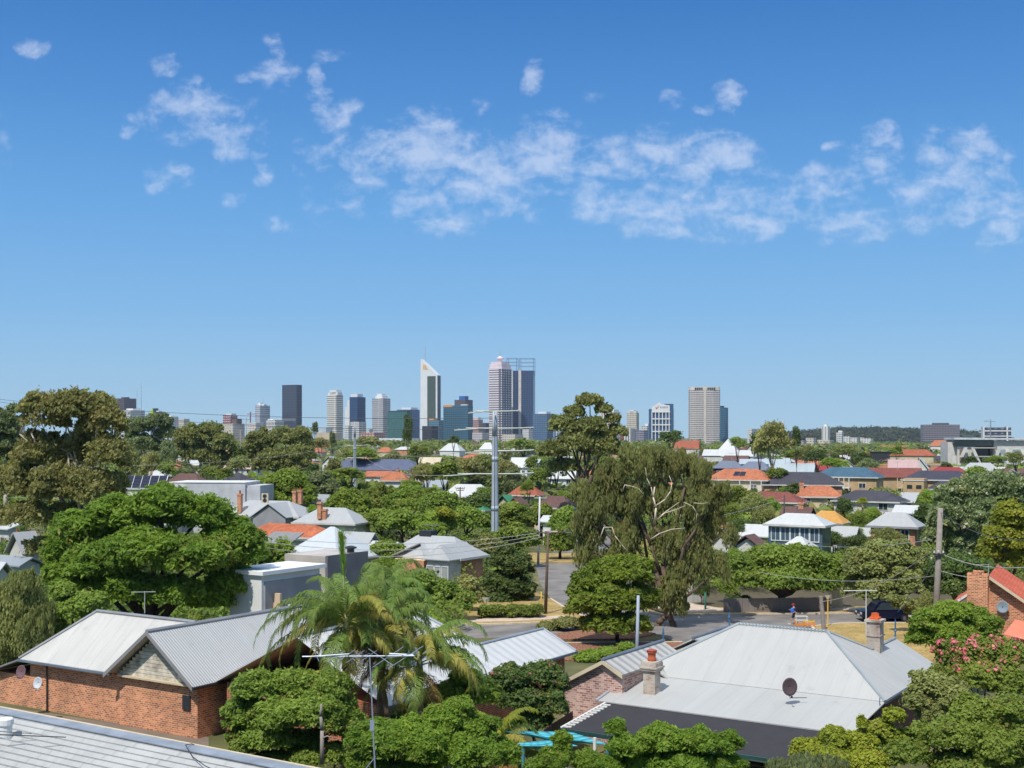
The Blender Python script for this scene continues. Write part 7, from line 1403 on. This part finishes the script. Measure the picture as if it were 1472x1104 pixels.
hero('tree', 'large gum right of the lime green sign, behind the white parapet hall', 'tree', 290, 320, [(272, 630, 22, 20), (300, 625, 22, 20), (322, 640, 18, 20), (285, 655, 26, 18), (312, 662, 22, 16), (262, 650, 14, 14)], lf_olive, bark_p, 24000, .6, 'gum', 14, None, 44, trunk_r=.5)
hero('tree', 'grey green gum under the brown stone tower', 'tree', 215, 330, [(200, 615, 20, 16), (225, 608, 22, 14), (240, 625, 16, 14), (205, 640, 22, 16), (235, 645, 18, 12), (190, 630, 12, 14)], lf_grey, bark_p, 20000, .6, 'gum', 14, None, 45, trunk_r=.5)
hero('tree', 'grey-green soft gum right of the dense round green tree', 'tree', 465, 235, [(460, 690, 18, 14), (475, 705, 16, 14), (452, 705, 14, 12), (468, 718, 18, 10)], lf_grey, bark_b, 14000, .42, 'round', 14, None, 46, trunk_r=.3)
# the row of broad street trees across the middle
row = [(500, 725, 34, 24, lf_green, 200, 'yellow-green broad street tree right of the heritage villa'), (545, 720, 34, 24, lf_mid, 215, 'broad street tree under the orange roofs, left one'), (590, 722, 36, 26, lf_green, 210, 'broad street tree under the orange roofs, right one'),
       (635, 728, 34, 24, lf_mid, 205, 'broad street tree at the brown timber pole'), (548, 748, 32, 18, lf_mid, 185, 'round street tree above the white capped pyramid roof'), (578, 752, 36, 20, lf_mid, 182, 'round street tree above the bay window house, left'),
       (625, 752, 34, 18, lf_green, 180, 'round street tree above the bay window house, right'), (672, 748, 32, 22, lf_mid, 185, 'round street tree left of the big steel pole'), (735, 742, 34, 22, lf_mid, 195, 'round street tree right of the big steel pole'),
       (778, 745, 30, 22, lf_mid, 200, 'street tree behind the white steel street pole'), (690, 722, 28, 14, lf_dark, 225, 'dark street tree behind the big steel pole'), (815, 750, 26, 22, lf_mid, 190, 'street tree between white steel pole and peppermint'),
       (740, 775, 36, 22, lf_mid, 158, 'leafy street tree left of the side street mouth'), (700, 785, 24, 16, lf_olive, 150, 'bushy tree at the foot of the big steel pole'), (805, 780, 22, 24, lf_mid, 168, 'leafy street tree right of the side street mouth'), (555, 790, 30, 12, lf_green, 140, 'low green tree before the bay window house')]
for i, (px, py, rx, ry, mt, d, lb) in enumerate(row):
    hero('tree', lb, 'tree', px, d, [(px-rx*.45, py+ry*.1, rx*.6, ry*.75), (px+rx*.45, py+ry*.1, rx*.6, ry*.75), (px, py-ry*.35, rx*.62, ry*.65), (px, py+ry*.25, rx*.9, ry*.6)], mt, bark_d, 13000, .36, 'round', 14, None, 60+i, trunk_r=.25)
hero('tree', 'lemon-yellow leaved tree at the foot of the brown timber pole', 'tree', 640, 178, [(640, 738, 14, 9), (652, 744, 10, 6)], lf_yel, bark_b, 4500, .32, 'round', 12, None, 90, trunk_r=.15)
hero('shrub', 'dark leafy undergrowth at the foot of the garden tree beside the near ribbed roof', 'bush', 480, 55, [(440, 1090, 34, 16), (490, 1088, 30, 20), (530, 1075, 24, 24), (505, 1050, 24, 18), (350, 1075, 24, 14), (390, 1090, 30, 12)], lf_mid, bark_b, 36000, .13, 'round', 20, None, 95, trunk_r=.08)
hero('shrub', 'bushes between the palms and the brick wall of the ribbed roof house', 'bush', 600, 62, [(570, 1035, 24, 14), (600, 1028, 22, 14), (545, 1045, 22, 14), (625, 1012, 16, 14)], lf_dark, bark_b, 26000, .14, 'round', 20, None, 96, trunk_r=.08)
hero('tree', 'small olive tree half hiding the parked cars behind the rendered chimney', 'tree', 1308, 105, [(1298, 868, 18, 12), (1318, 874, 18, 14), (1330, 888, 14, 12), (1285, 862, 12, 8)], lf_olive, bark_b, 9000, .22, 'round', 14, None, 97, trunk_r=.12)
# clipped hedges
def hedge(label, p0, p1, w, h, mat, n, s=.14):
    d = p1-p0; L_ = math.hypot(d.x, d.y); root = empty('hedge', (p0.x, p0.y, 0), math.atan2(d.y, d.x)); tag(root, label, 'hedge'); rng = np.random.default_rng(int(L_*10)); m = max(int(L_/.5), 3)
    cl = [(rng.uniform(0, L_), rng.uniform(-w*.25, w*.25), h*rng.uniform(.35, .78), .45, w*.4, h*.32) for _ in range(m*5)]; o = bpy.data.objects.new('foliage', quads_mesh('foliage', *leaves(cl, n, s, 'round', rng), mat)); COL.objects.link(o); o.parent = root
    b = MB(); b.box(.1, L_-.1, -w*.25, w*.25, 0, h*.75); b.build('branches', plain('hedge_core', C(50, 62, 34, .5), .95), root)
hedge('clipped green hedge along the golden verge below the magnolia', G(690, 889), G(777, 889), 1.6, 1.25, lf_mid, 16000)
hedge('long clipped hedge in the gardens left of the slender steel pole', Vector((-40, 262, 0)), Vector((-28, 262, 0)), 5, 6.5, lf_mid, 12000, .4)
hedge('garden hedge behind the grey modern house', Vector((-34, 138, 0)), Vector((-24, 136, 0)), 2.5, 5.2, lf_green, 12000, .26)
hedge('dark shrub border under the round fig and along the far path', G(1045, 879), G(1075, 879), 1.4, 1.6, lf_dark, 7000)
# ---- palms ----
PM = (lf_palm, lf_palm, lf_palm, lf_palmy)
palm('palm_tree', 'tallest queen palm of the clump with an upright unopened spear, left of centre', 498, 58, 7.4, [(2.9, .25, 5.6, 1.9, lf_palm), (3.05, -.1, 5.8, 1.2, lf_palm), (3.3, .45, 5.4, 1.8, lf_palm), (3.4, .75, 4.8, 2.0, lf_palm), (2.6, -.05, 4.4, 1.5, lf_palm), (3.2, .05, 4.4, 1.6, lf_palmy), (1.9, 1.2, 3.8, 1.6, lf_palm)], .24, 20, 4.4, PM, 1, 8)
palm('palm_tree', 'middle queen palm of the clump with brown hanging fronds', 548, 60, 6.9, [(1.2, 1.3, 3.8, 1.3, lf_palm), (4.6, .7, 4, 2.0, lf_palm)], .24, 18, 3.9, PM, 2, 10)
palm('palm_tree', 'right queen palm of the clump arching over the white ribbed roof', 603, 59, 5.5, [(.1, .35, 4.4, 1.9, lf_palm), (.4, .7, 4.4, 2.0, lf_palm), (-.3, .2, 4.0, 1.7, lf_palmy), (.0, .0, 3.6, 1.5, lf_palmy)], .22, 18, 3.9, PM, 3, 8)
palm('palm_tree', 'rear queen palm of the clump, highest crown behind the others', 556, 68, 7.5, [], .2, 16, 3.5, (lf_palm,), 4, 5)
palm('palm_tree', 'slim bare palm stems fork between middle and right palms', 572, 59.5, 5.8, [], .16, 9, 2.8, PM, 5, 4, lean=(-.9, 0))
palm('palm_tree', 'small golden palm below the bougainvillea bush', 712, 57, 2.0, [], .12, 14, 2.6, (lf_palmy, lf_yel), 6, 0, lf=.5)
palm('palm_tree', 'tiny dry palm at the left end of the turquoise sails', 742, 56, 1.3, [], .1, 10, 1.8, (lf_palmy, lf_palmb), 7, 0, lf=.4)
def spear():
    d = 58; base = A(497, 876, d); root = empty('palm_spear', base); tag(root, 'upright unopened palm spear standing above the palm clump', 'palm frond')
    rng = np.random.default_rng(2); tp = A(490, 772, d)-base; mid = A(493.5, 822, d)-base; b = MB(); b.tube((0, 0, -.6), mid, .07, .045, 7); b.tube(mid, tp, .045, .02, 6); b.build('stalk', plain('spear_stalk', C(165, 175, 110, .8), .7), root); b = MB()
    for i in range(170):
        t = .35+.65*rng.random(); p = mid*(1-(t-.35)/.65*0)+((tp-mid)*max(0, (t-.45)/.55)) if t > .45 else mid*(t/.45); a = rng.uniform(0, 6.28); l = .9*(1-abs(t-.75)*.9)*rng.uniform(.7, 1.1); e = p+Vector((math.cos(a)*l*.34, math.sin(a)*l*.34, l*.9)); s = Vector((math.sin(a), -math.cos(a), 0))*.03; b.poly([p-s, p+s, e])
    o = b.build('leaflets', lf_jac, root); at = o.data.attributes.new('rnd', 'FLOAT', 'POINT'); at.data.foreach_set('value', rng.random(len(o.data.vertices)).astype(np.float32))
spear()
def fan_palm(label, px, yt, yb, w, d):
    base = Vector(((px-CX)/F*d, d, 0)); root = empty('palm_tree', base); tag(root, label, 'palm tree'); z = H-((yt+yb)/2-HY)/F*d; b = MB(); b.tube((0, 0, 0), (0, 0, z), .22, .16, 8); b.build('trunk', bark_palm, root, True); rng = np.random.default_rng(px); r = w/2*d/F; b = MB()
    for k in range(34):
        az, el = rng.uniform(0, 6.28), rng.uniform(-.6, 1.3); c = Vector((math.cos(az)*math.cos(el), math.sin(az)*math.cos(el), math.sin(el)))*r*.55+Vector((0, 0, z)); dr = (c-Vector((0, 0, z))).normalized(); s = dr.cross(Vector((0, 0, 1))).normalized(); u = s.cross(dr)
        for i in range(9): t = (i-4)/4*1.25; v = (dr*math.cos(t)+s*math.sin(t)); e = c+v*r*.5; q = (s*math.cos(t)-dr*math.sin(t))*.05*r; b.poly([c, c+v*r*.25+q, e, c+v*r*.25-q])
    o = b.build('fan_leaves', lf_yel, root); at = o.data.attributes.new('rnd', 'FLOAT', 'POINT'); at.data.foreach_set('value', rng.random(len(o.data.vertices)).astype(np.float32))
fan_palm('yellow-green fan palm above the orange brick house on the right', 1240, 714, 738, 24, 210)
fan_palm('small fan palm before the dull terracotta roof right of the big steel pole', 754, 698, 716, 22, 240)
# ---- middle distance trees: (kind, column, crown top, crown bottom, width, distance) ----
T_ = [('dark', 586, 596, 652, 14, 520), ('mid', 640, 662, 700, 46, 260), ('brown', 612, 664, 700, 44, 270), ('brown', 668, 656, 698, 46, 280), ('olive', 700, 655, 698, 44, 290), ('brown', 728, 660, 696, 34, 285), ('mid', 752, 630, 650, 34, 600), ('mid', 775, 672, 700, 30, 300),
      ('dark', 652, 626, 640, 16, 800), ('olive', 505, 642, 662, 34, 480), ('green', 520, 646, 664, 40, 470), ('mid', 602, 640, 664, 34, 450), ('olive', 565, 648, 664, 24, 500), ('dark', 478, 620, 645, 10, 620), ('dark', 453, 606, 628, 9, 650), ('brown', 460, 628, 648, 26, 560), ('olive', 530, 628, 645, 40, 700),
      ('dark', 800, 655, 690, 30, 300), ('mid', 765, 655, 680, 20, 330), ('mid', 830, 688, 715, 34, 250), ('dark', 895, 690, 720, 30, 240), ('mid', 812, 705, 730, 24, 240), ('green', 760, 690, 712, 18, 236), ('dark', 965, 618, 640, 34, 560), ('brown', 1110, 608, 662, 52, 330), ('dark', 1092, 620, 664, 24, 340), ('mid', 1060, 628, 648, 22, 500), ('dark', 1145, 612, 650, 16, 340),
      ('olive', 1160, 640, 668, 30, 420), ('dark', 1175, 645, 668, 30, 400), ('green', 1195, 658, 676, 40, 380), ('olive', 1215, 640, 658, 34, 520), ('mid', 1140, 646, 666, 24, 420), ('mid', 1117, 672, 692, 28, 300), ('dark', 1140, 694, 716, 26, 260), ('green', 1125, 700, 712, 12, 262), ('mid', 1060, 698, 735, 44, 215), ('olive', 1085, 708, 748, 44, 205), ('mid', 1045, 720, 760, 36, 190), ('green', 1108, 716, 740, 26, 225),
      ('olive', 1098, 728, 756, 34, 195), ('dark', 1058, 745, 775, 28, 165), ('dark', 1215, 715, 745, 30, 225), ('mid', 1235, 735, 775, 30, 190), ('green', 1255, 730, 765, 30, 205), ('mid', 1225, 755, 785, 34, 170), ('dark', 1190, 762, 792, 40, 160), ('dark', 1230, 768, 796, 40, 155), ('olive', 1275, 760, 790, 44, 150), ('green', 1335, 704, 735, 36, 235), ('mid', 1312, 730, 760, 26, 200),
      ('green', 1405, 670, 694, 34, 330), ('dark', 1395, 655, 672, 22, 420), ('olive', 1375, 700, 722, 20, 240), ('mid', 1290, 640, 660, 18, 480), ('dark', 1240, 650, 668, 24, 430), ('grey', 1248, 662, 680, 26, 380), ('mid', 1430, 655, 672, 30, 420), ('olive', 1460, 650, 670, 26, 430), ('dark', 1360, 664, 678, 20, 400), ('mid', 1275, 690, 705, 22, 330), ('dark', 1190, 690, 706, 16, 300),
      ('olive', 60, 810, 850, 44, 135), ('mid', 20, 776, 800, 24, 170), ('olive', 48, 770, 800, 26, 165), ('green', 15, 665, 700, 40, 240), ('mid', 0, 690, 730, 40, 200), ('grey', 240, 640, 680, 26, 300), ('brown', 215, 650, 690, 30, 290), ('mid', 240, 664, 690, 24, 280), ('olive', 345, 655, 680, 34, 290), ('dark', 340, 640, 668, 26, 320), ('mid', 325, 672, 692, 26, 260), ('mid', 300, 670, 690, 24, 265), ('green', 235, 692, 712, 26, 190), ('mid', 300, 722, 750, 30, 170), ('olive', 185, 640, 690, 34, 260),
      ('olive', 480, 660, 690, 26, 300), ('mid', 500, 672, 695, 60, 260), ('dark', 450, 665, 690, 24, 300), ('mid', 590, 690, 706, 30, 250), ('mid', 620, 700, 716, 26, 240), ('green', 450, 728, 745, 18, 190), ('mid', 392, 780, 805, 30, 145), ('mid', 350, 776, 806, 26, 140), ('green', 370, 790, 806, 30, 135), ('green', 560, 800, 830, 40, 118), ('mid', 300, 724, 748, 28, 172),
      ('dark', 1030, 790, 830, 30, 135), ('mid', 1045, 830, 870, 30, 124), ('dark', 1008, 830, 868, 24, 122), ('green', 1052, 790, 812, 22, 140), ('olive', 1335, 850, 890, 30, 100), ('dark', 790, 660, 690, 26, 310), ('mid', 700, 700, 720, 30, 240), ('dark', 745, 722, 740, 26, 215), ('green', 715, 735, 752, 26, 205), ('mid', 800, 735, 765, 30, 200), ('dark', 835, 745, 790, 34, 165), ('mid', 850, 790, 815, 26, 130)]
for k, px, y0, y1, w, d in T_: tree(k, px, y0, y1, w, d)
# filler trees of the suburb: scattered where they hide nothing listed
KEEP += [(760, 885, 795, 900, 130), (1040, 1240, 870, 906, 118), (700, 722, 592, 700, 168), (505, 516, 610, 700, 330), (400, 1060, 550, 634, 3000), (140, 400, 560, 610, 3000), (1180, 1200, 608, 634, 3000), (1320, 1460, 600, 630, 3000)]
ft = random.Random(21); n_ok = 0; KN = ['olive', 'mid', 'dark', 'green', 'brown', 'mid', 'dark', 'grey']; placed = []
for _ in range(2600):
    if n_ok >= 215: break
    d = math.exp(ft.uniform(math.log(210), math.log(1500))); px = ft.uniform(-160, 1640); h = ft.uniform(5.5, 10.5) if d < 700 else ft.uniform(8, 12.5); w = ft.uniform(5, 10)*F/d
    yt = HY+(H-h)*F/d; yb = HY+(H-1.2)*F/d
    if px > 1000 and d > 360 and ft.random() < .6: continue
    if any(px+w/2 > a and px-w/2 < b_ and yb > c and yt < e and d < dd+1 for a, b_, c, e, dd in KEEP): continue
    if any(abs(px-a) < w*.45 and abs(math.log(d/b_)) < .10 for a, b_ in placed): continue
    placed.append((px, d)); n_ok += 1; tree(ft.choice(KN), px, yt, yb, w, d)
# the continuous far treeline at the foot of the city
def woods(name, dmin, dmax, n, hmin, hmax, mats, seed, x_lo=-60, x_hi=1540):
    rng = np.random.default_rng(seed)
    for j, mt in enumerate(mats):
        m = n//len(mats); d = np.exp(rng.uniform(math.log(dmin), math.log(dmax), m)); px = rng.uniform(x_lo, x_hi, m); h = rng.uniform(hmin, hmax, m); r = rng.uniform(4, 9, m)
        cl = np.stack([(px-CX)/F*d, d, h*.55, r, r, h*.5], 1); P = leaves(cl, m*26, 2.6, 'round', rng); o = bpy.data.objects.new(name, quads_mesh(name, *P, mt)); COL.objects.link(o); tag(o, kind='stuff')
woods('distant_trees', 1000, 2500, 1650, 7, 12.5, [lf_dark, lf_olive, lf_mid], 8, -60, 1010)
woods('distant_trees', 900, 2500, 620, 5, 9, [lf_dark, lf_olive, lf_mid], 18, 1000, 1540)
woods('suburban_shrubbery', 230, 1000, 1500, 2.0, 3.6, [lf_dark, lf_olive, lf_mid], 9)
def gardens():
    rng = np.random.default_rng(31); cl = []
    while len(cl) < 2300:
        d = math.exp(rng.uniform(math.log(95), math.log(235))); px = rng.uniform(-200, 1680); x = (px-CX)/F*d
        if 1.5 < x < 15 and d < 215 or (d < 131) : 
            if not (x < -5 and d > 95): continue
        r = rng.uniform(.8, 1.8); cl.append((x, d, r*.7, r, r, r*rng.uniform(.7, 1.2)))
    for j, mt in enumerate((lf_mid, lf_dark, lf_green)):
        c_ = cl[j::3]; P = leaves(c_, len(c_)*80, .34, 'round', rng); o = bpy.data.objects.new('garden_shrubbery', quads_mesh('garden_shrubbery', *P, mt)); COL.objects.link(o); tag(o, kind='stuff')
gardens()
# far small houses between the trees, as roofs in the photo
hr_ = random.Random(5); n_ok = 0; RM = [(r_white, 'white roofed house'), (t_orange, 'orange tiled house'), (r_pale, 'pale grey roofed house'), (t_terra, 'terracotta roofed house'), (t_dark, 'charcoal roofed house'), (t_brown, 'brown roofed house'), (r_white, 'white roofed house')]
for _ in range(1600):
    if n_ok >= 150: break
    d = math.exp(hr_.uniform(math.log(420), math.log(1900))); px = hr_.uniform(-10, 1480) if hr_.random() < .4 else hr_.uniform(980, 1480); w = hr_.uniform(13, 22)*F/d; eh = hr_.choice((3.2, 3.4, 6.0, 6.4)); ye = HY+(H-eh)*F/d; yr = HY+(H-eh-2.6)*F/d
    if any(px+w/2 > a and px-w/2 < b_ and ye > c and yr < e and d < dd for a, b_, c, e, dd in KEEP): continue
    rm, lk = hr_.choice(RM); n_ok += 1; house(None, px-w/2, px+w/2, ye, yr, hr_.choice(('hip', 'hip', 'gable', 'front')), rm, hr_.choice((m_cream, m_offw, m_tan, b_orange)), eh, .7, look=lk+' far off')
# ---------------- labels for the many ----------------
LM = [(-50, 40, 'the left edge of the photo'), (40, 150, 'the big bronze gum'), (150, 212, 'the brown stone tower'), (212, 262, 'the lime green sign'), (262, 352, 'the maroon flats'), (352, 398, 'the slim white spired tower'), (398, 445, 'the black glass tower'), (445, 495, 'the white ribbed tower'), (495, 530, 'the stepped blue tower'), (530, 568, 'the pale grey ribbed tower'),
      (568, 604, 'the green glass block'), (604, 635, 'the wedge-topped tower'), (635, 685, 'the wide teal block'), (685, 735, 'the tall pinkish tower'), (735, 770, 'the navy framed tower'), (770, 800, 'the blue-grey block'), (800, 862, 'the tall open gum crown'), (862, 900, 'the white and pink block'), (900, 932, 'the small cream tower'), (932, 975, 'the white-gridded tower'),
      (975, 1036, 'the cream banded tower'), (1036, 1066, 'the slim teal tower'), (1066, 1104, 'the white slab hotel'), (1104, 1150, 'the red and white mast'), (1150, 1198, 'the two-lobed tower'), (1198, 1262, 'the wooded hill'), (1262, 1322, 'the hill end'), (1322, 1382, 'the grey slab hotel'), (1382, 1410, 'the low dark green block'), (1410, 1600, 'the craned office')]
ORD = ['first', 'second', 'third', 'fourth', 'fifth', 'sixth', 'seventh', 'eighth', 'ninth', 'tenth', 'eleventh', 'twelfth']
NUM = ['', 'one', 'two', 'three', 'four', 'five', 'six', 'seven', 'eight', 'nine', 'ten', 'eleven', 'twelve']
grp = {}
for o, look, px, py in AUTO:
    lm = next((t for a, b_, t in LM if a <= px < b_), 'the right edge of the photo'); grp.setdefault((look, lm), []).append((py, o))
for (look, lm), L_ in grp.items():
    L_.sort(key=lambda t: -t[0]); isT = 'house' not in look
    for i, (py, o) in enumerate(L_):
        pos = 'lowest' if i == 0 else 'highest' if i == len(L_)-1 else (ORD[i] if i < 12 else '%dth' % (i+1))+' lowest'
        o['label'] = (look+' below '+lm) if len(L_) == 1 else '%s of %s %ss below %s' % (pos, (NUM[len(L_)] if len(L_) < 13 else 'many'), look, lm) if 'far off' not in look else '%s of %s %ss far off below %s' % (pos, (NUM[len(L_)] if len(L_) < 13 else 'many'), look.replace(' far off', ''), lm)
        if not o.get('category'): o['category'] = 'tree' if isT else 'house'
        o['group'] = 'trees among the suburban houses' if isT else 'far suburban houses'
# ---------------- haze ----------------
HAZE = True
if HAZE:
    b = MB(); b.box(-4200, 4200, -40, 5200, -1.0, 262); o = b.build('haze', None); o.data.materials.clear()
    m = bpy.data.materials.new('haze_air'); m.use_nodes = True; nt = m.node_tree; nt.nodes.clear(); ou = nd(nt, 'ShaderNodeOutputMaterial'); pv = nd(nt, 'ShaderNodeVolumePrincipled'); pv.inputs['Color'].default_value = (.78, .87, 1.0, 1); pv.inputs['Density'].default_value = .00005; pv.inputs['Anisotropy'].default_value = .3
    nt.links.new(pv.outputs[0], ou.inputs['Volume']); o.data.materials.append(m); tag(o, kind='stuff'); o['label'] = 'thin pale blue summer haze'
